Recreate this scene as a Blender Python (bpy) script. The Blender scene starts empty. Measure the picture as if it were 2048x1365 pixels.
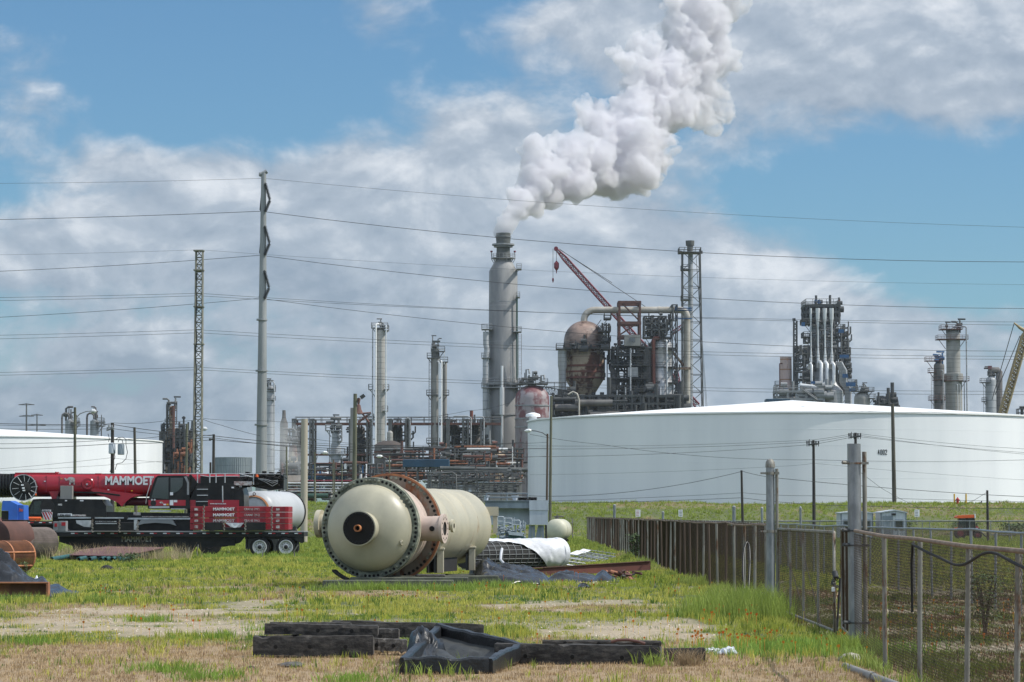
import bpy, math, random
import numpy as np
from mathutils import Vector, Matrix, noise as mn
R = math.radians
rnd = random.Random(7)
sc = bpy.context.scene
C = bpy.context.collection

# ------------------------------------------------------------------ camera
F = 5500.0; CX, CY = 1024.0, 682.5; HC = 2.1; HOR = 1030.0
PITCH = math.atan((HOR - CY) / F)
cam = bpy.data.objects.new('camera', bpy.data.cameras.new('camera')); C.objects.link(cam)
cam.location = (0, 0, HC); cam.rotation_euler = (math.pi/2 + PITCH, 0, 0)
cam.data.sensor_width = 36; cam.data.lens = 36*F/2048; cam.data.clip_end = 6000; cam.data.clip_start = .5
sc.camera = cam

# ------------------------------------------------------------------ sun, sky, exposure
SUN_EL, SUN_ROT = 50.0, 97.0          # rotation: 0 = straight ahead (+Y), 90 = right (+X)
sl = bpy.data.lights.new('sun', 'SUN'); sl.energy = 4.6; sl.angle = R(.53); sl.color = (1, .955, .88)
sun = bpy.data.objects.new('sun', sl); C.objects.link(sun); sun.location = (200, -50, 300)
sd = Vector((math.sin(R(SUN_ROT))*math.cos(R(SUN_EL)), math.cos(R(SUN_ROT))*math.cos(R(SUN_EL)), math.sin(R(SUN_EL))))
sun.rotation_euler = sd.to_track_quat('Z', 'Y').to_euler()
sc.view_settings.view_transform = 'Standard'; sc.view_settings.look = 'None'
sc.view_settings.exposure = 0.0; sc.view_settings.gamma = 1
sc.view_settings.use_curve_mapping = False
sc.cycles.max_bounces = 40; sc.cycles.diffuse_bounces = 3; sc.cycles.glossy_bounces = 3; sc.cycles.transmission_bounces = 4; sc.cycles.volume_bounces = 40; sc.cycles.transparent_max_bounces = 16
sc.cycles.volume_step_rate = .15; sc.cycles.volume_max_steps = 256
sc.cycles.caustics_reflective = False; sc.cycles.caustics_refractive = False

W = bpy.data.worlds.new('World'); sc.world = W; W.use_nodes = True
def build_world():
    nt = W.node_tree; N = nt.nodes; Lk = nt.links; N.clear()
    out = N.new('ShaderNodeOutputWorld'); bg = N.new('ShaderNodeBackground')
    Lk.new(bg.outputs[0], out.inputs[0]); bg.inputs[1].default_value = .09
    sky = N.new('ShaderNodeTexSky'); sky.sky_type = 'NISHITA'; sky.sun_disc = False
    sky.sun_elevation = R(SUN_EL); sky.sun_rotation = R(SUN_ROT); sky.air_density = 1.0; sky.dust_density = .6; sky.ozone_density = 2.0
    def M(op, a, b=None, c=None, clamp=False):
        n = N.new('ShaderNodeMath'); n.operation = op; n.use_clamp = clamp
        for i, x in enumerate((a, b, c)):
            if x is None: continue
            if isinstance(x, (int, float)): n.inputs[i].default_value = x
            else: Lk.new(x, n.inputs[i])
        return n.outputs[0]
    tc = N.new('ShaderNodeTexCoord'); sp = N.new('ShaderNodeSeparateXYZ'); Lk.new(tc.outputs['Generated'], sp.inputs[0])
    y = M('MAXIMUM', M('ABSOLUTE', sp.outputs[1]), .05)
    u = M('MULTIPLY', M('DIVIDE', sp.outputs[0], y), 5.5)       # thousands of photo pixels right of straight ahead
    v = M('MULTIPLY', M('DIVIDE', sp.outputs[2], y), 5.5)       # and above the horizon
    cb = N.new('ShaderNodeCombineXYZ'); Lk.new(u, cb.inputs[0]); Lk.new(v, cb.inputs[1])
    def noise(scale, detail, rough, off=(0, 0, 0), str_=(1, 1.5, 1), dist=0):
        mp = N.new('ShaderNodeMapping'); mp.inputs['Location'].default_value = off; mp.inputs['Scale'].default_value = str_
        Lk.new(cb.outputs[0], mp.inputs[0])
        n = N.new('ShaderNodeTexNoise'); n.inputs['Scale'].default_value = scale; n.inputs['Detail'].default_value = detail
        n.inputs['Roughness'].default_value = rough; n.inputs['Distortion'].default_value = dist
        Lk.new(mp.outputs[0], n.inputs['Vector']); return n.outputs['Fac']
    n1 = noise(3.2, 9, .57, dist=.4); n2 = noise(6.5, 9, .57, (3, 7, 0), dist=.25); n3 = noise(2.0, 3, .5, (9, 2, 0))
    # light falls on the clouds from the upper right: compare the cloud thickness here with that a little nearer the sun
    n1b = noise(3.2, 9, .57, (.028, .055, 0), dist=.4); n2b = noise(6.5, 9, .57, (3.02, 7.035, 0), dist=.25)
    relief = M('ADD', M('MULTIPLY', M('SUBTRACT', n1, n1b), 1.9), M('MULTIPLY', M('SUBTRACT', n2, n2b), .8))
    def blob(px, py, rx, ry, amp):
        a = M('DIVIDE', M('SUBTRACT', u, (px-1024)/1000), rx/1000); b = M('DIVIDE', M('SUBTRACT', v, (1030-py)/1000), ry/1000)
        r2 = M('ADD', M('MULTIPLY', a, a), M('MULTIPLY', b, b))
        return M('MULTIPLY', M('EXPONENT', M('MULTIPLY', r2, -1.0)), amp)
    def total(bl):
        t = None
        for b in bl:
            o = blob(*b); t = o if t is None else M('ADD', t, o)
        return t
    cov = total([(1760, 90, 520, 190, 1.15), (1250, 40, 230, 130, .62), (720, 430, 330, 150, .95), (120, 500, 380, 110, .8), (330, 420, 160, 80, .45),
                 (1130, 400, 260, 130, .85), (1570, 590, 210, 120, .95), (900, 640, 420, 180, .8), (330, 700, 300, 60, .35),
                 (60, 190, 150, 150, .5), (230, 325, 130, 60, .55), (740, 40, 150, 100, .42), (960, 250, 120, 80, .45),
                 (1250, 700, 300, 150, .6), (2000, 760, 400, 130, .7), (430, 385, 80, 65, .75), (1400, 470, 120, 50, .3), (200, 860, 900, 90, .85), (1300, 860, 900, 90, .6),
                 (1720, 400, 280, 90, -.5), (1900, 560, 200, 60, -.35), (420, 160, 260, 110, -.35), (100, 700, 300, 120, .35), (1820, 660, 300, 60, .3), (1360, 560, 160, 60, .3)])
    veil = M('ADD', .12, M('MULTIPLY', M('SUBTRACT', M('MINIMUM', v, 2.6), 1.2, None, True), .55))      # more cloud overhead than low down
    fld = M('ADD', M('ADD', M('ADD', cov, veil), M('MULTIPLY', M('SUBTRACT', n1, .5), .95)), M('MULTIPLY', M('SUBTRACT', n2, .5), .95))
    mr = N.new('ShaderNodeMapRange'); mr.interpolation_type = 'SMOOTHSTEP'
    mr.inputs['From Min'].default_value = .30; mr.inputs['From Max'].default_value = .84; Lk.new(fld, mr.inputs[0])
    mask = M('MULTIPLY', mr.outputs[0], .93)
    # the clouds' own light and dark
    br = total([(430, 375, 85, 55, .32), (1570, 545, 150, 65, .30), (90, 440, 200, 70, .1), (1700, 60, 330, 120, .05), (1100, 380, 150, 80, .14), (820, 330, 130, 80, .1), (230, 325, 90, 45, .08), (800, 20, 50, 40, .1),
                (1640, 250, 420, 60, -.16), (600, 620, 500, 90, -.1), (250, 840, 800, 130, -.34), (1500, 800, 700, 90, -.12), (1100, 640, 300, 90, -.06), (300, 560, 300, 70, -.06), (700, 530, 250, 60, -.05)])
    bb = M('ADD', M('ADD', M('ADD', M('ADD', br, .50), M('MULTIPLY', M('SUBTRACT', n2, .5), .35)), M('MULTIPLY', M('SUBTRACT', n3, .5), .3)), relief)
    rp = N.new('ShaderNodeValToRGB'); Lk.new(bb, rp.inputs[0]); e = rp.color_ramp.elements
    e[0].position = .1; e[0].color = (3.4, 4.2, 5.3, 1); e[1].position = .95; e[1].color = (8.9, 9.3, 9.9, 1)
    m_ = rp.color_ramp.elements.new(.5); m_.color = (5.0, 5.75, 6.75, 1)
    tint = N.new('ShaderNodeMix'); tint.data_type = 'RGBA'; tint.blend_type = 'MULTIPLY'; tint.inputs[0].default_value = 1
    Lk.new(sky.outputs[0], tint.inputs[6]); tint.inputs[7].default_value = SKYTINT
    # cloud glow added out of view, overhead and behind the camera, to lift shaded faces
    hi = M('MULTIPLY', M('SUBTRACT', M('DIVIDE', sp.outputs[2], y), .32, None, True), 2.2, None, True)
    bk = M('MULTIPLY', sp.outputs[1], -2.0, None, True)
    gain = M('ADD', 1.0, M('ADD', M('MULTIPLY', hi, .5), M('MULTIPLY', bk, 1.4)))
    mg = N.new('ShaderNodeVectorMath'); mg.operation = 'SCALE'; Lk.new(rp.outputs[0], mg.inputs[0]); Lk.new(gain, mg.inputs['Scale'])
    mx = N.new('ShaderNodeMix'); mx.data_type = 'RGBA'
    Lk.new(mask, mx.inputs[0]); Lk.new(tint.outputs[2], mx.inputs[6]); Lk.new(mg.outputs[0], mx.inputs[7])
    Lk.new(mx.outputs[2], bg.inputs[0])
SKYTINT = (.62, .95, 1.16, 1)
build_world()

# ------------------------------------------------------------------ pixel <-> world helpers (placing from the photo at a chosen distance)
cp, sp_ = math.cos(PITCH), math.sin(PITCH)
def P(px, py, d):
    u = (px-CX)/F; v = (CY-py)/F
    y = cp - sp_*v; z = sp_ + cp*v; t = d/y
    return (u*t, d, HC + z*t)
def XW(px, d, py=HOR): return P(px, py, d)[0]
def ZW(py, d): return P(CX, py, d)[2]
def LW(n, d): return n*d/F

# ------------------------------------------------------------------ mesh builder
class MB:
    def __init__(s): s.v = []; s.f = []; s.s = []
    def add(s, vs, fs, smooth=False):
        o = len(s.v); s.v += [tuple(v) for v in vs]
        for f in fs: s.f.append(tuple(i+o for i in f)); s.s.append(smooth)
        return s
    def box(s, x0, x1, y0, y1, z0, z1):
        if x0 > x1: x0, x1 = x1, x0
        if y0 > y1: y0, y1 = y1, y0
        if z0 > z1: z0, z1 = z1, z0
        return s.add([(x0,y0,z0),(x1,y0,z0),(x1,y1,z0),(x0,y1,z0),(x0,y0,z1),(x1,y0,z1),(x1,y1,z1),(x0,y1,z1)],
              [(0,3,2,1),(4,5,6,7),(0,1,5,4),(1,2,6,5),(2,3,7,6),(3,0,4,7)])
    def bevbox(s, x0, x1, y0, y1, z0, z1, b=.02):
        xs = sorted((x0, x1)); ys = sorted((y0, y1)); zs = sorted((z0, z1)); vs = []; idx = {}
        for a in (0, 1):
            for c in (0, 1):
                for e in (0, 1):
                    p = [xs[a], ys[c], zs[e]]; sg = [1-2*a, 1-2*c, 1-2*e]
                    for k in range(3):
                        q = list(p)
                        for j in range(3):
                            if j != k: q[j] += sg[j]*b
                        idx[(a, c, e, k)] = len(vs); vs.append(q)
        fs = []
        for k in range(3):
            i, j = [t for t in range(3) if t != k]
            for w in (0, 1):
                fs.append([idx[tuple([w if t == k else (m_[0] if t == i else m_[1]) for t in range(3)])+(k,)] for m_ in ((0,0),(1,0),(1,1),(0,1))])
        for k in range(3):      # edges along k
            i, j = [t for t in range(3) if t != k]
            for a in (0, 1):
                for c in (0, 1):
                    lo = [0]*3; lo[i] = a; lo[j] = c; hi = list(lo); hi[k] = 1
                    fs.append([idx[tuple(lo)+(i,)], idx[tuple(hi)+(i,)], idx[tuple(hi)+(j,)], idx[tuple(lo)+(j,)]])
        for a in (0, 1):
            for c in (0, 1):
                for e in (0, 1): fs.append([idx[(a, c, e, k)] for k in range(3)])
        cen = Vector(((xs[0]+xs[1])/2, (ys[0]+ys[1])/2, (zs[0]+zs[1])/2)); out = []
        for f in fs:
            q = [Vector(vs[i]) for i in f]; n = (q[1]-q[0]).cross(q[2]-q[0]); m = sum(q, Vector())/len(q) - cen
            out.append(tuple(f) if n.dot(m) > 0 else tuple(reversed(f)))
        return s.add(vs, out)
    def lathe(s, o, ax, prof, n=24, cap0=True, cap1=True, crease=30, a0=0, a1=2*math.pi):
        o = Vector(o); ax = Vector(ax).normalized()
        t = Vector((0, 0, 1)) if abs(ax.z) < .9 else Vector((1, 0, 0))
        e1 = ax.cross(t).normalized(); e2 = ax.cross(e1)
        full = abs(a1-a0-2*math.pi) < 1e-6; m = n if full else n+1
        def ring(h, r): return [tuple(o + ax*h + (e1*math.cos(a0+(a1-a0)*i/n) + e2*math.sin(a0+(a1-a0)*i/n))*r) for i in range(m)]
        prev = None; pd = None
        for k in range(len(prof)-1):
            (h0, r0), (h1, r1) = prof[k], prof[k+1]
            dv = math.atan2(r1-r0, h1-h0)
            share = prev is not None and abs(dv-pd) < R(crease)
            if share: b0 = prev
            else: b0 = len(s.v); s.v += ring(h0, r0)
            b1 = len(s.v); s.v += ring(h1, r1)
            for i in range(n):
                j = (i+1) % m if full else i+1
                s.f.append((b0+i, b0+j, b1+j, b1+i)); s.s.append(True)
            prev = b1; pd = dv
        if len(prof) > 3 and abs(prof[0][0]-prof[1][0]) < 1e-9 and abs(prof[-1][0]-prof[-2][0]) < 1e-9 and prof[1][1] > prof[0][1] and prof[-2][1] > prof[-1][1]: return s
        if full:
            if cap0 and prof[0][1] > 1e-4: s.add(ring(*prof[0]), [tuple(reversed(range(n)))])
            if cap1 and prof[-1][1] > 1e-4: s.add(ring(*prof[-1]), [tuple(range(n))])
        return s
    def cyl(s, a, b, r, r2=None, n=8, caps=True):
        a = Vector(a); b = Vector(b); l = (b-a).length
        if l < 1e-6: return s
        return s.lathe(a, b-a, [(0, r), (l, r if r2 is None else r2)], n, caps, caps)
    def bar(s, a, b, w=.05): return s.cyl(a, b, w*.7, n=4)
    def tube(s, pts, r, n=8, caps=True):
        pts = [Vector(p) for p in pts]; rings = []
        up = None
        for i, p in enumerate(pts):
            t = (pts[min(i+1, len(pts)-1)] - pts[max(i-1, 0)])
            if t.length < 1e-9: t = Vector((0, 0, 1))
            t.normalize()
            if up is None: up = t.cross(Vector((0, 0, 1)) if abs(t.z) < .9 else Vector((1, 0, 0))).normalized()
            up = (up - t*up.dot(t)).normalized(); w = t.cross(up)
            rr = r[i] if isinstance(r, (list, tuple)) else r
            rings.append([tuple(p + (up*math.cos(2*math.pi*k/n) + w*math.sin(2*math.pi*k/n))*rr) for k in range(n)])
        o = len(s.v)
        for q in rings: s.v += q
        for i in range(len(pts)-1):
            for k in range(n):
                k2 = (k+1) % n
                s.f.append((o+i*n+k, o+i*n+k2, o+(i+1)*n+k2, o+(i+1)*n+k)); s.s.append(True)
        if caps: s.add(rings[0], [tuple(reversed(range(n)))]); s.add(rings[-1], [tuple(range(n))])
        return s
    def prism(s, poly, d0, d1):           # poly of (x,z) extruded along Y
        n = len(poly); area = sum(poly[i][0]*poly[(i+1) % n][1]-poly[(i+1) % n][0]*poly[i][1] for i in range(n))
        if area < 0: poly = poly[::-1]
        s.add([(x, d0, z) for x, z in poly], [tuple(range(n))]); s.add([(x, d1, z) for x, z in poly], [tuple(reversed(range(n)))])
        for i in range(n):
            j = (i+1) % n; a, b = poly[i], poly[j]
            s.add([(a[0], d0, a[1]), (a[0], d1, a[1]), (b[0], d1, b[1]), (b[0], d0, b[1])], [(0, 1, 2, 3)])
        return s
    def pxprism(s, pts, d0, d1): return s.prism([(P(x, y, d0)[0], P(x, y, d0)[2]) for x, y in pts], d0, d1)
    def pxbox(s, x0, x1, y0, y1, d0, d1):
        a = P(x0, y0, d0); b = P(x1, y1, d0); return s.box(a[0], b[0], d0, d1, a[2], b[2])
    def rail(s, x0, x1, y0, y1, z, h=1.1, step=2.0, w=.035, sides='fblr'):
        cs = {'f': ((x0, y0), (x1, y0)), 'b': ((x0, y1), (x1, y1)), 'l': ((x0, y0), (x0, y1)), 'r': ((x1, y0), (x1, y1))}
        for k in sides:
            a, b = cs[k]; L = math.dist(a, b); m = max(1, round(L/step))
            for i in range(m+1):
                x = a[0]+(b[0]-a[0])*i/m; y = a[1]+(b[1]-a[1])*i/m
                s.bar((x, y, z), (x, y, z+h), w*1.3)
            for hh in (h, h*.5): s.bar((a[0], a[1], z+hh), (b[0], b[1], z+hh), w*1.3)
        return s
    def frame(s, xs, ys, zs, w=.25, brace=0, beam=None):
        beam = beam or w*.8
        for x in xs:
            for y in ys: s.box(x-w/2, x+w/2, y-w/2, y+w/2, zs[0], zs[-1])
        for z in zs[1:]:
            for y in ys: s.box(xs[0]+w/2, xs[-1]-w/2, y-beam/2, y+beam/2, z-beam, z-.002)
            for x in xs:
                for a, b in zip(ys, ys[1:]): s.box(x-beam/2, x+beam/2, a+w/2, b-w/2, z-beam, z-.002)
        if brace:
            for i in range(len(zs)-1):
                for k in range(len(xs)-1):
                    if rnd.random() < brace:
                        y = ys[0]; a, b = (xs[k], xs[k+1]) if (i+k) % 2 else (xs[k+1], xs[k])
                        s.bar((a, y, zs[i]), (b, y, zs[i+1]), w*.5)
        return s
    def lattice(s, a, b, wa, wb, n, w=.06, sides=4, up=(0, 0, 1)):
        a = Vector(a); b = Vector(b); t = (b-a).normalized()
        u = t.cross(Vector(up));
        if u.length < .01: u = Vector((1, 0, 0))
        u.normalize(); v = t.cross(u); cs = [(-1, -1), (1, -1), (1, 1), (-1, 1)]
        def pt(i, k): q = i/n; h = (wa+(wb-wa)*q)/2; c = cs[k % 4]; return a + (b-a)*q + u*c[0]*h + v*c[1]*h
        for k in range(4): s.bar(pt(0, k), pt(n, k), w)
        for i in range(n):
            for k in range(4):
                s.bar(pt(i, k), pt(i+1, k+1) if (i+k) % 2 else pt(i+1, k), w*.55) if (i+k) % 2 else s.bar(pt(i, k+1), pt(i+1, k), w*.55)
                s.bar(pt(i+1, k), pt(i+1, k+1), w*.5)
        return s
    def ladder(s, x, y, z0, z1, w=.5, cage=True, dirx=-1):
        s.bar((x-w/2, y, z0), (x-w/2, y, z1), .06); s.bar((x+w/2, y, z0), (x+w/2, y, z1), .06)
        z = z0
        while z < z1: s.bar((x-w/2, y, z), (x+w/2, y, z), .04); z += .8
        if cage:
            z = z0+2
            while z < z1:
                s.tube([(x-w*.6, y, z), (x-w*.6, y-.5, z), (x, y-.8, z), (x+w*.6, y-.5, z), (x+w*.6, y, z)], .03, 4); z += 1.6
            for q in (-.6, .6): s.bar((x+w*q, y-.5, z0+2), (x+w*q, y-.5, z1), .04)
        return s
    def build(s, name, mat, parent=None, label=None, kind=None, cat=None, group=None, origin=None):
        me = bpy.data.meshes.new(name)
        if parent is not None: org = ORG[parent.name]
        elif origin is not None: org = Vector(origin)
        else:
            a = np.array(s.v); org = Vector((float(a[:, 0].min()+a[:, 0].max())/2, float(a[:, 1].min()+a[:, 1].max())/2, float(a[:, 2].min())))
        me.from_pydata([(v[0]-org.x, v[1]-org.y, v[2]-org.z) for v in s.v], [], s.f)
        me.polygons.foreach_set('use_smooth', s.s); me.materials.append(mat); me.update()
        o = bpy.data.objects.new(name, me); C.objects.link(o)
        if parent is not None: o.parent = parent
        else: o.location = org
        ORG[o.name] = org; props(o, label, cat, group, kind); return o
ORG = {}
def props(o, label=None, cat=None, group=None, kind=None):
    if label: o['label'] = label
    if cat: o['category'] = cat
    if group: o['group'] = group
    if kind: o['kind'] = kind
    return o
def thing(name, label, cat, loc, group=None):
    o = bpy.data.objects.new(name, None); C.objects.link(o); o.location = loc; o.empty_display_size = .5
    ORG[o.name] = Vector(loc); return props(o, label, cat, group)
def copy_tree(o, parent=None, loc=None, rz=None, label=None):
    c = o.copy(); C.objects.link(c); ORG[c.name] = ORG[o.name].copy()
    if parent: c.parent = parent
    if loc is not None: c.location = loc
    if rz is not None: c.rotation_euler.z = rz
    if label: c['label'] = label
    for ch in list(o.children): copy_tree(ch, c)
    return c

# ------------------------------------------------------------------ materials (all patterns live in world position)
def lin(r, g, b):
    f = lambda c: (c/255/12.92) if c/255 <= .04045 else ((c/255+.055)/1.055)**2.4
    return (f(r), f(g), f(b))
def mat(name, c, c2=None, scl=1.0, streak=1, amt=1.0, rough=.7, metal=0, rust=0, rscl=.6, rcol=(.16, .055, .02), rstreak=3, bands=None, bump=0, bscl=6, lo=.38, hi=.62, spec=.5, corr=None, attr=None):
    m = bpy.data.materials.new(name); m.use_nodes = True; nt = m.node_tree; N = nt.nodes; L = nt.links
    b = N['Principled BSDF']; b.inputs['Roughness'].default_value = rough; b.inputs['Metallic'].default_value = metal
    b.inputs['Specular IOR Level'].default_value = spec
    geo = N.new('ShaderNodeNewGeometry')
    def noise(s, st, det=6, ro=.62):
        mp = N.new('ShaderNodeMapping'); mp.inputs['Scale'].default_value = (s, s, s/st); L.new(geo.outputs['Position'], mp.inputs[0])
        n = N.new('ShaderNodeTexNoise'); n.inputs['Scale'].default_value = 1; n.inputs['Detail'].default_value = det; n.inputs['Roughness'].default_value = ro
        L.new(mp.outputs[0], n.inputs['Vector']); return n.outputs['Fac']
    def rng(x, a, bb, t0=0, t1=1):
        r = N.new('ShaderNodeMapRange'); r.inputs['From Min'].default_value = a; r.inputs['From Max'].default_value = bb
        r.inputs['To Min'].default_value = t0; r.inputs['To Max'].default_value = t1; L.new(x, r.inputs[0]); return r.outputs[0]
    def mix(f, a, bb):
        x = N.new('ShaderNodeMix'); x.data_type = 'RGBA'
        for i, q in ((0, f), (6, a), (7, bb)):
            if isinstance(q, (int, float)): x.inputs[i].default_value = q
            elif isinstance(q, tuple): x.inputs[i].default_value = (*q[:3], 1)
            else: L.new(q, x.inputs[i])
        return x.outputs[2]
    if c2 is None: c2 = tuple(min(1, x*.75) for x in c)
    if attr:
        at = N.new('ShaderNodeVertexColor'); at.layer_name = attr
        mu = N.new('ShaderNodeMix'); mu.data_type = 'RGBA'; mu.blend_type = 'MULTIPLY'; mu.inputs[0].default_value = 1
        L.new(at.outputs[0], mu.inputs[6]); L.new(mix(rng(noise(scl, streak, 8, .7), lo, hi), c, c2), mu.inputs[7]); col = mu.outputs[2]
    else: col = mix(rng(noise(scl, streak), lo, hi, 0, amt), c, c2)
    if bands:
        per, wid, bc = bands
        s = N.new('ShaderNodeSeparateXYZ'); L.new(geo.outputs['Position'], s.inputs[0])
        q = N.new('ShaderNodeMath'); q.operation = 'WRAP'; L.new(s.outputs[2], q.inputs[0]); q.inputs[1].default_value = per; q.inputs[2].default_value = 0
        lt = N.new('ShaderNodeMath'); lt.operation = 'LESS_THAN'; L.new(q.outputs[0], lt.inputs[0]); lt.inputs[1].default_value = wid
        col = mix(lt.outputs[0], col, bc)
    if rust:
        nr = rng(noise(rscl, rstreak, 9, .68), .72-rust*.42, .78-rust*.36)
        rc = mix(rng(noise(rscl*4, 1), .35, .65), rcol, tuple(x*.45 for x in rcol))
        col = mix(nr, col, rc)
        rr = rng(nr, 0, 1, rough, .92); L.new(rr, b.inputs['Roughness'])
        if metal: L.new(rng(nr, 0, 1, metal, 0), b.inputs['Metallic'])
    L.new(col, b.inputs['Base Color'])
    if bump or corr:
        bp = N.new('ShaderNodeBump'); bp.inputs['Distance'].default_value = max(bump, .02); bp.inputs['Strength'].default_value = .8
        if corr:
            s = N.new('ShaderNodeSeparateXYZ'); L.new(geo.outputs['Position'], s.inputs[0])
            q = N.new('ShaderNodeMath'); q.operation = 'SINE'; k = N.new('ShaderNodeMath'); k.operation = 'MULTIPLY'; k.inputs[1].default_value = corr
            L.new(s.outputs[0], k.inputs[0]); L.new(k.outputs[0], q.inputs[0]); L.new(q.outputs[0], bp.inputs['Height'])
        else: L.new(noise(bscl, 1, 6, .65), bp.inputs['Height'])
        L.new(bp.outputs[0], b.inputs['Normal'])
    return m
K = {}
def mk(key, *a, **k): K[key] = mat(key, *a, **k)
mk('concrete', (.27,.262,.245), (.19,.186,.175), scl=.35, streak=3, rough=.85)
mk('stack_steel', (.235,.232,.225), (.15,.152,.155), scl=.16, streak=4, rough=.6, bands=(9.2, .22, (.2,.2,.2)), lo=.42, hi=.58)
mk('stack_dark', (.10,.105,.10), (.06,.065,.06), scl=.5, rough=.7)
mk('insul', (.33,.32,.295), (.225,.22,.205), scl=.3, streak=6, rough=.5, bands=(1.25, .14, (.2,.195,.18)))
mk('insul_clean', (.42,.42,.42), (.33,.33,.335), scl=.3, streak=8, rough=.42, metal=.25, bands=(1.1, .1, (.22,.22,.22)))
mk('insul_grey', (.36,.375,.39), (.25,.265,.28), scl=.35, streak=3, rough=.5, bands=(2.2, .2, (.16,.17,.18)))
mk('brownvessel', (.14,.132,.125), (.08,.073,.07), scl=.3, streak=4, rough=.75, bands=(2.4,.2,(.04,.04,.04)))
mk('rustvessel', (.46,.37,.26), (.30,.235,.165), scl=.22, streak=3, rough=.75, rust=.64, rscl=.36, rstreak=2.0, rcol=(.10,.032,.014), bands=(2.7,.25,(.2,.14,.1)))
mk('rustdome', (.33,.23,.185), (.08,.05,.04), scl=.14, streak=.5, rough=.5, rust=.4, rscl=.3, rcol=(.06,.03,.022), rstreak=2)
mk('pinkdome', (.29,.25,.255), (.14,.045,.05), scl=.34, streak=1.3, rough=.55, lo=.44, hi=.55)
mk('pinkbody', (.27,.245,.245), (.19,.16,.165), scl=.3, streak=2, rough=.6, rust=.35, rcol=(.17,.05,.05), rscl=.35)
mk('pinkstack', (.50,.38,.35), (.40,.31,.28), scl=.4, streak=3, rough=.7, rust=.3, rcol=(.3,.13,.06), rscl=.4, bands=(3.1,.35,(.3,.17,.1)))
mk('greycap', (.25,.25,.25), rough=.7)
mk('whitepipe', (.62,.63,.63), (.5,.51,.52), scl=.5, streak=5, rough=.42, metal=.2)
mk('tanpipe', (.40,.375,.33), (.28,.255,.215), scl=.3, streak=.5, rough=.55, rust=.22, rscl=.35, rcol=(.2,.09,.05))
mk('redrust', (.15,.045,.03), (.09,.03,.022), scl=.5, streak=4, rough=.8)
mk('redbeam', (.14,.06,.045), (.08,.04,.035), scl=.8, rough=.8)
mk('darksteel', (.055,.06,.062), (.035,.037,.038), scl=.6, rough=.7)
mk('midsteel', (.105,.11,.11), (.065,.067,.067), scl=.5, rough=.65, rust=.25, rcol=(.1,.045,.03))
mk('greysteel', (.27,.28,.285), (.18,.187,.193), scl=.5, rough=.6)
mk('galv', (.27,.285,.295), (.17,.18,.188), scl=7, streak=3, rough=.42, metal=.45, rust=.1, rscl=6, rcol=(.17,.09,.045))
mk('galvrust', (.24,.235,.21), (.15,.14,.115), scl=8, streak=4, rough=.6, metal=.2, rust=.45, rscl=7, rcol=(.14,.07,.035), rstreak=5)
mk('monopole', (.29,.3,.3), (.225,.235,.235), scl=.8, streak=6, rough=.6, metal=.15, rust=.05, rcol=(.25,.2,.16))
mk('wire', (.045,.047,.05), rough=.6)
mk('rustrail', (.26,.2,.15), (.17,.115,.08), scl=5, rough=.8)
mk('rustwire', (.055,.038,.028), (.04,.028,.02), scl=9, rough=.85)
mk('darkwire', (.09,.088,.08), (.1,.06,.04), scl=9, rough=.6, metal=.3)
mk('white', (.78,.78,.77), (.72,.72,.71), scl=.12, streak=6, rough=.42)
mk('tankwhite', (.77,.775,.785), (.66,.67,.69), scl=.16, streak=9, rough=.38, lo=.35, hi=.7)
mk('tankroof', (.82,.82,.81), (.74,.74,.73), scl=.1, streak=1, rough=.5)
mk('blue', (.015,.09,.22), (.012,.06,.15), scl=.5, rough=.6)
mk('darkblue', (.012,.055,.10), (.01,.04,.07), scl=.3, rough=.6)
mk('yellow', (.6,.36,.02), rough=.6)
mk('craneyellow', (.33,.26,.13), (.24,.18,.09), scl=.5, rough=.6)
mk('cranered', (.20,.015,.035), (.15,.012,.025), scl=.5, rough=.5)
mk('red', (.36,.006,.02), (.28,.005,.016), scl=.6, rough=.28, spec=.6, lo=.3, hi=.7)
mk('redweight', (.30,.01,.02), (.2,.01,.016), scl=2.2, rough=.5)
mk('black', (.005,.0055,.006), (.020,.019,.0175), scl=1.5, rough=.32, spec=.3)
mk('blackmatt', (.008,.008,.0085), (.016,.0155,.015), scl=2.5, rough=.8)
mk('rubber', (.010,.010,.010), (.018,.017,.016), scl=6, rough=.9)
mk('glass', (.012,.02,.022), (.02,.03,.03), scl=.8, rough=.06, spec=.9)
mk('silver', (.55,.56,.57), (.4,.41,.42), scl=3, rough=.35, metal=.5)
mk('rim', (.62,.62,.61), (.45,.45,.43), scl=8, rough=.4, metal=.2)
mk('letter', (.72,.72,.72), (.66,.66,.66), scl=3, rough=.5)
mk('letterworn', (.48,.46,.44), (.25,.16,.15), scl=7, rough=.7, lo=.45, hi=.6)
mk('blackink', (.02,.02,.02), rough=.6)
mk('orange', (.75,.12,.02), rough=.5)
mk('vesselcream', (.45,.41,.305), (.345,.32,.24), scl=.7, streak=1.5, rough=.42, rust=.3, rscl=.9, rcol=(.34,.25,.15), rstreak=2.4, lo=.35, hi=.7)
mk('headcream', (.41,.38,.28), (.275,.262,.2), scl=.55, streak=1.2, rough=.4, lo=.4, hi=.68)
mk('flangegreen', (.24,.245,.19), (.10,.11,.085), scl=3.2, rough=.8, lo=.42, hi=.55)
mk('flangerust', (.22,.185,.15), (.15,.115,.085), scl=2, rough=.75, rust=.5, rscl=1.6, rstreak=4, rcol=(.24,.085,.032))
mk('rimrust', (.42,.17,.07), (.25,.1,.05), scl=4, rough=.8)
mk('pinkprimer', (.5,.395,.34), (.42,.34,.29), scl=1.5, rough=.6, rust=.25, rscl=2, rcol=(.35,.2,.12))
mk('holeblack', (.006,.005,.004), rough=.95)  # flat black, also used to paint the dark inside of holes
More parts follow.
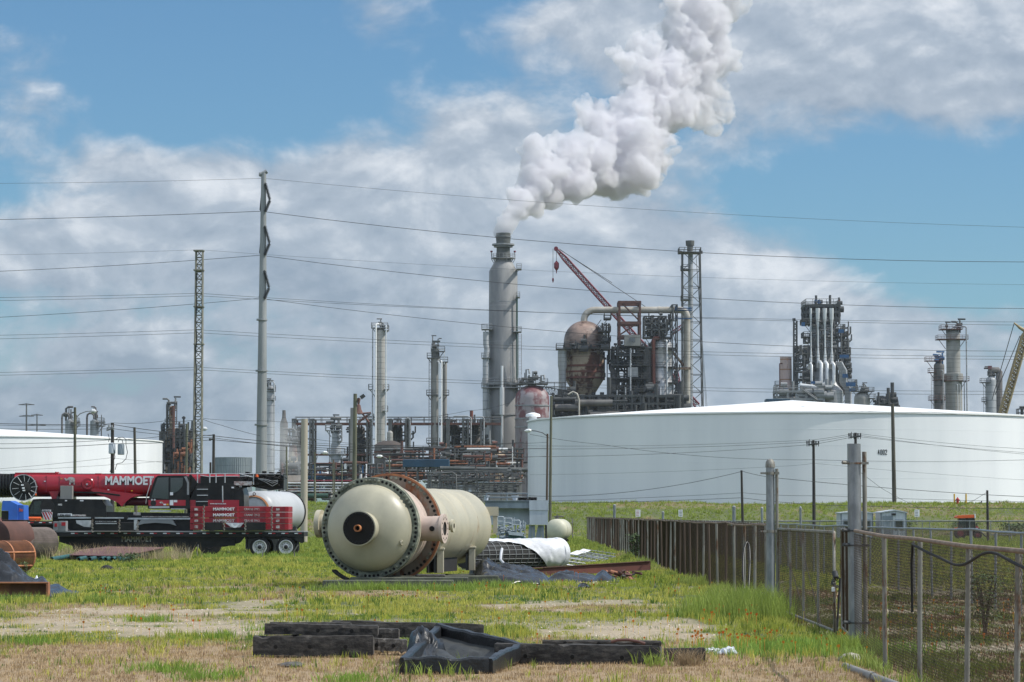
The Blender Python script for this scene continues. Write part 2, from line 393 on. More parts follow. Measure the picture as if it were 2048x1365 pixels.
mk('orangerust', (.48,.19,.07), (.3,.11,.05), scl=4, rough=.8)
mk('mossblock', (.11,.115,.085), (.06,.065,.05), scl=2.5, rough=.9, bump=.03)
mk('timber', (.016,.014,.0125), (.085,.076,.066), scl=5, streak=.3, rough=.85, bump=.02, bscl=14, lo=.45, hi=.75)
mk('timbergrey', (.12,.11,.10), (.05,.046,.042), scl=14, streak=.6, rough=.9, bump=.02, bscl=20)
mk('tarp', (.007,.0075,.009), (.018,.019,.022), scl=1.4, rough=.27, lo=.35, hi=.7)
mk('tarpdust', (.05,.048,.045), (.02,.02,.022), scl=1.6, rough=.6)
mk('pad', (.008,.009,.010), (.018,.019,.021), scl=3, rough=.33, bump=.012, bscl=9)
mk('padinner', (.045,.047,.044), (.02,.022,.023), scl=3, rough=.5, bump=.02, bscl=7)
mk('brownpipe', (.115,.05,.038), (.08,.036,.028), scl=1.0, rough=.8)
mk('rustcage', (.10,.045,.025), (.19,.075,.035), scl=2, rough=.9)
mk('greycage', (.13,.105,.09), (.2,.16,.14), scl=2, rough=.85)
mk('rustplate', (.30,.12,.06), (.13,.055,.035), scl=1.6, streak=2, rough=.85)
mk('maroon', (.13,.06,.055), (.1,.045,.042), scl=.6, rough=.8)
mk('teal', (.02,.10,.10), (.015,.06,.065), scl=2, rough=.6)
mk('green', (.02,.07,.05), rough=.6)
mk('plastic', (.75,.76,.78), (.55,.56,.58), scl=2, rough=.35)
mk('cloth', (.62,.63,.65), (.42,.43,.46), scl=1.2, streak=.5, rough=.6)
mk('bluebox', (.03,.13,.5), (.025,.10,.4), scl=1.5, rough=.5)
mk('steelgrey', (.25,.29,.32), (.17,.2,.225), scl=1.2, streak=3, rough=.6)
mk('lightsteel', (.46,.50,.54), (.37,.4,.44), scl=1.5, streak=4, rough=.55)
mk('shed', (.5,.53,.56), (.44,.47,.5), scl=1, rough=.5, corr=22)
mk('shedtrim', (.15,.18,.21), rough=.5)
mk('pole', (.10,.092,.07), (.055,.05,.038), scl=2.5, streak=10, rough=.9)
mk('polegreen', (.15,.15,.10), (.08,.08,.055), scl=3, streak=8, rough=.9)
mk('darkpole', (.045,.04,.035), (.025,.022,.02), scl=3, streak=8, rough=.9)
mk('rustpole', (.10,.07,.05), (.065,.042,.03), scl=2, streak=5, rough=.85)
mk('beigepole', (.37,.33,.26), (.29,.26,.21), scl=.7, streak=6, rough=.8)
mk('mastgrey', (.24,.235,.19), (.16,.155,.125), scl=2, rough=.6)
mk('tinwall', (.27,.31,.32), (.17,.2,.21), scl=.4, streak=5, rough=.6, bands=(1.7, .12, (.15,.17,.18)), corr=5)
mk('creamtank', (.50,.485,.37), (.42,.41,.32), scl=1, rough=.5, rust=.16, rscl=1.2, rcol=(.2,.07,.03))
mk('tankgrey', (.40,.41,.42), (.31,.32,.33), scl=.5, streak=4, rough=.45, rust=.05, rscl=.5, rcol=(.3,.22,.15), rstreak=4)
mk('orangering', (.35,.15,.06), rough=.8)
mk('rock', (.42,.38,.33), (.28,.25,.22), scl=5, rough=.9)
mk('bark', (.09,.07,.05), rough=.9)
mk('leaf', (.075,.12,.03), (.05,.085,.02), scl=6, rough=.6)
mk('flower', (.75,.13,.02), (.6,.3,.02), scl=9, rough=.6)
mk('straw', (.34,.26,.15), (.24,.18,.1), scl=5, rough=.8)
mk('siloroof', (.075,.055,.045), (.04,.033,.03), scl=.4, rough=.85)
mk('fire', (.4,.01,.02), rough=.5)
# ------------------------------------------------------------------ ground: one sheet
def vnoise(x, y, seed, oct=4, rough=.55):
    rs = np.random.RandomState(seed); T = rs.rand(256, 256); out = 0; a = 1; tot = 0
    for k in range(oct):
        f = 2**k; X = x*f + 37.3*k; Y = y*f + 11.9*k
        xi = np.floor(X).astype(int); yi = np.floor(Y).astype(int); fx = X-xi; fy = Y-yi
        fx = fx*fx*(3-2*fx); fy = fy*fy*(3-2*fy)
        g = lambda i, j: T[(xi+i) % 256, (yi+j) % 256]
        out = out + a*((g(0,0)*(1-fx)+g(1,0)*fx)*(1-fy) + (g(0,1)*(1-fx)+g(1,1)*fx)*fy); tot += a; a *= rough
    return out/tot
def sst(a, b, x): t = np.clip((x-a)/(b-a), 0, 1); return t*t*(3-2*t)
def height(x, y):
    berm = sst(250, 296, y)*3.25
    rough = (vnoise(x*.5, y*.5, 3)-.5)*.10*(1-sst(120, 200, y)) + (vnoise(x*.12, y*.12, 4)-.5)*.5*sst(252, 275, y)*(1-sst(330, 400, y))
    return berm + rough
def cover(x, y):
    """green amount, straw (dry grass) amount, bare gravel amount -- what grows where"""
    n = vnoise(x*.45, y*.32, 11); n2 = vnoise(x*1.6, y*1.1, 12, 3); m = (n-.5)*1.6 + (n2-.5)*.9
    py = HOR + HC*F/np.maximum(y, 20)                     # only used to read distances off the photo's rows
    lane = sst(5.2, 5.7, x)*(y < 75)                      # beyond the near fence
    dry = sst(1268, 1302, py + m*26)*(1-lane)
    track = np.exp(-((py-1254-m*17)/20)**2)*1.15 + np.exp(-((py-1222-m*12)/7)**2)*.5
    track = track*(1-.55*np.exp(-((x+.2)/2.2)**2)*(n2 > .42))
    track = track*np.where((x > 3.7) & (y < 56), .3, 1)
    tracklane = np.exp(-((y-43.5)/2.0)**2)*1.15*lane
    bare = np.clip(np.maximum(track, tracklane) + (n2-.62)*1.8, 0, 1)*(1-dry)*sst(150, 70, y) + sst(.60, .72, vnoise(x*.35, y*.2, 15))*.7*sst(110, 60, y)*(1-dry)
    bare = np.clip(bare, 0, 1)
    bermdry = sst(.5, .62, vnoise(x*.1, y*.1, 21))*sst(245, 262, y)*.35
    brown = sst(.45, .66, vnoise(x*.22+5, y*.16, 23))*.78*sst(125, 60, y) + lane*sst(.4, .6, vnoise(x*.8, y*.5, 24))*.75
    straw = np.clip(np.maximum(np.maximum(dry, brown), bermdry), 0, 1)
    green = np.clip(1-straw, 0, 1)*(1-bare*.9)
    return green, straw, bare, dry
xs = np.concatenate([[-1600, -900, -500, -300, -180, -110, -70, -50], np.arange(-40, 40.1, .35), [50, 70, 110, 180, 300, 500, 900, 1600]])
ys = np.concatenate([[-60, 0, 12, 20], np.arange(24, 130, .45), np.arange(130, 330, 2.2), [345, 370, 400, 500, 700, 1000, 1500, 2200]])
XX, YY = np.meshgrid(xs, ys); ZZ = height(XX, YY)
g_, s_, b_, dry_ = cover(XX, YY)
colg = np.array([.085, .105, .028]); cols = np.array([.29, .21, .13]); colb = np.array([.37, .30, .22]); cold = np.array([.16, .13, .07])
mixn = vnoise(XX*2.3, YY*2.3, 31, 3)
colr = (colg*(.75+.5*mixn)[..., None])*(g_*1)[..., None] + cols*(s_*(1-b_))[..., None] + colb*b_[..., None]
wsum = np.maximum(g_ + s_*(1-b_) + b_, .001); colr = colr/wsum[..., None]
gm = bpy.data.meshes.new('ground'); nx, ny = len(xs), len(ys)
vv = np.stack([XX, YY, ZZ], -1).reshape(-1, 3)
idx = np.arange(nx*ny).reshape(ny, nx); q = np.stack([idx[:-1, :-1], idx[:-1, 1:], idx[1:, 1:], idx[1:, :-1]], -1).reshape(-1, 4)
def npmesh(me, v, faces_n, loops, cols=None, smooth=False):
    me.vertices.add(len(v)); me.vertices.foreach_set('co', np.asarray(v, np.float32).ravel())
    nf = len(faces_n); me.loops.add(len(loops)); me.polygons.add(nf)
    st = np.concatenate([[0], np.cumsum(faces_n)[:-1]]).astype(np.int32)
    me.polygons.foreach_set('loop_start', st); me.loops.foreach_set('vertex_index', np.asarray(loops, np.int32))
    if smooth: me.polygons.foreach_set('use_smooth', np.ones(nf, bool))
    me.update(calc_edges=True)
    if cols is not None:
        a = me.color_attributes.new('tint', 'FLOAT_COLOR', 'POINT')
        a.data.foreach_set('color', np.concatenate([cols, np.ones((len(cols), 1))], 1).astype(np.float32).ravel())
npmesh(gm, vv, np.full(len(q), 4), q.ravel(), colr.reshape(-1, 3), True)
mk('ground', (1.25,1.25,1.2), (.62,.6,.58), scl=11, rough=.95, attr='tint', bump=.05, bscl=8, lo=.3, hi=.7)
gm.materials.append(K['ground']); go = bpy.data.objects.new('ground', gm); C.objects.link(go); props(go, kind='structure')

def hz(x, y): return float(height(np.array(float(x)), np.array(float(y))))

# ------------------------------------------------------------------ grass: blades as real geometry
def blades(name, label, pos, hgt, wid, cols, per, spread, seed, cat='grass', kind='stuff', matk='grassmat', lean=.45):
    rs = np.random.RandomState(seed); n = len(pos)
    base = np.repeat(pos, per, 0); h = np.repeat(hgt, per)*(.45+.75*rs.rand(n*per)); c = np.repeat(cols, per, 0)
    m = n*per; ang = rs.rand(m)*2*np.pi; rad = np.sqrt(rs.rand(m))*np.repeat(spread, per)
    base = base.copy(); base[:, 0] += np.cos(ang)*rad; base[:, 1] += np.sin(ang)*rad
    la = ang + rs.randn(m)*.8; ln = lean*h*(.2+rs.rand(m)); d = np.stack([np.cos(la), np.sin(la)], 1)*ln[:, None]
    fa = rs.rand(m)*np.pi; w = np.repeat(wid, per)*(.6+.8*rs.rand(m)); s = np.stack([np.cos(fa)*w/2, np.sin(fa)*w/2], 1)
    v = np.zeros((m, 5, 3), np.float32)
    v[:, 0, :2] = base[:, :2]-s; v[:, 1, :2] = base[:, :2]+s; v[:, 0, 2] = v[:, 1, 2] = base[:, 2]-.01
    v[:, 2, :2] = base[:, :2]+d*.38+s*.75; v[:, 3, :2] = base[:, :2]+d*.38-s*.75; v[:, 2, 2] = v[:, 3, 2] = base[:, 2]+h*.58
    v[:, 4, :2] = base[:, :2]+d; v[:, 4, 2] = base[:, 2]+h*(1-.15*rs.rand(m))
    o = np.arange(m)*5; l1 = np.stack([o, o+1, o+2, o+3], 1); l2 = np.stack([o+3, o+2, o+4], 1)
    loops = np.concatenate([l1, l2], 1).ravel(); fn = np.tile([4, 3], m)
    cc = np.repeat((c*(.84+.32*rs.rand(m, 1))), 5, 0)
    me = bpy.data.meshes.new(name); npmesh(me, v.reshape(-1, 3), fn, loops, cc); me.materials.append(K[matk])
    ob = bpy.data.objects.new(name, me); C.objects.link(ob); props(ob, label, cat, kind=kind); return ob
m = bpy.data.materials.new('grassmat'); m.use_nodes = True; nt = m.node_tree; b = nt.nodes['Principled BSDF']; b.inputs['Roughness'].default_value = .6
b.inputs['Specular IOR Level'].default_value = .25
at = nt.nodes.new('ShaderNodeVertexColor'); at.layer_name = 'tint'; nt.links.new(at.outputs[0], b.inputs['Base Color'])
tr = nt.nodes.new('ShaderNodeBsdfTranslucent'); nt.links.new(at.outputs[0], tr.inputs[0])
ms = nt.nodes.new('ShaderNodeMixShader'); ms.inputs[0].default_value = .35
nt.links.new(b.outputs[0], ms.inputs[1]); nt.links.new(tr.outputs[0], ms.inputs[2]); nt.links.new(ms.outputs[0], nt.nodes['Material Output'].inputs[0])
K['grassmat'] = m
def scatter(d0, d1, dens, seed, xmul=.215, x0=3.0):
    rs = np.random.RandomState(seed); out = []
    y = d0
    while y < d1:
        st = max(1.0, y*.02); w = y*xmul + x0; n = int(2*w*st*dens)
        p = np.stack([(rs.rand(n)*2-1)*w, y+rs.rand(n)*st], 1); out.append(p); y += st
    return np.concatenate(out)
GR = np.array([.32, .37, .05]); GY = np.array([.50, .47, .10]); GD = np.array([.10, .18, .03]); ST = np.array([.52, .385, .22]); SB = np.array([.32, .22, .125])
def field(name, label, d0, d1, dens, per, seed, hmul=1, wmul=1, lo=.0):
    p = scatter(d0, d1, dens, seed); x, y = p[:, 0], p[:, 1]; g, s, b, dry = cover(x, y); rs = np.random.RandomState(seed+1)
    lushn = vnoise(x*.3, y*.2, 41); tall = vnoise(x*.9, y*.7, 42, 3)
    lane = (x > 5.3) & (y < 75)
    keep = rs.rand(len(x)) < np.clip(g*1.15 + s*np.where(dry > .4, .95, .7), 0, 1)*(1-b)**1.6 + .035
    x, y, g, s, b, dry, lushn, tall, lane = [a[keep] for a in (x, y, g, s, b, dry, lushn, tall, lane)]; n = len(x)
    isgreen = rs.rand(n) < g/(g+s+.01) + .04 + .10*(dry > .3)*(tall > .6)
    t = np.clip((lushn-.3)*2.2 + rs.randn(n)*.12, 0, 1)[:, None]
    cg = (GY*(1-t)+GR*t); dk = (rs.rand(n) < .14+.3*(vnoise(x*.7, y*.5, 47) > .56)); cg[dk] = GD; cs = np.where(rs.rand(n, 1) < .55, ST, SB)
    ff = (sst(115, 190, y)*.8)[:, None]; cg = cg*(1-ff)+ff*np.array([.25, .315, .055])*(.8+.4*rs.rand(n, 1))
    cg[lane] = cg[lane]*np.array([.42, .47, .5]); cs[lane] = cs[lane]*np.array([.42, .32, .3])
    col = np.where(isgreen[:, None], cg, cs)
    yn = sst(252, 262, y)
    h = np.where(isgreen, .045+.135*sst(.42, .78, tall)+.03*rs.rand(n), .03+.045*rs.rand(n)+.05*tall*(1-dry))*hmul*(1+yn*.5)
    h = h*np.where(b > .25, .6, 1); h = h*np.where((y > 74) & (y < 84) & (x > XW(620, 79)) & (x < XW(1010, 79)), .4, 1)
    w = np.where(isgreen, .010, .008)*wmul
    z = height(x, y)
    return blades(name, label, np.stack([x, y, z], 1), h, w*np.ones(n), col, per, np.where(isgreen, .07, .09)*wmul**.5*np.ones(n), seed+2)
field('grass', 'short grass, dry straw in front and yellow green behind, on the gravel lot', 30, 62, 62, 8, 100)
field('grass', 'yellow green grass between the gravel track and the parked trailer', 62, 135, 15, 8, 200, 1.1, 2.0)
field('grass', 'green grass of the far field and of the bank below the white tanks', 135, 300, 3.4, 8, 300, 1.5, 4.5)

# ------------------------------------------------------------------ white storage tanks
def storage_tank(label, cx_px, d, r, ztop, apex_px, apex_py, name='storage_tank'):
    cx, cy = XW(cx_px, d), d; t = thing(name, label, 'storage tank', (cx, cy, 2.6))
    MB().lathe((cx, cy, 2.6), (0, 0, 1), [(0, r), (ztop-2.6, r)], 160, False, False).build('tank_wall', K['tankwhite'], t)
    za = ZW(apex_py, d)
    m = MB().lathe((cx, cy, ztop+.01), (0, 0, 1), [(0, r+.18), (.22, r+.18)], 160, False, False)
    prof = [(ztop+.23 + (za-ztop-.23)*(1-(1-q)**1.0)*(1) if q else ztop+.23, (r+.18)*(1-q)) for q in [i/24 for i in range(25)]]
    m.lathe((cx, cy, 0), (0, 0, 1), prof, 160, False, False); m.build('tank_roof', K['tankroof'], t)
    m = MB()
    for k in range(1, 6):
        z = 2.6 + (ztop-2.6)*k/6; m.lathe((cx, cy, z), (0, 0, 1), [(0, r+.004), (.05, r+.014), (.1, r+.004)], 160, False, False)
    m.build('weld_seam', K['tankwhite'], t)
    return t, cx, cy
DT = 421.0; RT = math.sin(math.atan(532/F))*DT
t4, tcx, tcy = storage_tank('large white storage tank numbered 4002 on the right behind the grassy bank', 1586, DT, RT, ZW(826.5, DT-RT)*1.0, 1580, 801)
t3, _, _ = storage_tank('white storage tank at the left edge behind the red crane', -98, 560, math.sin(math.atan(419/F))*560, ZW(873.5, 520), -98, 852)
def vent(parent, px, py, d, r, h, name='roof_vent'):
    x, y, z = P(px, py, d); MB().lathe((x, y, z-2), (0, 0, 1), [(0, r*.7), (2+h*.55, r*.7), (2+h*.5, r*1.35), (2+h*.8, r*1.25), (2+h, r*.3), (2+h, .001)], 16).build(name, K['tankwhite'], parent)
vent(t4, 1066, 842, 418, .85, 1.25); vent(t4, 1609, 819, 395, .4, .5)

# ------------------------------------------------------------------ lettering
def text(s, size, loc, m, parent, width=None, off=.0, extr=.008, rz=0, name='lettering', kern=1.0):
    cu = bpy.data.curves.new(name, 'FONT'); cu.body = s; cu.size = size; cu.extrude = extr; cu.offset = off*size; cu.resolution_u = 3; cu.space_character = kern
    o = bpy.data.objects.new('tmp', cu); C.objects.link(o); dg = bpy.context.evaluated_depsgraph_get(); dg.update()
    me = bpy.data.meshes.new_from_object(o.evaluated_get(dg)); bpy.data.objects.remove(o)
    a = np.zeros(len(me.vertices)*3); me.vertices.foreach_get('co', a); a = a.reshape(-1, 3)
    w = a[:, 0].max()-a[:, 0].min(); fx = 1 if width is None else width/w
    x = (a[:, 0]-a[:, 0].min())*fx; b = np.stack([x*math.cos(rz)+a[:, 2]*math.sin(rz), x*math.sin(rz)-a[:, 2]*math.cos(rz), a[:, 1]], 1)
    org = ORG[parent.name]; b += np.array(loc)-np.array(org); me.vertices.foreach_set('co', b.ravel()); me.update()
    me.name = name; me.materials.clear(); me.materials.append(m)
    ob = bpy.data.objects.new(name, me); C.objects.link(ob); ob.parent = parent; ORG[ob.name] = org; return ob
STROKES = {'4': [((.62, 0), (.62, 1)), ((.55, 1), (0, .34)), ((0, .30), (1, .30))], '0': [((0, .15), (0, .85)), ((1, .15), (1, .85)), ((.1, 0), (.9, 0)), ((.1, 1), (.9, 1))], '2': [((0, .8), (.15, 1)), ((.1, 1), (.9, 1)), ((1, .9), (1, .62)), ((1, .62), (0, .05)), ((0, 0), (1, 0))]}
for i, ch in enumerate('4002'):       # stencilled figures lying on the curved wall
    px = 1757.5 + i*5.05; x0 = XW(px, tcy-RT, 905); ph = math.asin((x0-tcx)/RT); nr = Vector((math.sin(ph), -math.cos(ph), 0)); tg = Vector((math.cos(ph), math.sin(ph), 0)); o_ = Vector((tcx, tcy, ZW(909, tcy-RT))) + nr*(RT+.02); m = MB()
    for (u0, v0), (u1, v1) in STROKES[ch]:
        a_ = o_+tg*u0*.20+Vector((0, 0, v0*.62)); b_ = o_+tg*u1*.20+Vector((0, 0, v1*.62)); dv = (b_-a_).normalized(); sd_ = nr.cross(dv)*.045; a_ -= dv*.04; b_ += dv*.04
        m.add([a_-sd_, b_-sd_, b_+sd_, a_+sd_, a_-sd_+nr*.012, b_-sd_+nr*.012, b_+sd_+nr*.012, a_+sd_+nr*.012], [(0, 1, 2, 3), (7, 6, 5, 4), (0, 4, 5, 1), (1, 5, 6, 2), (2, 6, 7, 3), (3, 7, 4, 0)])
    m.build('tank_number', K['blackink'], t4)

# ------------------------------------------------------------------ refinery builders
def plat(m, x, y, z, x0, x1, dy, h=1.1, brace=True, w=.045):
    m.box(x0, x1, y-dy, y+dy, z-.18, z); m.rail(x0+.04, x1-.04, y-dy+.04, y+dy-.04, z, h, 1.6, w)
    if brace:
        for a in (x0, x1):
            if abs(a-x) > 1: m.bar((a-(a-x)*.15, y, z-.2), (x+(a-x)*.45, y, z-.2-abs(a-x)*.55), .12)
def column(name, label, cat, d, cx, prof, m, plats=(), pipes=(), ladder=(), gear=0, group=None, z0=2.0, n=28, gearmat='midsteel', platmat='midsteel', thingonly=False, dome=True, shell='shell'):
    """prof: (py, radius px) from the top down; plats: (py, x0, x1); pipes: (px, top py, bottom py, r px, material); ladder: (px, top, bottom)"""
    x = XW(cx, d, prof[0][0]); t = thing(name, label, cat, (x, d, z0), group)
    pr = [(ZW(py, d), LW(r, d)) for py, r in prof]; pr = pr[::-1]
    if pr[0][0] > z0: pr = [(z0, pr[0][1])] + pr
    if dome:
        zt, rt = pr[-1]; pr = pr[:-1] + [(zt - rt*.85*(1-math.sin(a)), rt*math.cos(a)+.001) for a in [R(q) for q in range(0, 91, 10)]]
    MB().lathe((x, d, 0), (0, 0, 1), pr, n, False, True, 40).build(shell, K[m], t)
    rmax = max(r for _, r in pr)
    for py, a, b in plats:
        mm = MB(); plat(mm, x, d, ZW(py, d), XW(a, d, py), XW(b, d, py), rmax*.8+.5); mm.build('platform', K[platmat], t)
    for pp in pipes:
        px, ta, ba, r, pm = pp[:5]; rr = LW(r, d); xx = XW(px, d, ta); yy = d - (pp[5] if len(pp) > 5 else rmax+rr+.1); zt = ZW(ta, d); zb = ZW(ba, d) if ba else z0
        if ba is None: zb = z0
        pts = [(xx, yy, zb), (xx, yy, zt-rr*2)]
        if abs(xx-x) > rr: sgn = 1 if x > xx else -1; pts += [(xx, yy, zt-rr*1.6), (xx+sgn*rr*.5, yy+rr*.5, zt-rr*.4), (xx+sgn*rr*1.6, yy+rr*1.4, zt), (x, d, zt)]
        else: pts += [(xx, yy, zt)]
        MB().tube(pts, rr, 10).build('pipe', K[pm], t)
    for px, ta, ba in ladder:
        mm = MB(); mm.ladder(XW(px, d, ta), d-rmax*.5-.4, ZW(ba, d) if ba else z0, ZW(ta, d), .55); mm.build('ladder', K['midsteel'], t)
    if gear:
        mm = MB(); zt = pr[-1][0]; r0 = pr[0][1] if pr[0][1] < 6 else 3
        for k in range(gear):
            a = rnd.uniform(-1, 1)*rmax*.85; yy = d+rnd.uniform(-.6, .6)*rmax; h = rnd.uniform(.6, 3.0)*max(1, rmax*.35); rr = rnd.uniform(.1, .3)*max(1, rmax*.2)
            mm.tube([(x+a, yy, zt-rmax*.5), (x+a, yy, zt+h), (x+a+rnd.choice((-1, 1))*rr*2, yy, zt+h+rr*1.5), (x+a+rnd.choice((-1, 1))*rr*6, yy, zt+h+rr*1.5)], rr, 6)
            mm.cyl((x+a-rr*2, yy, zt+h*.4), (x+a+rr*2, yy, zt+h*.4), rr*1.8, n=8)
        mm.build('valve_cluster', K[gearmat], t)
    return t
def pieces(parent, name, mt, *a, **k):
    # every pipe, valve or elbow of a loose tangle as a part of its own
    for i in range(a[5]):
        m = MB(); k['seed'] = k['base']*1000+i; q = dict(k); q.pop('base'); b = list(a); b[5] = 1; clutter(m, *b, **q); m.build(name, K[mt], parent)
def clutter(m, px0, px1, py0, py1, d, n, dd=8, rmin=.08, rmax=.35, seed=1):
    r = random.Random(seed); xs_ = (XW(px0, d), XW(px1, d)); zs = (ZW(py1, d), ZW(py0, d))
    for k in range(n):
        x = r.uniform(*xs_); z = r.uniform(*zs); y = d + r.uniform(0, dd); rr = r.uniform(rmin, rmax); W_ = xs_[1]-xs_[0]; H_ = zs[1]-zs[0]
        q = r.random()
        if q < .4: l = r.uniform(.08, .45)*W_; m.cyl((max(xs_[0], x-l/2), y, z), (min(xs_[1], x+l/2), y, z), rr, n=6)
        elif q < .75: l = r.uniform(.2, .7)*H_; m.cyl((x, y, max(zs[0], z-l/2)), (x, y, min(zs[1], z+l/2)), rr, n=6)
        elif q < .87: m.cyl((x, y, z), (x+rr*6, y, z), rr*2.4, n=8); m.cyl((x+rr*3, y, z), (x+rr*3, y, z+rr*5), rr*.8, n=6); m.cyl((x+rr*3-rr*2, y, z+rr*5), (x+rr*3+rr*2, y, z+rr*5), rr*1.5, n=8)
        else: m.tube([(x, y, z), (x+rr*4, y, z), (x+rr*6, y, z+rr*2), (x+rr*6, y, z+rr*9)], rr, 6)

# main scrubber stack with its plume
D0 = 700.0; sx = XW(1006.5, D0, 700)
st = thing('scrubber_stack', 'tall grey steel stack with steam pouring from its top', 'smokestack', (sx, D0, 2))
def pf(lst, d): return sorted([(ZW(py, d), LW(r, d)) for py, r in lst], key=lambda q: q[0])
MB().lathe((sx, D0, 0), (0, 0, 1), [(2, LW(31, D0))] + pf([(543, 28.5), (520, 15.5), (519, 14)], D0), 48, False, False, 60).build('shell', K['stack_steel'], st)
MB().lathe((sx, D0, 0), (0, 0, 1), pf([(467, 14.6), (480, 14.6), (492, 13.4), (519, 13.8)], D0), 32, False, False).build('stack_tip', K['stack_dark'], st)
mm = MB()
for py, r, h in ((490, 22.5, 3), (494, 19, 2), (474, 16.2, 1.2)): mm.lathe((sx, D0, ZW(py, D0)), (0, 0, 1), [(-LW(h, D0)/2, LW(14, D0)), (-LW(h, D0)/2, LW(r, D0)), (LW(h, D0)/2, LW(r, D0)), (LW(h, D0)/2, LW(14, D0))], 32)
mm.build('stack_ring', K['greysteel'], st)
mm = MB()
for py, r in ((605, 29), (665, 29), (768, 32), (830, 32), (700, 29)): mm.lathe((sx, D0, ZW(py, D0)), (0, 0, 1), [(-.12, LW(r-1, D0)), (-.12, LW(r, D0)), (.12, LW(r, D0)), (.12, LW(r-1, D0))], 48)
mm.build('stiffener_ring', K['greysteel'], st)
mm = MB(); zz = ZW(518, D0); rr = LW(24, D0)
mm.lathe((sx, D0, zz), (0, 0, 1), [(0, LW(15, D0)), (0, rr), (.2, rr), (.2, LW(15, D0))], 32)
for k in range(20):
    a = k*math.pi/10; x, y = sx+rr*math.cos(a), D0+rr*math.sin(a); x2, y2 = sx+rr*math.cos(a+math.pi/10), D0+rr*math.sin(a+math.pi/10)
    mm.bar((x, y, zz), (x, y, zz+1.2), .07)
    for h in (.6, 1.2): mm.bar((x, y, zz+h), (x2, y2, zz+h), .06)
    if k % 2 == 0: mm.bar((x, y, zz), (sx+(x-sx)*.62, D0+(y-D0)*.62, zz-2), .12)
mm.build('platform', K['greysteel'], st)
for px in (983, 1029.5):
    MB().cyl(P(px, 512, D0), P(px, 505, D0), .12, n=6).build('beacon_post', K['greysteel'], st)
    MB().cyl(P(px, 505, D0), P(px, 502, D0), .3, n=8).build('beacon_lamp', K['cranered'], st)
for py, a, b in ((660, 963, 985), (665, 1027, 1043), (540, 1033, 1043), (596, 1033, 1040), (717, 963, 980), (768, 965, 1048), (776, 963, 1046)):
    mm = MB(); plat(mm, sx, D0-2, ZW(py, D0), XW(a, D0), XW(b, D0), 2.2, 1.2, True, .06); mm.build('platform', K['greysteel'], st)
mm = MB(); mm.tube([P(971.5, 664, 697), P(972, 690, 697), P(974, 700, 697), P(971, 720, 697), (XW(971, 697), 697, 2)], .75, 10); mm.build('pipe', K['insul_grey'], st)
mm = MB(); mm.cyl((XW(978, 696), 696, 2), P(978, 820, 696), .7, n=10); mm.build('pipe', K['greysteel'], st)
mm = MB(); mm.cyl((XW(1004, 695.5), 695.5, 2), P(1004, 732, 695.5), .34, n=10); mm.cyl(P(1004, 830, 695.5), P(1004, 775, 695.5), .62, n=10); mm.build('pipe', K['whitepipe'], st)
mm = MB(); mm.cyl(P(1034, 760, 697), P(1034, 592, 697), .22, n=8); mm.build('pipe', K['green'], st)
mm = MB(); mm.ladder(XW(1040, 697), 697, ZW(765, 697), ZW(668, 697), .7); mm.build('ladder', K['greysteel'], st)
for k in range(3):
    mm = MB(); mm.cyl(P(1021+k*4, 770, 696), P(1021+k*4, 722+k*6, 696), .1, n=6); mm.build('pipe', K['greysteel'], st)

# round domed vessels
pv = column('domed_vessel', 'grey vessel with a pink and red domed top beside the tall grey stack', 'vessel', 690, 1064.5, [(770, 34), (820, 34)], 'pinkdome', gear=0)
MB().lathe((XW(1064.5, 690, 770), 690, 0), (0, 0, 1), [(2, LW(34.3, 690)), (ZW(838, 690), LW(34.3, 690))], 40, False, False).build('lower_shell', K['pinkbody'], pv)
mm = MB()
for py in (812, 838, 855): mm.lathe((XW(1064.5, 690, 770), 690, ZW(py, 690)), (0, 0, 1), [(-.15, LW(34, 690)), (-.15, LW(35.3, 690)), (.15, LW(35.3, 690)), (.15, LW(34, 690))], 40)
mm.build('stiffener_ring', K['greysteel'], pv)
mm = MB(); xa = XW(1064.5, 690, 770)
plat(mm, xa, 690, ZW(768, 690), XW(1034, 690), XW(1096, 690), 3, 1.2); clutter(mm, 1038, 1090, 752, 768, 688, 26, 4, .08, .3, 5); mm.build('platform', K['midsteel'], pv)
mm = MB()
for px, py in ((1052, 740), (1066, 744), (1082, 752)): mm.tube([P(px, 768, 690), P(px, py, 690), P(px+6, py-1, 690), P(px+7, py+8, 690)], .28, 6)
mm.build('pipe', K['greysteel'], pv)

rv = column('domed_vessel', 'small grey dome topped drum streaked with rust at the foot of the stack', 'vessel', 560, 994, [(901, 19)], 'rustvessel')
mm = MB(); clutter(mm, 978, 1010, 888, 903, 559, 12, 2, .07, .2, 8); mm.build('valve_cluster', K['midsteel'], rv)

# the big rusty reactor
DR = 720.0; rx = XW(1169, DR, 720)
rt = thing('reactor_vessel', 'broad rust stained vessel with a brown domed head and a conical bottom', 'vessel', (rx, DR, 2))
MB().lathe((rx, DR, 0), (0, 0, 1), [(ZW(697, DR), LW(41.5, DR)), (ZW(682, DR), LW(41.5, DR))] + [(ZW(682, DR)+LW(40, DR)*math.sin(R(a)), LW(41, DR)*math.cos(R(a))+.01) for a in range(8, 91, 8)], 48, False, False).build('domed_head', K['rustdome'], rt)
MB().lathe((rx, DR, 0), (0, 0, 1), pf([(697, 38), (710, 38), (712, 39.5), (756, 39.5), (760, 38.5), (788, 21), (800, 12), (812, 12)], DR), 48, False, False).build('shell', K['rustvessel'], rt)
mm = MB()
for py, r in ((697, 43), (733, 40.5), (757, 41), (745, 40)): mm.lathe((rx, DR, ZW(py, DR)), (0, 0, 1), [(-.2, LW(37, DR)), (-.2, LW(r, DR)), (.25, LW(r, DR)), (.25, LW(37, DR))], 48)
mm.build('stiffener_ring', K['redrust'], rt)
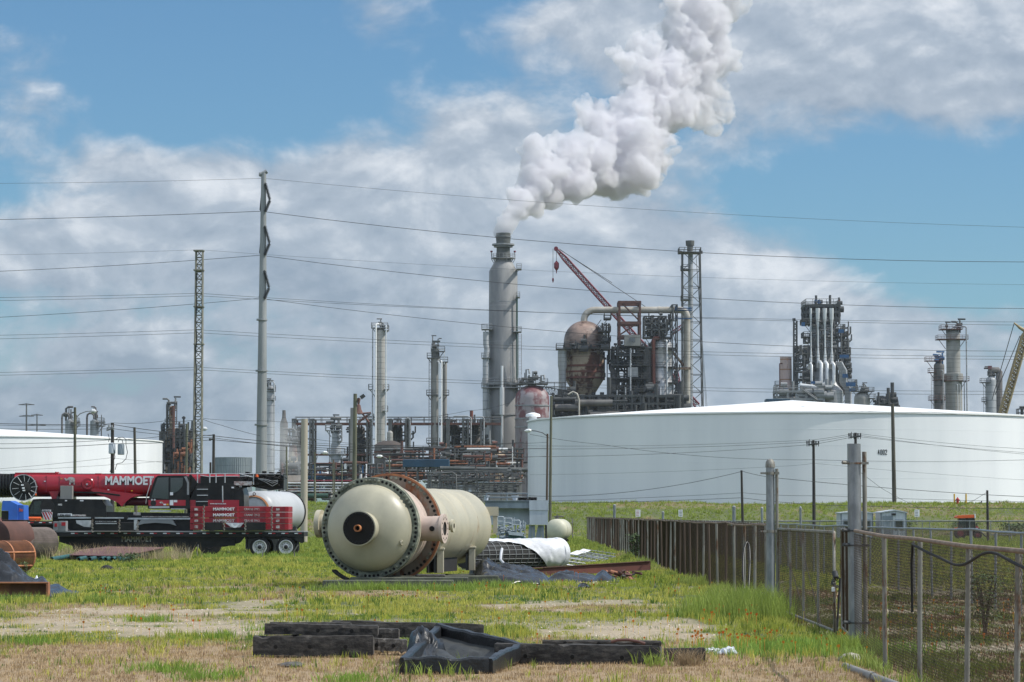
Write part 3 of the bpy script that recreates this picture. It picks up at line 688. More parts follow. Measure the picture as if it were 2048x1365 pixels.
for py, a, b in ((700, 1112, 1142), (697, 1128, 1216), (685, 1200, 1221), (665, 1196, 1221), (640, 1208, 1222)):
    mm = MB(); plat(mm, rx, DR-3, ZW(py, DR), XW(a, DR), XW(b, DR), 3.5, 1.3, True, .07); mm.build('platform', K['darksteel'], rt)
mm = MB(); clutter(mm, 1140, 1212, 684, 698, DR-7, 40, 3, .1, .4, 11); clutter(mm, 1200, 1222, 645, 760, DR-1, 45, 5, .08, .3, 12); mm.build('pipework', K['darksteel'], rt)
mm = MB()
for x in (1133, 1150, 1187, 1204): mm.cyl((XW(x, DR), DR-2, 2), P(x, 785, DR-2), .55, n=8); mm.cyl((XW(x, DR), DR+6, 2), P(x, 785, DR+6), .55, n=8)
mm.build('leg', K['darksteel'], rt)
MB().tube([(XW(1125, 716), 716, 2), P(1125, 780, 716)], LW(9.5, 716), 20).build('lower_riser', K['brownvessel'], rt)
MB().lathe((XW(1125, 716), 716, 0), (0, 0, 1), [(ZW(780, 716), LW(7.5, 716)), (ZW(740, 716), LW(7.5, 716)), (ZW(733, 716), LW(9, 716)), (ZW(700, 716), LW(9, 716))], 24).build('upper_riser', K['insul_clean'], rt)
mm = MB(); r_ = LW(6.7, DR); hy = 620.5
arc = [P(1168, 650, DR), P(1168, 640, DR)] + [P(1168+22*(1-math.cos(R(a))), 640-19.5*math.sin(R(a)), DR) for a in range(15, 91, 15)]
arc += [P(1360, hy, DR)] + [P(1360+14*math.sin(R(a)), hy+14*(1-math.cos(R(a))), DR) for a in range(15, 91, 15)] + [P(1374, 700, DR), (XW(1374, DR), DR, 2)]
mm.tube(arc, r_, 20); oh = mm.build('overhead_pipe', K['tanpipe'], None, 'wide pale pipe arching from the rusty dome over to a tall vertical leg', cat='pipe')
mm = MB()
for x in (1280, 1318, 1345): mm.lathe(P(x, hy, DR), (1, 0, 0), [(-.25, r_*1.03), (-.25, r_*1.14), (.25, r_*1.14), (.25, r_*1.03)], 20)
mm.build('pipe_collar', K['tanpipe'], oh)
mm = MB()
for py in (613, 617, 634): mm.tube([P(1353+3*math.sin(k), py+k*.35, DR-1.2) for k in range(12)] + [P(1384, py+4, DR-1.2)], .16, 5)
mm.build('blue_rope', K['blue'], oh)

# steel frame tower between the vessels
ft = thing('steel_frame_tower', 'red brown steel frame tower with a small white shack between the rusty vessels', 'steel tower', (XW(1265, 715), 715, 2))
mm = MB(); zs_ = [ZW(p, 715) for p in (700, 672, 645, 604)]
mm.frame([XW(1239, 715), XW(1280, 715)], [712, 720], zs_, .55, 1, .75); mm.box(XW(1239, 715), XW(1280, 715), 711.6, 712.3, ZW(609, 715), ZW(604.5, 715)); mm.build('upper_frame', K['redbeam'], ft)
mm = MB(); mm.frame([XW(x, 715) for x in (1236, 1257, 1276, 1290)], [712, 719], [2] + [ZW(p, 715) for p in (830, 805, 783, 757, 731, 708, 694)], .7, .8, .55); mm.build('lower_frame', K['darksteel'], ft)
mm = MB(); mm.pxbox(1249, 1281, 670, 692, 708, 711.5); mm.build('shack', K['concrete'], ft)
mm = MB(); mm.pxbox(1259, 1270, 676, 684, 707.9, 708.01); mm.build('shack_window', K['glass'], ft)
for a, b, py in ((1240, 1292, 694), (1222, 1300, 731), (1222, 1300, 757), (1222, 1300, 783), (1235, 1290, 712)):
    mm = MB(); plat(mm, XW((a+b)/2, 711), 711, ZW(py, 711), XW(a, 711), XW(b, 711), 2, 1.2, False, .06); mm.build('platform', K['darksteel'], ft)
mm = MB(); clutter(mm, 1222, 1296, 690, 800, 714, 150, 6, .08, .35, 21); mm.build('pipework', K['darksteel'], ft)
mm = MB(); mm.pxbox(1256, 1276, 735, 754, 709, 714); mm.build('cabinet', K['greysteel'], ft)
MB().tube([(XW(1228, 712), 712, 2), P(1228, 752, 712), P(1227, 745, 712), P(1222, 735, 712)], LW(5.8, 712), 16).build('dark_riser', K['brownvessel'], ft)
for px, ty in ((1234, 781), (1251, 775), (1261, 697)):
    MB().cyl((XW(px, 704), 704, 2), P(px, ty, 704), LW(1.4, 704), n=10).build('pipe', K['insul_grey'], ft)

# fractionator column
DC = 720.0
fc = column('column_vessel', 'grey white column with a red brown pipe down its left and frames on top', 'column vessel', DC, 1321, [(676, 25), (696, 25.5), (700, 24), (760, 23), (764, 26), (800, 26)], 'insul_clean', plats=[(676, 1286, 1344), (697, 1284, 1352), (735, 1286, 1350), (766, 1286, 1352), (800, 1284, 1360)],
     pipes=[(1305, 678, None, 4.4, 'redrust'), (1332, 682, None, 2, 'whitepipe'), (1319, 775, 815, 2, 'whitepipe'), (1297, 700, None, 3, 'brownvessel')], gear=5, platmat='darksteel')
mm = MB(); mm.frame([XW(x, DC) for x in (1289, 1303, 1318, 1332)], [DC-4, DC+4], [ZW(p, DC) for p in (674, 660, 648, 634)], .35, .5, .35); clutter(mm, 1290, 1334, 636, 674, DC-3, 70, 6, .08, .4, 31); mm.build('top_frame', K['midsteel'], fc)
mm = MB(); mm.frame([XW(x, DC-5) for x in (1284, 1296)], [DC-5, DC+2], [2] + [ZW(p, DC) for p in (790, 765, 735, 697)], .5, .8, .4); mm.frame([XW(x, DC-5) for x in (1346, 1356)], [DC-5, DC+2], [2] + [ZW(p, DC) for p in (800, 766, 735, 700, 664, 640, 612)], .3, .9, .3); mm.build('side_frame', K['darksteel'], fc)
mm = MB(); clutter(mm, 1282, 1358, 690, 812, DC-5, 70, 12, .06, .22, 33); mm.build('pipework', K['darksteel'], fc)
mm = MB(); mm.bar(P(1343, 702, DC), P(1368, 732, DC), .5); mm.pxbox(1346, 1382, 735, 739.5, DC-1.6, DC-.9); mm.build('pipe_support', K['rustvessel'], fc)

# dark pipework at the foot of the rusty vessels
pu = thing('process_unit', 'dark tangle of pipes and steel at the foot of the rusty domed vessels', 'process unit', (XW(1250, 700), 700, 2))
mm = MB(); mm.frame([XW(x, 700) for x in range(1112, 1372, 17)], [700, 712], [2] + [ZW(p, 700) for p in (826, 806, 790)], .45, .5, .5); mm.build('frame', K['darksteel'], pu)
mm = MB(); clutter(mm, 1108, 1366, 790, 850, 699, 230, 12, .12, .7, 41); mm.build('pipework', K['darksteel'], pu)
mm = MB(); mm.tube([P(1158, 850, 697), P(1158, 800, 697), P(1154, 788, 697), P(1146, 784, 697), P(1136, 790, 697)], LW(2, 697), 10); mm.build('pipe', K['tanpipe'], pu)
for y, a, b in ((806, 1150, 1225), (830, 1180, 1240), (816, 1110, 1160)):
    mm = MB(); mm.cyl(P(a, y, 698), P(b, y, 698), .9, n=10); mm.build('pipe', K['brownvessel'], pu)
br = thing('pipe_bridge', 'lattice walkway bridge joining the pink domed vessel to the rusty one', 'walkway', (XW(1112, 700), 700, 2))
mm = MB(); mm.lattice(P(1078, 779, 700), P(1140, 789, 700), 1.6, 1.6, 10, .14); mm.rail(XW(1078, 700), XW(1140, 700), 699, 701, ZW(784, 700), 2.4, 2, .06); mm.build('truss', K['midsteel'], br)
mm = MB(); mm.cyl((XW(1106, 700), 700, 2), P(1106, 786, 700), .3, n=8); mm.build('leg', K['midsteel'], br)

# flare tower
DF = 820.0; fl = thing('flare_tower', 'tall thin lattice flare tower holding a dark vertical pipe', 'flare tower', (XW(1384, DF), DF, 2))
mm = MB(); mm.cyl((XW(1381, DF), DF, 2), P(1381, 498, DF), LW(5, DF), n=14); mm.build('flare_pipe', K['insul_grey'], fl)
mm = MB(); mm.cyl(P(1380, 503, DF), P(1380, 492, DF), LW(6, DF), n=14); mm.cyl(P(1380, 492, DF), P(1380, 482, DF), LW(8.5, DF), LW(9, DF), 14); mm.build('flare_tip', K['stack_dark'], fl)
mm = MB(); a = Vector(P(1382, 506, DF)); b0 = Vector((XW(1387, DF), DF, 2)); mm.lattice(b0, a, LW(44, DF), LW(35, DF), 15, .26, up=(0, 1, 0)); mm.build('lattice_frame', K['midsteel'], fl)
mm = MB(); plat(mm, a.x, DF, a.z, XW(1359, DF), XW(1403, DF), 3.6, 1.3, False, .09)
for py in (540, 600, 664, 730): plat(mm, a.x, DF, ZW(py, DF), XW(1364, DF), XW(1380, DF), 3, 1.3, False, .07)
mm.build('platform', K['midsteel'], fl)
for x in (1360, 1402): MB().cyl(P(x, 508, DF), P(x, 502, DF), .5, n=8).build('beacon_lamp', K['darksteel'], fl)
mm = MB()
for x in (1396, 1400): mm.cyl(P(1392, 510, DF), (XW(x+30, DF+20), DF+20, 2), .05, n=4)
mm.build('guy_cable', K['wire'], fl)

# lattice boom cranes
def crane_boom(label, base, tip, w, n, m, d, hook, back, extra=None):
    t = thing('lattice_crane', label, 'crane', base)
    mm = MB(); L_ = Vector(tip)-Vector(base); mm.lattice(base, Vector(base)+L_*.94, w, w*.9, n, .32, up=(0, 1, 0)); mm.lattice(Vector(base)+L_*.94, tip, w*.9, w*.3, 3, .3, up=(0, 1, 0)); mm.build('boom', K[m], t)
    mm = MB(); mm.cyl(Vector(tip)+Vector((0, -1, 0)), Vector(tip)+Vector((0, 1, 0)), w*.45, n=12); mm.build('sheave', K[m], t)
    for hx, hy_, sz in hook:
        mm = MB(); q = Vector(P(hx, hy_, d)); mm.cyl((q.x, d, tip[2]), (q.x, d, q.z), .07, n=4); mm.build('hoist_rope', K['wire'], t)
        mm = MB(); mm.lathe((q.x, d, q.z), (0, 0, -1), [(-sz, .1), (-sz*.5, sz*.5), (sz*.4, sz*.5), (sz, .15), (sz*1.5, .12)], 8); mm.build('hook_block', K[m], t)
    mm = MB()
    for a, b in back: mm.cyl(P(*a, d), P(*b, d), .09, n=4)
    mm.build('pendant_rope', K['wire'], t)
    return t
DK = 860.0
crane_boom('dark red lattice crane boom rising left behind the arching pipe', P(1395, 812, DK), P(1112, 498, DK), LW(9.5, DK), 52, 'cranered', DK, [(1113, 532, 1.6), (1106, 560, .6)], [((1118, 498), (1222, 568)), ((1222, 568), (1300, 620)), ((1120, 500), (1224, 566))])
c2 = thing('lattice_crane', 'dark red lattice mast leaning behind the vertical leg of the pale pipe', 'crane', P(1392, 815, 840))
mm = MB(); mm.lattice(P(1352, 744, 840), P(1372, 832, 840), 1.1, 1.1, 12, .2, up=(0, 1, 0)); mm.lattice(P(1342, 668, 840), P(1372, 648, 840), 1.0, 1.0, 5, .2, up=(0, 1, 0)); mm.build('boom', K['cranered'], c2)
DY = 640.0
yc = crane_boom('yellow lattice crane boom leaning in at the right edge above the white tank', P(1999, 850, DY), P(2053, 662, DY), LW(13, DY), 26, 'craneyellow', DY, [], [((2040, 672), (1990, 790)), ((2028, 648), (1984, 800)), ((2053, 662), (2120, 640))])
mm = MB(); mm.tube([P(2053, 664, DY), P(2040, 656, DY), P(2028, 646, DY)], [.5, .4, .15], 6); mm.build('jib', K['craneyellow'], yc)

# right-hand cracking unit
DU = 850.0; ux = XW(1647, DU, 700)
cu_ = thing('cracking_unit', 'pale blue grey tower unit with four tall white downpipes and a crown of dark frames', 'process unit', (ux, DU, 2))
MB().lathe((ux, DU, 0), (0, 0, 1), pf([(648, 24), (655, 27), (735, 27), (748, 30), (770, 38), (806, 38)], DU), 40, True, False).build('shell', K['insul_grey'], cu_)
MB().lathe((XW(1668, 838), 838, 0), (0, 0, 1), [(2, LW(20, 838)), (ZW(783, 838), LW(20, 838)), (ZW(770, 838), LW(9, 838)), (ZW(762, 838), LW(5, 838))], 32, False).build('lower_vessel', K['insul_clean'], cu_)
for px, bot in ((1622, 762), (1636, 735), (1650, 735), (1663.5, 735)):
    w = 2.1 if px == 1622 else 3.0; x = XW(px, 838, 680); mm = MB()
    mm.lathe((x, 838, 0), (0, 0, 1), [(ZW(bot, 838), LW(w, 838)), (ZW(712, 838), LW(w*1.0, 838)), (ZW(700, 838), LW(w*.55, 838)), (ZW(655, 838), LW(w*.55, 838)), (ZW(636, 838), LW(w*1.35 if w > 2.5 else w, 838)), (ZW(617, 838), LW(w*1.45 if w > 2.5 else w, 838))], 16); mm.build('downpipe', K['whitepipe'], cu_)
for px, top, end in ((1623.5, 727, 770), (1642.5, 724, 778), (1654, 725, 770), (1667.5, 726, 775)):
    w = LW(2.2 if px < 1630 else 3.6, 836); q = -8 if px > 1630 else 0
    mm = MB(); mm.tube([P(px-6, top+12, 837.5), P(px-5, top+3, 837), P(px-2.5, top, 836), P(px, top+4, 835), P(px, end-10, 835), P(px+q*.4, end-3, 835), P(px+q*1.4, end, 835)], w, 12); mm.build('transfer_pipe', K['whitepipe'], cu_)
mm = MB(); mm.tube([P(1600, 771, 834), P(1632, 775, 834), P(1642, 773, 834)], LW(4.2, 834), 12); mm.build('transfer_pipe', K['whitepipe'], cu_)
mm = MB(); mm.frame([XW(x, DU) for x in (1611, 1618, 1630, 1643, 1657, 1670, 1677)], [DU-6, DU+6], [ZW(p, DU) for p in (650, 638, 625, 612)], .5, .5, .8); clutter(mm, 1610, 1678, 608, 650, DU-5, 130, 9, .12, .45, 51); mm.build('crown_frame', K['darksteel'], cu_)
mm = MB(); mm.rail(XW(1610, DU), XW(1678, DU), DU-7, DU+7, ZW(612, DU), 1.6, 2, .08); mm.build('crown_rail', K['midsteel'], cu_)
for px in (1631, 1638):
    mm = MB(); mm.cyl(P(px, 612, DU), P(px, 600, DU), .35, n=8); mm.cyl(P(px-3, 605, DU), P(px+4, 605, DU), .2, n=6); mm.build('relief_valve', K['blue'], cu_)
mm = MB(); mm.cyl(P(1677, 614, DU), P(1677, 598, DU), .1, n=6); mm.build('flag_pole', K['midsteel'], cu_)
mm = MB(); mm.pxbox(1677.5, 1680.5, 601, 608, DU-.05, DU+.05); mm.build('flag', K['fire'], cu_)
for py, a, b in ((650, 1603, 1625), (676, 1605, 1622), (706, 1592, 1620), (687, 1609, 1620), (661, 1670, 1688), (675, 1668, 1692), (706, 1676, 1692), (716, 1676, 1698), (733, 1680, 1698), (748, 1682, 1701), (757, 1684, 1696), (771, 1690, 1711), (782, 1695, 1712)):
    mm = MB(); plat(mm, ux, DU-3, ZW(py, DU), XW(a, DU), XW(b, DU), 4, 1.4, True, .09); mm.build('platform', K['midsteel'], cu_)
for a, b, y0, y1 in ((1677, 1688, 659, 666), (1603, 1610, 645, 653), (1679, 1698, 709, 717), (1685, 1696, 748, 756), (1692, 1711, 765, 773), (1699, 1711, 777, 783), (1568, 1576, 776, 782), (1622, 1631, 763, 768)):
    mm = MB(); mm.pxbox(a, b, y0, y1, 834, 834.2); mm.build('blue_tarpaulin', K['blue'], cu_)
mm = MB()
for k in range(4):
    o = k*3.6; mm.tube([P(1671+o, 724, 836-k*.3), P(1681+o, 742, 836-k*.3), P(1681+o, 764, 836-k*.3), P(1692+o*.8, 780, 836-k*.3), (XW(1692+o*.8, 836), 836-k*.3, 2)], .42, 8)
mm.build('pipe_bundle', K['insul_clean'], cu_)
mm = MB(); clutter(mm, 1592, 1626, 690, 780, 840, 120, 6, .1, .35, 52); clutter(mm, 1676, 1702, 655, 790, 842, 130, 6, .08, .3, 53); clutter(mm, 1628, 1672, 640, 720, 841, 60, 2, .1, .3, 54); mm.build('pipework', K['midsteel'], cu_)
mm = MB(); mm.lattice((XW(1590.5, DU), DU, 2), P(1590.5, 642, DU), LW(6.2, DU), LW(6.2, DU), 34, .3, up=(0, 1, 0)); mm.cyl(P(1588, 642, DU), P(1588, 637, DU), .5, n=8); mm.build('hoist_mast', K['midsteel'], cu_)
mm = MB(); mm.frame([XW(x, 832) for x in (1553, 1575, 1592, 1612, 1630, 1647)], [829, 838], [2, ZW(797, 832), ZW(782, 832)], .6, .2, .8); mm.rail(XW(1552, 832), XW(1648, 832), 828, 838, ZW(782, 832), 1.3, 2.2, .08)
mm.bar(P(1600, 776, 828), P(1634, 800, 828), .3); mm.bar(P(1600, 773, 828), P(1634, 797, 828), .15); mm.build('lower_deck', K['greysteel'], cu_)
mm = MB(); clutter(mm, 1552, 1650, 784, 806, 829, 80, 7, .12, .6, 55); mm.build('pipework', K['greysteel'], cu_)
column('waste_heat_stack', 'short pinkish banded stack left of the pale tower unit', 'smokestack', 845, 1571.5, [(714, 11.6), (722, 11.6), (735, 11.8)], 'pinkstack', plats=[(770, 1550, 1562), (778, 1548, 1560)], pipes=[(1558, 728, None, 1.1, 'redrust')], ladder=(), dome=False, gear=0)
bb = thing('blue_container', 'dark blue container roofed building low behind the white tank peak', 'container', (XW(1557, 800), 800, 2))
MB().bevbox(XW(1534, 800), XW(1582, 800), 800, 806, 2, ZW(798, 800), .1).build('container_body', K['darkblue'], bb)
column('column_vessel', 'squat cream drum with pipes on top right of the pale tower unit', 'vessel', 800, 1724, [(784, 16), (800, 16)], 'insul', plats=[(783, 1704, 1747), (797, 1736, 1750)], gear=6, gearmat='midsteel')
mm_ = thing('process_unit', 'low dark piping just above the white tank roof right of the cream drum', 'process unit', (XW(1770, 790), 790, 2))
mm = MB(); clutter(mm, 1752, 1784, 800, 822, 790, 60, 5, .12, .6, 61); mm.cyl((XW(1757, 790), 790, 2), P(1757, 785, 790), .3, n=8); mm.cyl((XW(1777, 790), 790, 2), P(1777, 800, 790), .15, n=6); mm.build('pipework', K['darksteel'], mm_)

column('column_vessel', 'tall banded grey column with rusty round platforms left of the yellow crane', 'column vessel', 780, 1906, [(657, 14), (747, 14), (748, 19), (762, 19), (764, 17)], 'insul', plats=[(659, 1880, 1923), (679, 1873, 1934), (762, 1886, 1936)],
     pipes=[(1929, 655, None, 1.5, 'insul_grey'), (1925, 762, None, 1.1, 'insul_grey'), (1917, 770, None, .8, 'whitepipe'), (1912, 770, None, .8, 'whitepipe')], gear=6, platmat='redbeam', gearmat='darksteel')
column('column_vessel', 'shorter dark grey column with platforms hugging the tall banded column', 'column vessel', 776, 1878, [(724, 10.5)], 'brownvessel', plats=[(722, 1850, 1884), (745, 1857, 1870), (760, 1866, 1892), (800, 1858, 1890)], pipes=[(1884, 742, None, 1, 'insul_grey')], ladder=[(1863, 745, None)], gear=5, platmat='redbeam', gearmat='blue')
vv_ = column('column_vessel', 'slim grey column with a gooseneck pipe between the banded column and the yellow crane', 'column vessel', 800, 1982, [(753, 10.8)], 'insul_grey', plats=[(765, 1961, 1980), (803, 1965, 1972)], ladder=[(1967, 766, None)], gear=5, gearmat='darksteel')
mm = MB(); mm.tube([P(1981, 752, 800), P(1981, 744, 800), P(1984, 741, 800), P(1996, 741, 800), P(1998.5, 744, 800), (XW(1998.5, 800), 800, 2)], .95, 10); mm.build('gooseneck_pipe', K['brownvessel'], vv_)
mm = MB(); mm.pxbox(1976, 1984, 732, 738.5, 799, 799.3); mm.build('sign_panel', K['pinkdome'], vv_)
ss = thing('process_unit', 'small railed pipe stand at the far right edge above the white tank', 'process unit', (XW(2044, 700), 700, 2))
mm = MB(); mm.rail(XW(2038, 700), XW(2056, 700), 699, 702, ZW(834, 700), 2, 1.2, .1); mm.cyl((XW(2044, 700), 700, 2), P(2044, 815, 700), .35, n=8); mm.cyl(P(2039, 815, 700), P(2051, 815, 700), .3, n=8); mm.build('pipework', K['darksteel'], ss)
# ------------------------------------------------------------------ left and middle refinery
def pole_like(*a, **k): return column(*a, **k)
tt = column('column_vessel', 'tall slim insulated column with bright white pipes down both sides', 'column vessel', 620, 761, [(656, 9.6)], 'insul', plats=[(656, 743, 776), (661, 768, 778), (779, 737, 746), (779, 768, 778), (822, 766, 776), (838, 736, 748)],
     pipes=[(746, 650, None, 1.3, 'insul_grey'), (752.5, 649, None, 1.7, 'white'), (773, 652, None, 1.3, 'whitepipe')], gear=2, platmat='greysteel')
t2 = column('column_vessel', 'dark headed slim column with platforms and two white pipes left of the grey stack', 'column vessel', 650, 870.5, [(698, 7.5), (716, 7.5), (717, 8.6)], 'concrete', plats=[(703, 862, 890), (716, 854, 879), (724, 880, 896), (790, 853, 878), (790, 886, 898), (838, 886, 896), (886, 853, 880)],
     pipes=[(878, 724, None, 1.2, 'whitepipe'), (883.5, 722, None, 1.5, 'white'), (889, 700, 730, .8, 'whitepipe')], ladder=[(861, 716, None)], gear=5, platmat='midsteel')
MB().lathe((XW(889, 655), 655, 0), (0, 0, 1), [(2, LW(4.6, 655)), (ZW(726, 655), LW(4.6, 655))], 16).build('side_column', K['concrete'], t2)
mm = MB(); mm.lathe((XW(870.5, 650, 698), 650, 0), (0, 0, 1), [(ZW(716, 650), LW(8, 650)), (ZW(698, 650), LW(8, 650))], 16); mm.build('dark_head', K['stack_dark'], t2)
# behind the steel power pole
b1 = column('column_vessel', 'pale column with a curled top pipe half hidden by the steel power pole', 'column vessel', 840, 541, [(772, 7), (800, 8.5)], 'insul_grey', plats=[(778, 534, 551), (783, 534, 551), (800, 532, 551)], gear=3)
mm = MB(); mm.tube([P(538, 775, 838), P(538, 767, 838), P(541, 763.5, 838), P(546, 763.5, 838), P(548.5, 767, 838), (XW(548.5, 838), 838, 2)], LW(1.4, 838), 10); mm.build('gooseneck_pipe', K['insul_grey'], b1)
column('smokestack', 'thin dark chimney rising out of drifting steam right of the steel power pole', 'smokestack', 760, 568, [(821, 3.2), (836, 4), (848, 8)], 'brownvessel', dome=False)
# pipe rack bridge with drums hung in it
rk = thing('pipe_rack', 'long steel pipe rack bridge crossing behind the slim columns', 'pipe rack', (XW(800, 650), 650, 2))
mm = MB()
for py, h in ((846, 4.5), (908, 3.5)):
    if py == 846: mm.box(XW(590, 650), XW(1002, 650), 649, 653, ZW(py+h, 650), ZW(py, 650))
    else: mm.box(XW(590, 650), XW(748, 650), 649, 653, ZW(py+h, 650), ZW(py, 650)); mm.box(XW(806, 650), XW(1002, 650), 649, 653, ZW(py+h, 650), ZW(py, 650))
mm.build('bridge_beam', K['redbeam'], rk)
mm = MB(); mm.rail(XW(590, 650), XW(1002, 650), 649.2, 653, ZW(845.5, 650), 1.3, 3, .07, 'fb'); mm.build('handrail', K['midsteel'], rk)
for a, b in ((585, 590), (620, 627), (699, 703), (734, 741), (778, 782), (812, 818), (894, 898), (926, 936), (962, 968)):
    mm = MB(); mm.frame([XW(a, 650), XW(b, 650)], [649, 656], [2] + [ZW(p, 650) for p in (950, 925, 900, 878, 858, 838)], .42, .8, .3); mm.build('trestle', K['midsteel'], rk)
mm = MB()
for a, b, py in ((590, 625, 878), (703, 738, 870), (740, 782, 878), (782, 815, 878), (898, 930, 871), (898, 965, 890), (930, 965, 871), (590, 625, 862)): mm.box(XW(a, 650), XW(b, 650), 649.5, 650, ZW(py+1.5, 650), ZW(py, 650))
clutter(mm, 690, 745, 850, 950, 652, 60, 3, .08, .3, 71); clutter(mm, 780, 820, 838, 930, 652, 50, 3, .08, .3, 72); clutter(mm, 895, 970, 838, 945, 652, 130, 3, .08, .3, 73); mm.build('pipework', K['midsteel'], rk)
mm = MB()
for pts in ([(906, 840), (906, 834), (910, 832.5), (935, 832.5), (942, 836), (942, 943)], [(950, 838), (953, 834), (966, 834), (968, 838), (968, 940)], [(812, 838), (816, 836), (820, 840), (820, 900)]): mm.tube([P(x, y, 647) for x, y in pts], LW(1.1, 647), 8)
mm.build('pipe_loop', K['insul_grey'], rk)
DG = 'dark drums hung in the steel pipe rack'
column('drum_vessel', 'dark drum in the pipe rack just left of the beige pillar', 'drum vessel', 655, 602, [(852, 7), (870, 7)], 'brownvessel', group=DG)
column('drum_vessel', 'near black broad drum in the pipe rack beside the leaning wooden floodlight pole', 'drum vessel', 655, 721, [(852, 9), (870, 9)], 'brownvessel', group=DG)
column('drum_vessel', 'dark drum in the pipe rack just right of the tallest slim column', 'drum vessel', 655, 796.5, [(852, 9), (912, 9)], 'brownvessel', group=DG)
column('drum_vessel', 'dark drum in the pipe rack right of the dark headed column', 'drum vessel', 655, 912, [(850, 9.3), (912, 9.3)], 'brownvessel', group=DG)
column('drum_vessel', 'dark drum in the pipe rack nearest the tall grey stack, a thin chimney above it', 'drum vessel', 655, 952, [(850, 8.5), (905, 8.5)], 'brownvessel', group=DG)
column('smokestack', 'thin rusty chimney pipe standing above the pipe rack beside the grey stack', 'smokestack', 670, 943, [(822, 3.4)], 'redrust', dome=False)
column('drum_vessel', 'pale grey pressure vessel at the foot of the tallest slim column', 'drum vessel', 640, 780, [(862, 6), (890, 6)], 'insul')
bt = thing('concrete_tower', 'narrow plain grey concrete tower behind the wooden floodlight pole', 'tower', (XW(704, 640), 640, 2))
MB().box(XW(700, 640), XW(710, 640), 640, 645, 2, ZW(816, 640)).build('tower_shaft', K['concrete'], bt)
mm = MB(); mm.bar(P(716, 845, 640), P(740, 828, 640), .4); mm.bar(P(716, 828, 640), P(742, 826, 640), .3); mm.bar(P(725, 828, 640), P(738, 845, 640), .3); mm.lathe(P(717, 828, 640), (0, 0, 1), [(0, 1.2), (1, .7), (2, .5), (2.2, .25), (3.4, .5), (3.6, .5)], 10); mm.build('davit_arm', K['redbeam'], bt)
sm = column('column_vessel', 'small necked column vessel with wide platforms in the middle of the pipe rack', 'column vessel', 560, 671.5, [(862, 7.5), (884, 7.5), (896, 10.5)], 'insul_grey', plats=[(861, 651, 684), (872, 676, 684), (882, 676, 684), (908, 655, 690)], pipes=[(660, 862, None, .8, 'midsteel'), (685, 905, None, .9, 'insul_grey')], gear=4, platmat='greysteel')
sl_ = thing('storage_silo', 'dark rusty silo with a shallow domed roof below the tallest slim column', 'silo', (XW(777, 540), 540, 2))
MB().lathe((XW(777, 540), 540, 0), (0, 0, 1), [(2, LW(29, 540)), (ZW(891, 540), LW(29, 540))], 40).build('shell', K['brownvessel'], sl_)
MB().lathe((XW(777, 540), 540, 0), (0, 0, 1), [(ZW(891, 540), LW(29.6, 540)), (ZW(885, 540), LW(20, 540)), (ZW(882, 540), 1), (ZW(881.5, 540), .01)], 40).build('domed_roof', K['siloroof'], sl_)
mm = MB()
for py in (905, 915): mm.lathe((XW(777, 540), 540, ZW(py, 540)), (0, 0, 1), [(-.15, LW(29, 540)), (-.15, LW(29.8, 540)), (.15, LW(29.8, 540)), (.15, LW(29, 540))], 40)
mm.build('stiffener_ring', K['redbeam'], sl_)
bx = thing('blue_duct', 'long dark blue box duct above the big dark pipeline', 'duct', (XW(852, 520), 520, 2))
MB().bevbox(XW(805, 520), XW(898, 520), 520, 526, ZW(935, 520), ZW(919, 520), .08).build('duct_body', K['darkblue'], bx)
mm = MB()
for px in (812, 835, 858, 880, 895): mm.box(XW(px, 520)-.15, XW(px, 520)+.15, 522, 522.4, 2, ZW(935.2, 520))
mm.build('support_leg', K['midsteel'], bx)
pl = thing('pipeline', 'big dark horizontal pipeline running to the large white tank', 'pipe', (XW(930, 505), 505, 2))
mm = MB(); mm.cyl(P(880, 937, 505), P(1056, 940, 505), LW(4.2, 505), n=16); mm.build('pipe', K['stack_dark'], pl)
mm = MB()
for px in range(812, 1056, 22): mm.box(XW(px, 505)-.12, XW(px, 505)+.12, 504.8, 505.2, 2, ZW(943, 505))
mm.build('support_leg', K['midsteel'], pl)
cb_ = thing('control_building', 'low grey building with pale doors under the big dark pipeline', 'building', (XW(980, 490), 490, 1.5))
MB().box(XW(912, 490), XW(1044, 490), 490, 500, 1.5, ZW(966, 490)).build('wall', K['concrete'], cb_)
MB().box(XW(911, 490), XW(1045, 490), 489.6, 500.4, ZW(966, 490)+.002, ZW(964, 490)).build('roof', K['steelgrey'], cb_)
for px in (922, 940, 955, 966, 990, 1012, 1030):
    mm = MB(); mm.pxbox(px-3, px+3, 971, 986, 489.93, 490.05); mm.build('door', K['lightsteel'] if px in (922, 940, 955) else K['darksteel'], cb_)
ps = thing('pipe_rack', 'silvery scaffold of thin pipes in front of the low grey building', 'pipe rack', (XW(900, 470), 470, 2))
mm = MB(); mm.frame([XW(x, 470) for x in range(858, 1050, 24)], [468, 474], [1.5] + [ZW(p, 470) for p in (975, 958, 944)], .16, .6, .16); clutter(mm, 850, 1050, 942, 968, 468, 90, 6, .04, .16, 81); clutter(mm, 850, 1050, 968, 1000, 468, 40, 6, .04, .12, 84)
mm.tube([P(862, 985, 466), P(862, 955, 466), P(868, 948, 466), P(905, 945, 466), P(912, 950, 466), P(913, 985, 466)], .12, 8); mm.build('frame', K['midsteel'], ps)
lw = thing('pipe_rack', 'low band of tanks, pipes and rails behind the crane and beige pillar', 'pipe rack', (XW(640, 500), 500, 2))
for sd, nn, mt_ in ((82, 130, 'darksteel'), (89, 60, 'redbeam'), (93, 60, 'midsteel'), ):
    mm = MB(); clutter(mm, 545, 760, 925, 1000, 498, nn, 20, .05, .28, sd); mm.build('pipework', K[mt_], lw)
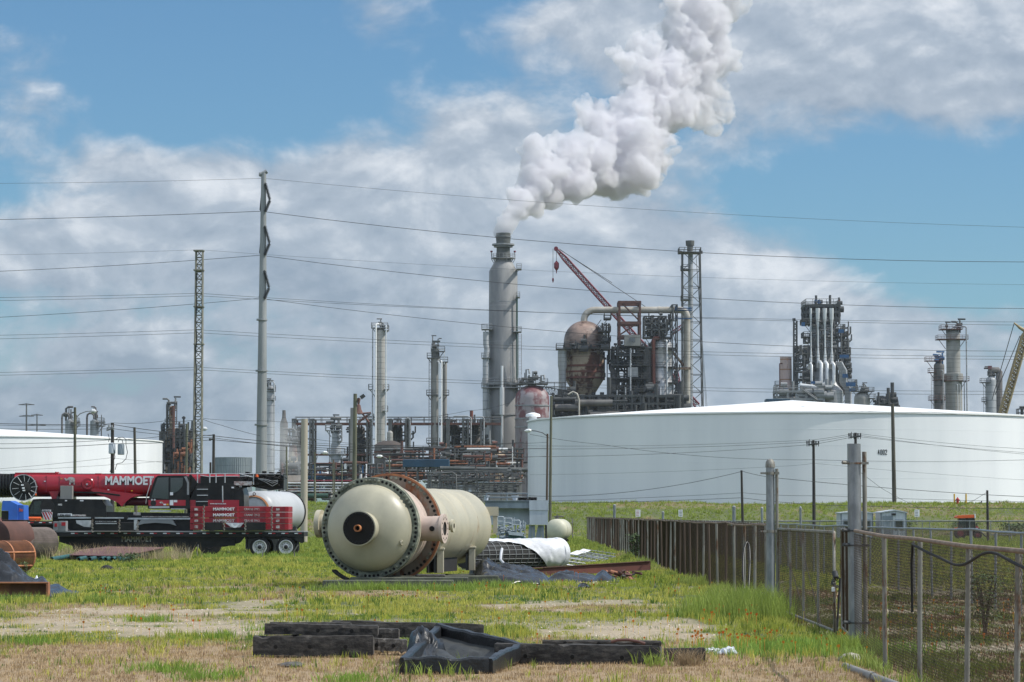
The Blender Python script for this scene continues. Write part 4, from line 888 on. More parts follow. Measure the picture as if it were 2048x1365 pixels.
for sd, nn, mt_ in ((94, 20, 'white'), (95, 22, 'blue')): pieces(lw, 'pipe', mt_, 545, 760, 925, 1000, 498, nn, 20, .05, .28, base=sd)
for sd, nn, mt_ in ((83, 90, 'darksteel'), (85, 55, 'redbeam'), (86, 40, 'midsteel')):
    mm = MB(); clutter(mm, 760, 1048, 893, 965, 528, nn, 20, .06, .30, sd); mm.build('pipework', K[mt_], lw)
for sd, nn, mt_ in ((87, 26, 'rustplate'), (88, 12, 'white')): pieces(lw, 'pipe', mt_, 760, 1048, 893, 965, 528, nn, 20, .06, .30, base=sd)
mm = MB()
for py, r in ((967, 1.9), (972, 1.3), (978, 1.0), (983, 1.2)): mm.cyl(P(560, py, 492), P(705, py, 492), LW(r, 492), n=10)
mm.build('white_pipe', K['whitepipe'], lw)
mm = MB(); mm.cyl(P(560, 993, 488), P(640, 992, 488), LW(5, 488), n=14); mm.tube([P(640, 992, 488), P(656, 992, 488)], LW(5, 488), 14); mm.build('green_pipe', K['green'], lw)
mm = MB(); mm.pxbox(575, 606, 951, 964, 486, 490); mm.build('cream_shed', K['pinkprimer'], lw)
mm = MB(); mm.pxbox(610, 690, 953, 959, 500, 504); mm.build('blue_beam', K['darkblue'], lw)
mm = MB(); mm.cyl(P(600, 962, 485), P(760, 962, 485), .14, n=6); mm.build('red_handrail', K['cranered'], lw)
lv = column('column_vessel', 'low cream and rust patched vessel amid drifting steam', 'vessel', 545, 586, [(890, 8), (912, 9)], 'rustvessel', plats=[(884, 562, 594)], gear=5)
# left: rusty unit, twin goosenecks, far pylons, tin tank
DL = 650.0
ru = column('rusty_column_unit', 'rust orange tower unit with black frames right of the left white tank', 'process unit', DL, 344, [(812, 5), (855, 5), (860, 12), (900, 13)], 'rustvessel', plats=[(848, 331, 352), (858, 323, 372), (868, 330, 374), (905, 324, 368), (915, 330, 352)], gear=2, dome=True)
mm = MB(); mm.cyl(P(347, 897, DL-3.2), P(347, 812, DL-3.2), LW(2.5, DL), n=10); mm.build('red_pipe', K['redbeam'], ru)
mm = MB(); mm.tube([P(334.5, 870, DL), P(334.5, 810, DL), P(337, 806, DL), P(350, 806, DL), P(350, 812, DL)], .3, 8); mm.tube([P(326, 925, DL), P(326, 851, DL), P(330, 848, DL)], .5, 8); mm.build('pipe', K['darksteel'], ru)
mm = MB(); mm.frame([XW(x, DL) for x in (322, 330)], [DL-3, DL+3], [2] + [ZW(p, DL) for p in (940, 925, 910, 895, 880, 865)], .4, 1, .35); mm.frame([XW(x, DL) for x in (352, 362, 372)], [DL-3, DL+3], [2] + [ZW(p, DL) for p in (940, 920, 900, 880, 862)], .35, .8, .3); mm.frame([XW(x, DL) for x in (335, 350)], [DL-2, DL+2], [ZW(p, DL) for p in (848, 835, 820, 806)], .18, .5, .18); clutter(mm, 328, 376, 860, 950, DL-3, 190, 4, .1, .35, 91); mm.build('frame', K['darksteel'], ru)
mm = MB(); clutter(mm, 345, 370, 898, 950, DL-4, 50, 3, .1, .4, 92); mm.build('rusty_pipework', K['rustplate'], ru)
mm = MB(); mm.cyl((XW(367.5, DL), DL, 2), P(367.5, 833, DL), .25, n=6); mm.cyl(P(364, 836, DL), P(371, 836, DL), .25, n=6); mm.build('mast', K['darksteel'], ru)
column('column_vessel', 'dull brown column directly behind the lattice mast', 'column vessel', 670, 387, [(842, 4.5), (880, 6.5)], 'midsteel', dome=False, plats=[(870, 378, 394)], gear=0)
for cx, lab in ((141, 'left one of two drums with a curved pipe on top, above the left white tank'), (191, 'right one of two drums with a curved pipe on top, above the left white tank')):
    v_ = column('drum_vessel', lab, 'drum vessel', 700, cx-2, [(838, 6), (842, 8.5)], 'insul_grey', plats=[(845, cx+2, cx+17), (852, cx+4, cx+18)], gear=3, group='twin drums with curved top pipes')
    mm = MB(); mm.tube([P(cx-3, 838, 698), P(cx-3, 832, 698), P(cx-6, 828, 698), P(cx-12, 827, 698), P(cx-16, 830, 698), P(cx-17, 836, 698), (XW(cx-17, 698), 698, 2)], LW(2, 698), 10); mm.build('curved_pipe', K['brownvessel'], v_)
    mm = MB(); mm.cyl(P(cx+1, 838, 698), P(cx+1, 819, 698), .18, n=6); mm.cyl((XW(cx+12, 698), 698, 2), P(cx+12, 830, 698), .12, n=6); mm.ladder(XW(cx+9, 698), 696, ZW(880, 698), ZW(845, 698), .7); mm.build('ladder', K['midsteel'], v_)
def pylon(label, px, top, d, arms):
    t = thing('transmission_pylon', label, 'pylon', (XW(px, d), d, 2), 'far transmission pylons')
    mm = MB(); mm.cyl((XW(px, d), d, 2), P(px, top, d), .8, .35, 8); mm.build('mast', K['midsteel'], t)
    for py, w in arms:
        mm = MB(); mm.bar(P(px-w, py+2, d), P(px, py, d), .3); mm.bar(P(px+w, py+2, d), P(px, py, d), .3); mm.bar(P(px-w, py+2, d), P(px, py+2.4, d), .2); mm.bar(P(px+w, py+2, d), P(px, py+2.4, d), .2); mm.build('cross_arm', K['midsteel'], t)
pylon('taller far pylon above the left white tank', 53, 807, 1400, ((808, 16), (831, 15))); pylon('shorter far pylon beside the taller one', 74, 828, 1600, ((829, 12), (849, 18)))
tn = thing('tin_tank', 'grey green ribbed sheet metal tank left of the steel power pole', 'tank', (XW(465, 460), 460, 2))
MB().lathe((XW(465, 460), 460, 0), (0, 0, 1), [(1.5, LW(38, 460)), (ZW(917, 460), LW(38, 460)), (ZW(916.5, 460), LW(38.5, 460)), (ZW(915.5, 460), LW(38.5, 460))], 60).build('tank_wall', K['tinwall'], tn)
mm = MB()
for k in range(60):
    a = k*math.pi/30; r = LW(38.25, 460); x, y = XW(465, 460)+r*math.cos(a), 460+r*math.sin(a); mm.bar((x, y, 2), (x, y, ZW(917, 460)), .08)
mm.build('wall_rib', K['steelgrey'], tn)

# ------------------------------------------------------------------ poles, lamps and masts
def gz(d): return float(height(np.array(0.0), np.array(float(d))))
def pole(name, label, px, top, d, r, m, lean=0, cat='pole', base=None, group=None, rt=None):
    z0 = gz(d)-.2; t = thing(name, label, cat, (XW(px, d), d, z0), group)
    tp = P(px+lean, top, d); MB().cyl((XW(px, d), d, z0), tp, r, rt or r*.72, 12).build('shaft', K[m], t); return t, Vector(tp)
mp, mtop = pole('steel_power_pole', 'tall tapering grey steel power pole rising behind the red crane', 522, 346, 262, .60, 'monopole', 5.5, 'power pole', rt=.24)
mp['label'] = 'tall tapering grey steel power pole rising behind the red crane'
DM = 262
for ya, yb in ((366, 424), (452, 511), (541, 598)):
    bx_ = 527.5 - (ya-346)*.009
    mm = MB(); a = Vector(P(bx_+3, ya, DM-.3)); b = Vector(P(bx_+12.5, ya+35, DM-.3)); c = Vector(P(bx_+3, yb, DM-.3))
    for p_, q_ in ((a, b), (b, c)):
        mm.cyl(p_, q_, .07, n=8)
        for k in range(12): w = p_+(q_-p_)*((k+1)/13); mm.cyl(w-(q_-p_).normalized()*.03, w+(q_-p_).normalized()*.03, .16, n=8)
    mm.build('insulator', K['darksteel'], mp)
    mm = MB(); mm.cyl(P(bx_-3, ya+6, DM), P(bx_-7, ya+52, DM), .06, n=6); mm.cyl(P(bx_-7, ya+52, DM), P(bx_-3, ya+60, DM), .1, n=6); mm.build('jumper_bracket', K['darksteel'], mp)
mm = MB(); mm.bar(P(519, 350, DM), P(531, 346, DM), .3); mm.bar(P(527, 347, DM), P(534, 343, DM), .3); mm.cyl(P(520, 346, DM), P(520, 353, DM), .12, n=6); mm.build('top_bracket', K['monopole'], mp)
for py in (640, 742, 850):
    mm = MB(); mm.lathe(P(525.5-(py-400)*.007, py, DM), (0, 0, 1), [(-.08, .2), (-.08, .38+(py-346)*.0005), (.08, .38+(py-346)*.0005), (.08, .2)], 12); mm.build('slip_joint', K['monopole'], mp)
lm = thing('lattice_mast', 'slender square lattice mast of pale painted steel left of the steel power pole', 'mast', (XW(396, 225), 225, gz(225)))
mm = MB(); mm.lattice((XW(394.5, 225), 225, 0), P(399, 501, 225), .70, .54, 40, .085, up=(0, 1, 0)); mm.build('lattice_frame', K['mastgrey'], lm)
mm = MB()
for py in (502, 541, 614, 689): c = P(398, py, 225); mm.box(c[0]-.42, c[0]+.42, 224.6, 225.4, c[2]-.05, c[2]+.05)
mm.build('splice_plate', K['mastgrey'], lm)
mm = MB(); mm.tube([P(390.5+1.2*math.sin(k*1.7)+k*.12, 960-k*18, 224.5) for k in range(24)], .045, 5); mm.build('cable', K['black'], lm)
bp, _ = pole('concrete_pillar', 'thick beige round pillar standing behind the white horizontal tank', 608, 838, 205, .27, 'beigepole', 1, 'pillar', rt=.245)
w1, _ = pole('wooden_pole', 'wooden pole carrying a street lamp above the left white tank', 150, 815, 250, .16, 'polegreen', 0, 'pole')
mm = MB(); mm.tube([P(150, 838, 250), P(160, 828, 250), P(172, 823.5, 250), P(182, 822.5, 250)], .05, 6); mm.build('lamp_arm', K['greysteel'], w1)
MB().lathe(P(181, 823, 250), (1, 0, 0), [(0, .08), (.15, .22), (.4, .2), (.55, .02)], 10).build('lamp_head', K['whitepipe'], w1)
w2, _ = pole('transformer_pole', 'dark wooden pole holding two grey transformer cans and looping cables', 225, 846, 232, .19, 'darkpole', 0, 'utility pole')
for px, a, b in ((224, 886, 908), (242, 887, 910)):
    x, y, z = P(px, b, 231.4); h = ZW(a, 231.4)-z; MB().lathe((x, y, z), (0, 0, 1), [(0, .24), (.04, .29), (h*.85, .29), (h*.95, .24), (h, .08)], 16).build('transformer_can', K['steelgrey'] if px > 230 else K['lightsteel'], w2)
mm = MB()
for k in range(5): x, y, z = P(215+k*3, 858-(k % 2)*4, 231.6); mm.cyl((x, y, z-.1), (x, y, z+.15), .07, n=8)
mm.bar(P(213, 861, 231.6), P(228, 857, 231.6), .1); mm.build('insulator', K['greysteel'], w2)
for pts in ([(231, 880), (236, 876), (246, 875), (252, 879), (252, 890), (255, 905), (252, 918), (244, 926), (234, 928), (230, 940)], [(228, 900), (230, 915), (224, 930), (220, 945)], [(216, 868), (219, 878), (217, 884)], [(236, 885), (239, 878), (244, 880), (246, 887)]):
    MB().tube([P(x, y, 231.2) for x, y in pts], .028, 5).build('cable_loop', K['black'], w2)
w3, _ = pole('wooden_pole', 'bare wooden pole leaning left in front of the left white tank', 273, 855, 235, .15, 'pole', -4)
w4, _ = pole('wooden_pole', 'thin green brown wooden pole in front of the rusty tower unit', 371, 848, 240, .13, 'polegreen', 3)
w5, _ = pole('wooden_pole', 'dark wooden pole with a small bracket left of the ribbed tin tank', 426, 869, 228, .15, 'darkpole', 1.5, 'utility pole')
mm = MB(); mm.bar(P(420, 880, 227.7), P(427, 878, 227.7), .1); mm.cyl(P(420, 882, 227.7), P(420, 877, 227.7), .1, n=6); mm.build('bracket', K['darksteel'], w5)
pole('wooden_stub', 'short dark stub post close to the dark wooden pole by the tin tank', 421, 925, 229, .12, 'darkpole')
w6, _ = pole('wooden_pole', 'tall pole with lamp directly behind the lattice mast', 402, 832, 250, .11, 'polegreen', 1)
MB().lathe(P(404, 858, 249.6), (1, 0, 0), [(0, .06), (.15, .2), (.35, .18), (.5, .02)], 10).build('lamp_head', K['whitepipe'], w6)
w7, _ = pole('floodlight_pole', 'wooden pole with a dark square floodlight on a bracket', 708, 788, 215, .2, 'polegreen', 2.5)
mm = MB(); mm.tube([P(711, 798, 215), P(715, 797.5, 215), P(719, 796, 215)], .03, 5); mm.tube([P(712, 806, 215), P(718, 800, 215)], .03, 5); mm.build('lamp_arm', K['darksteel'], w7)
mm = MB(); mm.pxprism([(719, 793), (727, 788), (731, 793), (723, 799)], 214.8, 215.15); mm.build('floodlight_head', K['darksteel'], w7)
for px, top, d, r, lab, lean in ((574, 893, 300, .12, 'slim greenish pole right of the crane tail', -1), (630, 905, 300, .13, 'slim pole whose lamp arm reaches right, between the pillar and the small necked vessel', -1), (666, 921, 280, .07, 'shortest thin post left of the round vessel flange', 0), (669, 926, 290, .08, 'second thin post left of the round vessel flange', 0), (684, 928, 285, .08, 'thin post just behind the vessel flange top', 0), (779, 912, 300, .1, 'slim grey lamp pole behind the top of the big cream vessel', 0)):
    q, _ = pole('thin_pole', lab, px, top, d, r, 'polegreen', lean)
    if px in (630, 779):
        s_ = 1 if px == 630 else -1
        MB().tube([P(px+s_*2, top+18, d), P(px+s_*6, top+5, d), P(px+s_*16, top+1, d)], .04, 6).build('lamp_arm', K['greysteel'], q)
        MB().lathe(P(px+s_*14, top+1, d), (s_, 0, 0), [(0, .06), (.2, .2), (.5, .17), (.7, .02)], 10).build('lamp_head', K['white'], q)
r1, _ = pole('street_lamp', 'rusty street lamp post bending left over the edge of the large white tank', 1093, 868, 235, .11, 'rustpole', 2, 'street lamp')
MB().tube([P(1095, 873, 235), P(1085, 866, 235), P(1072, 862.5, 235), P(1061, 861.5, 235)], .04, 6).build('lamp_arm', K['darksteel'], r1)
MB().lathe(P(1063, 861.5, 235), (-1, 0, -.05), [(0, .07), (.15, .16), (.4, .15), (.62, .02)], 10).build('lamp_head', K['white'], r1)
pole('wooden_pole', 'tall green brown wooden pole at the left edge of the large white tank', 1099.5, 792, 240, .14, 'polegreen', 3)
pole('wooden_pole', 'tall bare wooden pole crossing the large white tank right of its number', 1789, 808, 297, .24, 'pole', -4)
for px, top, d, lab in ((1628, 881, 262, 'dark wooden pole with small insulators between the two big gate posts'), (1712, 866, 250, 'dark wooden pole whose cross arm shows above the taller gate post')):
    q, _ = pole('utility_pole', lab, px, top, d, .17, 'darkpole', -1, 'utility pole')
    mm = MB(); mm.bar(P(px-12, top+9, d-.3), P(px+10, top+7, d-.3), .1)
    for k in (-14, -10, -4, 4, 9): x, y, z = P(px+k, top+7, d-.3); mm.cyl((x, y, z), (x, y, z+.28), .07, n=8); mm.cyl((x, y, z-.25), (x, y, z), .04, n=6)
    mm.tube([P(px-11, top+6, d-.3), P(px-9, top-2, d-.3), P(px-7, top+3, d-.3)], .03, 4); mm.build('cross_arm', K['darksteel'], q)
pole('short_pole', 'short dark leaning pole between the fence corner and the first gate post', 1486, 941, 205, .11, 'darkpole', -3)
pole('short_pole', 'short dark pole right beside the small orange tractor', 1975.5, 981, 215, .12, 'darkpole', -1)

# ------------------------------------------------------------------ overhead wires
def wire(label, pts, d, sag=0, r=.024, group='overhead power lines', m='wire'):
    r = r*.82
    out = []
    for i in range(len(pts)-1):
        a, b = pts[i], pts[i+1]; da = a[2] if len(a) > 2 else d; db = b[2] if len(b) > 2 else d; A = Vector(P(a[0], a[1], da)); B = Vector(P(b[0], b[1], db)); n = 14
        sg = LW(sag if not isinstance(sag, (list, tuple)) else sag[i], d)
        for k in range(n + (i == len(pts)-2)): q = k/n; p = A+(B-A)*q; p.z -= 4*sg*q*(1-q); out.append(p)
    o = MB().tube(out, r, 4).build('power_line', K[m], None, label, cat='power line', group=group); return o
X0, X1 = -260, 2300
wire('topmost thin wire at the head of the steel power pole', [(X0, 367), (527, 357), (X1, 461)], 262, [4, 18], .016)
wire('wire clamped at the upper insulator of the steel power pole', [(X0, 444), (521, 423), (X1, 522)], 262, [3, 34], .03)
wire('wire clamped at the middle insulator of the steel power pole', [(X0, 551), (520, 511), (X1, 616)], 262, [6, 34], .027)
wire('wire clamped at the lowest insulator of the steel power pole', [(X0, 646), (519, 597), (X1, 700)], 262, [6, 36], .025)
wire('faint wire passing the very top of the lattice mast', [(X0, 512), (399, 500), (X1, 571)], 300, [3, 18], .014)
for i, (a, b, c) in enumerate(((598, 587, 652), (605, 592, 644), (675, 660, 713), (683, 666, 719), (749, 735, 782), (755, 740, 789))):
    lab = ['upper wire of the highest pair crossing the lattice mast', 'lower wire of the highest pair crossing the lattice mast', 'upper wire of the middle pair crossing the lattice mast', 'lower wire of the middle pair crossing the lattice mast', 'upper wire of the lowest pair crossing the lattice mast', 'lower wire of the lowest pair crossing the lattice mast'][i]
    wire(lab, [(X0, a), (396, b), (X1, c)], 320, [2, 16], .024)
low = [('cable from the lamp pole over the left tank roof', [(-200, 842), (150, 852), (225, 846), (330, 842), (402, 838)], 240, 3, .022),
 ('cable rising from the lattice mast towards the steel power pole', [(404, 837), (522, 842), (700, 846)], 250, 2, .018),
 ('slack cable dropping from the mast to the steel power pole', [(404, 838), (440, 850), (520, 872)], 250, 1, .022),
 ('heavy cable crossing from the transformer pole behind the lattice mast', [(-200, 840), (230, 850), (426, 872), (720, 895), (1048, 885)], 232, 3, .03),
 ('second heavy cable just under the one from the transformer pole', [(-200, 853), (228, 858), (426, 876), (720, 905), (1048, 905)], 231, 3, .024),
 ('cable across the upper part of the left white tank wall', [(-200, 900), (0, 888), (225, 880), (330, 872), (426, 870)], 230, 2, .022),
 ('cable across the middle of the left white tank wall', [(-200, 906), (0, 897), (225, 888), (426, 880), (760, 902)], 229, 2, .028),
 ('low thin cable across the left white tank wall', [(-200, 956), (0, 938), (222, 916), (330, 925)], 231, 1, .014),
 ('lowest thin cable across the left white tank wall', [(-200, 960), (0, 942), (222, 930), (330, 922)], 233, 1, .012),
 ('thin cable through the middle of the pipe rack', [(570, 880), (708, 890), (870, 890), (1095, 885)], 240, 2, .018),
 ('thin cable low in the pipe rack', [(540, 900), (708, 905), (870, 915), (1095, 913)], 242, 2, .018),
 ('thin cable just above the dark pipeline', [(570, 870), (780, 893), (1093, 897)], 238, 3, .018),
 ('thin cable climbing from the small platform to the grey stack', [(808, 838), (935, 822), (1020, 806)], 500, 3, .035)]
for l, p, d, s, r in low: wire(l, p, d, s, r)
tw = [('highest cable arriving at the pole above the taller gate post', [(1046, 892), (1628, 880, 262), (1712, 867, 250), (2200, 905)], 250, [5, .5, 6], .018),
 ('second cable arriving at the pole above the taller gate post', [(1046, 898), (1628, 884, 262), (1712, 870, 250), (2200, 920)], 250, [5, .5, 5], .02),
 ('third cable arriving at the pole above the taller gate post', [(1046, 914), (1628, 889, 262), (1712, 873, 250), (2200, 914)], 250, [6, .5, 5], .022),
 ('cable sinking from the street lamp across the large white tank', [(1060, 869), (1200, 889), (1628, 920), (2200, 914)], 250, [2, 9, 6], .02),
 ('faint cable crossing the middle of the large white tank', [(1060, 950), (1560, 933), (1628, 927), (2200, 968)], 262, [3, 1, 4], .012),
 ('cable hung on the short leaning pole, upper one', [(900, 986), (1100, 993), (1485, 943), (1540, 955), (2200, 1000)], 205, [1, 12, 1, 6], .022),
 ('cable hung on the short leaning pole, middle one', [(1040, 1004), (1485, 986), (1640, 992), (2200, 1006)], 205, [2, 2, 2], .016),
 ('cable hung on the short leaning pole, lower one', [(1040, 1008), (1483, 996), (1700, 1012), (2200, 1018)], 204, [2, 3, 2], .02),
 ('guy wire slanting from the taller gate post top down to the bank', [(1722, 946), (1760, 975), (1840, 1016)], 215, [0, 2], .018),
 ('guy wire slanting from the short pole by the tractor down to its left', [(1974, 985), (1950, 1000), (1900, 1020)], 215, [0, 1], .018),
 ('sagging cable over the roof of the large white tank', [(1640, 829), (1730, 822), (1860, 824), (2200, 842)], 300, [2, 3, 4], .018)]
for l, p, d, s, r in tw: wire(l, p, d, s, r)

# ------------------------------------------------------------------ steam plume: a closed lumpy body of dense white vapour
def vapour(name, label, cat, lumps, d, vox, disp, dens, col, seed=3, aniso=.1, small=.35, squash=1.0, grow=30, shrink=1.0, drift=0, hetero=0):
    rs = random.Random(seed); m = MB(); ico = bpy.data.meshes.new('tmp')
    import bmesh
    bm = bmesh.new(); bmesh.ops.create_icosphere(bm, subdivisions=2, radius=1); iv = [v.co.copy() for v in bm.verts]; fi = [tuple(v.index for v in f.verts) for f in bm.faces]; bm.free()
    def ball(c, r): m.add([(c[0]+v.x*r, c[1]+v.y*r, c[2]+v.z*r) for v in iv], fi, True)
    for px, py, r in lumps:
        r = r*(shrink if r > 18 else 1); dl = d+max(0, px-1012)*drift; c = Vector(P(px, py, dl)); R_ = LW(r, dl); ball(c, R_)
        for k in range(int(22*squash)):
            a = rs.uniform(0, 2*math.pi); e = rs.uniform(-1.2, 1.2); dr = Vector((math.cos(a)*math.cos(e), math.sin(a)*math.cos(e), math.sin(e)))
            ball(c+dr*R_*rs.uniform(.72, 1.0), R_*rs.uniform(.18, small))
    me = bpy.data.meshes.new(name); o_ = Vector(P(*lumps[0][:2], d)); me.from_pydata([tuple(Vector(v)-o_) for v in m.v], [], m.f)
    ob = bpy.data.objects.new(name, me); C.objects.link(ob); ob.location = o_
    rm = ob.modifiers.new('r', 'REMESH'); rm.mode = 'VOXEL'; rm.voxel_size = vox
    dg = bpy.context.evaluated_depsgraph_get(); me2 = bpy.data.meshes.new_from_object(ob.evaluated_get(dg)); ob.modifiers.clear(); ob.data = me2; me2.name = name
    n_ = len(me2.vertices); co = np.zeros(n_*3, np.float32); me2.vertices.foreach_get('co', co); co = co.reshape(-1, 3); no = np.zeros(n_*3, np.float32); me2.vertex_normals.foreach_get('vector', no); no = no.reshape(-1, 3)
    out = co.copy()
    for i in range(n_):
        p = Vector(co[i]); k = min(1.0, .12+max(0, p.z)/grow); q = 0
        for sz, st_ in disp: q += st_*(mn.turbulence(p/sz, 4, True, noise_basis='PERLIN_ORIGINAL')-.42)
        out[i] = co[i]+no[i]*q*k
    me2.vertices.foreach_set('co', out.ravel()); me2.update()
    rm = ob.modifiers.new('r', 'REMESH'); rm.mode = 'VOXEL'; rm.voxel_size = vox; rm.use_smooth_shade = True
    v = bpy.data.materials.new(name); v.use_nodes = True; nt = v.node_tree; nt.nodes.remove(nt.nodes['Principled BSDF'])
    pv_ = nt.nodes.new('ShaderNodeVolumePrincipled'); pv_.inputs['Density'].default_value = dens; pv_.inputs['Color'].default_value = (*col, 1); pv_.inputs['Anisotropy'].default_value = aniso
    if hetero:
        g_ = nt.nodes.new('ShaderNodeNewGeometry'); n1_ = nt.nodes.new('ShaderNodeTexNoise'); n1_.inputs['Scale'].default_value = hetero; n1_.inputs['Detail'].default_value = 7; n1_.inputs['Roughness'].default_value = .66; n1_.inputs['Distortion'].default_value = .6
        nt.links.new(g_.outputs['Position'], n1_.inputs['Vector']); r_ = nt.nodes.new('ShaderNodeMapRange'); r_.inputs['From Min'].default_value = .40; r_.inputs['From Max'].default_value = .58; r_.inputs['To Max'].default_value = dens
        sx_ = nt.nodes.new('ShaderNodeSeparateXYZ'); nt.links.new(g_.outputs['Position'], sx_.inputs[0]); lo_ = nt.nodes.new('ShaderNodeMapRange'); lo_.inputs['From Min'].default_value = o_.z+2; lo_.inputs['From Max'].default_value = o_.z+20; lo_.inputs['To Min'].default_value = .45 if hetero > .15 else 0; lo_.inputs['To Max'].default_value = 0
        nt.links.new(sx_.outputs[2], lo_.inputs[0]); ad_ = nt.nodes.new('ShaderNodeMath'); nt.links.new(n1_.outputs['Fac'], ad_.inputs[0]); nt.links.new(lo_.outputs[0], ad_.inputs[1])
        nt.links.new(ad_.outputs[0], r_.inputs[0]); nt.links.new(r_.outputs[0], pv_.inputs['Density'])
    nt.links.new(pv_.outputs[0], nt.nodes['Material Output'].inputs['Volume']); ob.data.materials.append(v)
    props(ob, label, cat, kind='stuff'); return ob
plume = [(1006, 463, 17), (1006, 466, 15), (1007, 457, 18), (1008, 450, 18), (1009, 450, 18), (1014, 440, 20), (1018, 432, 20), (1022, 425, 22), (1032, 418, 24), (1040, 402, 30), (1060, 392, 34), (1075, 420, 16), (1068, 370, 36), (1090, 345, 44), (1082, 305, 24), (1098, 285, 16), (1100, 388, 24), (1125, 340, 52), (1140, 300, 46), (1160, 360, 34), (1155, 403, 9),
         (1180, 310, 60), (1200, 340, 48), (1190, 245, 34), (1185, 228, 16), (1225, 330, 60), (1260, 345, 46), (1235, 270, 66), (1285, 320, 56), (1300, 345, 28), (1275, 240, 70), (1300, 300, 44), (1310, 200, 66), (1265, 165, 30), (1262, 128, 26), (1252, 120, 16), (1345, 210, 58), (1340, 150, 62), (1385, 210, 46), (1405, 240, 26), (1420, 258, 14), (1440, 225, 22), (1400, 150, 56), (1435, 115, 34), (1430, 180, 34), (1300, 105, 32), (1370, 90, 60), (1415, 60, 48), (1385, 20, 58), (1420, -30, 58), (1350, 50, 32), (1345, 5, 26), (1440, -90, 66), (1395, -70, 50), (1455, 20, 26), (1460, -150, 72)]
vapour('steam_plume', 'dense white and grey steam billowing up to the right from the tall stack', 'steam', plume, 700, .5, [(18, 7.0), (7, 5.0), (3, 3.6), (1.4, 1.9)], .62, (.885, .88, .90), aniso=.25, small=.42, shrink=1.0, hetero=.19, drift=.22)
vapour('drifting_steam', 'thin steam drifting low right of the steel power pole', 'steam', [(552, 925, 30), (560, 880, 26), (548, 850, 18), (575, 850, 14), (600, 940, 22), (540, 950, 34), (530, 890, 18), (580, 900, 24), (556, 820, 14), (548, 790, 9), (590, 860, 16)], 480, 1.0, [(7, 5)], .12, (.95, .95, .96), 5, small=.5, hetero=.12)

# ------------------------------------------------------------------ haze
hm = bpy.data.materials.new('haze'); hm.use_nodes = True; nt = hm.node_tree; nt.nodes.remove(nt.nodes['Principled BSDF'])
pv_ = nt.nodes.new('ShaderNodeVolumePrincipled'); pv_.inputs['Density'].default_value = .00005; pv_.inputs['Color'].default_value = (.80, .88, 1.0, 1); pv_.inputs['Anisotropy'].default_value = .3
nt.links.new(pv_.outputs[0], nt.nodes['Material Output'].inputs['Volume'])
MB().box(-1750, 1750, -90, 2350, -1.4, 215).build('haze', hm, None, 'thin bluish haze over the whole yard', 'stuff', 'haze')
# ================================================================== near and middle things
# ------------------------------------------------------------------ the big heat exchanger vessel
A0 = Vector(P(740, 1056.5, 80)); A1 = Vector(P(911, 1047, 89.6)); A1.z = A0.z
ax = (A1-A0).normalized(); side = ax.cross(Vector((0, 0, 1))).normalized()       # points right
hx = thing('heat_exchanger', 'huge cream coloured pressure vessel with bolted flanges lying on blocks in the grass', 'pressure vessel', (A0.x, A0.y, 0))
RF = 1.47
def hb(m, name, mt, par=hx): return m.build(name, K[mt], par)
prof = [(-.74, .001)] + [(-.74*math.cos(R(a)), 1.27*math.sin(R(a))) for a in range(8, 90, 8)] + [(-.0, 1.27), (.02, 1.27)]
head = hb(MB().lathe(A0, ax, prof, 72, False, False, 40), 'dished_head', 'headcream')
fl1 = hb(MB().lathe(A0, ax, [(-.02, 1.255), (-.02, RF-.01), (.0, RF), (.13, RF), (.15, RF-.01), (.15, 1.2)], 96, False, False), 'front_flange', 'flangegreen')
hb(MB().lathe(A0, ax, [(.16, 1.25), (.16, RF+.005), (.24, RF+.005), (.24, 1.3)], 96, False, False), 'flange_rim', 'vesselcream')
def ringpts(h, r, n, off=0): 
    e1 = side; e2 = Vector((0, 0, 1)); return [A0+ax*h+(e1*math.cos(2*math.pi*(k+off)/n)+e2*math.sin(2*math.pi*(k+off)/n))*r for k in range(n)]
n_ = 68; mh = MB(); mb = MB()
rs_ = random.Random(4)
for k, p in enumerate(ringpts(-.02, 1.385, n_)):
    if rs_.random() < .62: hb(MB().cyl(p+ax*.01, p-ax*.006, .042, n=10), 'bolt_hole', 'holeblack', fl1)  # black disc set slightly proud, painted for the shade inside a hole
    else: hb(MB().cyl(p+ax*.01, p-ax*.05, .045, n=6).cyl(p-ax*.05, p-ax*.09, .024, n=8), 'bolt', 'flangegreen', fl1)
hb(MB().lathe(A0, ax, [(.24, 1.33), (.8, 1.33), (1.0, 1.30), (2.0, 1.24), (2.02, 1.2)], 80, False, False), 'channel_barrel', 'pinkprimer')
RG = 1.60
fl2 = hb(MB().lathe(A0, ax, [(1.98, 1.2), (1.98, RG-.01), (2.0, RG), (2.11, RG), (2.11, 1.2)], 96, False, False), 'rear_flange', 'flangerust')
hb(MB().lathe(A0, ax, [(1.965, RG-.05), (1.965, RG+.012), (2.02, RG+.012), (2.02, RG)], 96, False, False), 'flange_rim', 'rimrust', hx)
hb(MB().lathe(A0, ax, [(2.13, 1.2), (2.13, RG+.0), (2.2, RG), (2.2, 1.2)], 96, False, False), 'backing_ring', 'flangegreen', hx)
mh = MB(); mb = MB()
for k, p in enumerate(ringpts(1.98, 1.485, 64, .5)):
    if rs_.random() < .6: hb(MB().cyl(p+ax*.01, p-ax*.006, .045, n=10), 'bolt_hole', 'holeblack', fl2)  # hole shade painted as a black disc here too
    else: hb(MB().cyl(p+ax*.01, p-ax*.045, .045, n=6), 'bolt', 'flangegreen', fl2)
bol = MB()
for k, p in enumerate(ringpts(2.2, 1.5, 64, .5)): bol.cyl(p, p+ax*.12, .03, n=6)
hb(bol, 'stud_ring', 'silver', fl2)
L_ = (A1-A0).length
bp_ = [(2.2, 1.26), (2.5, 1.20)]
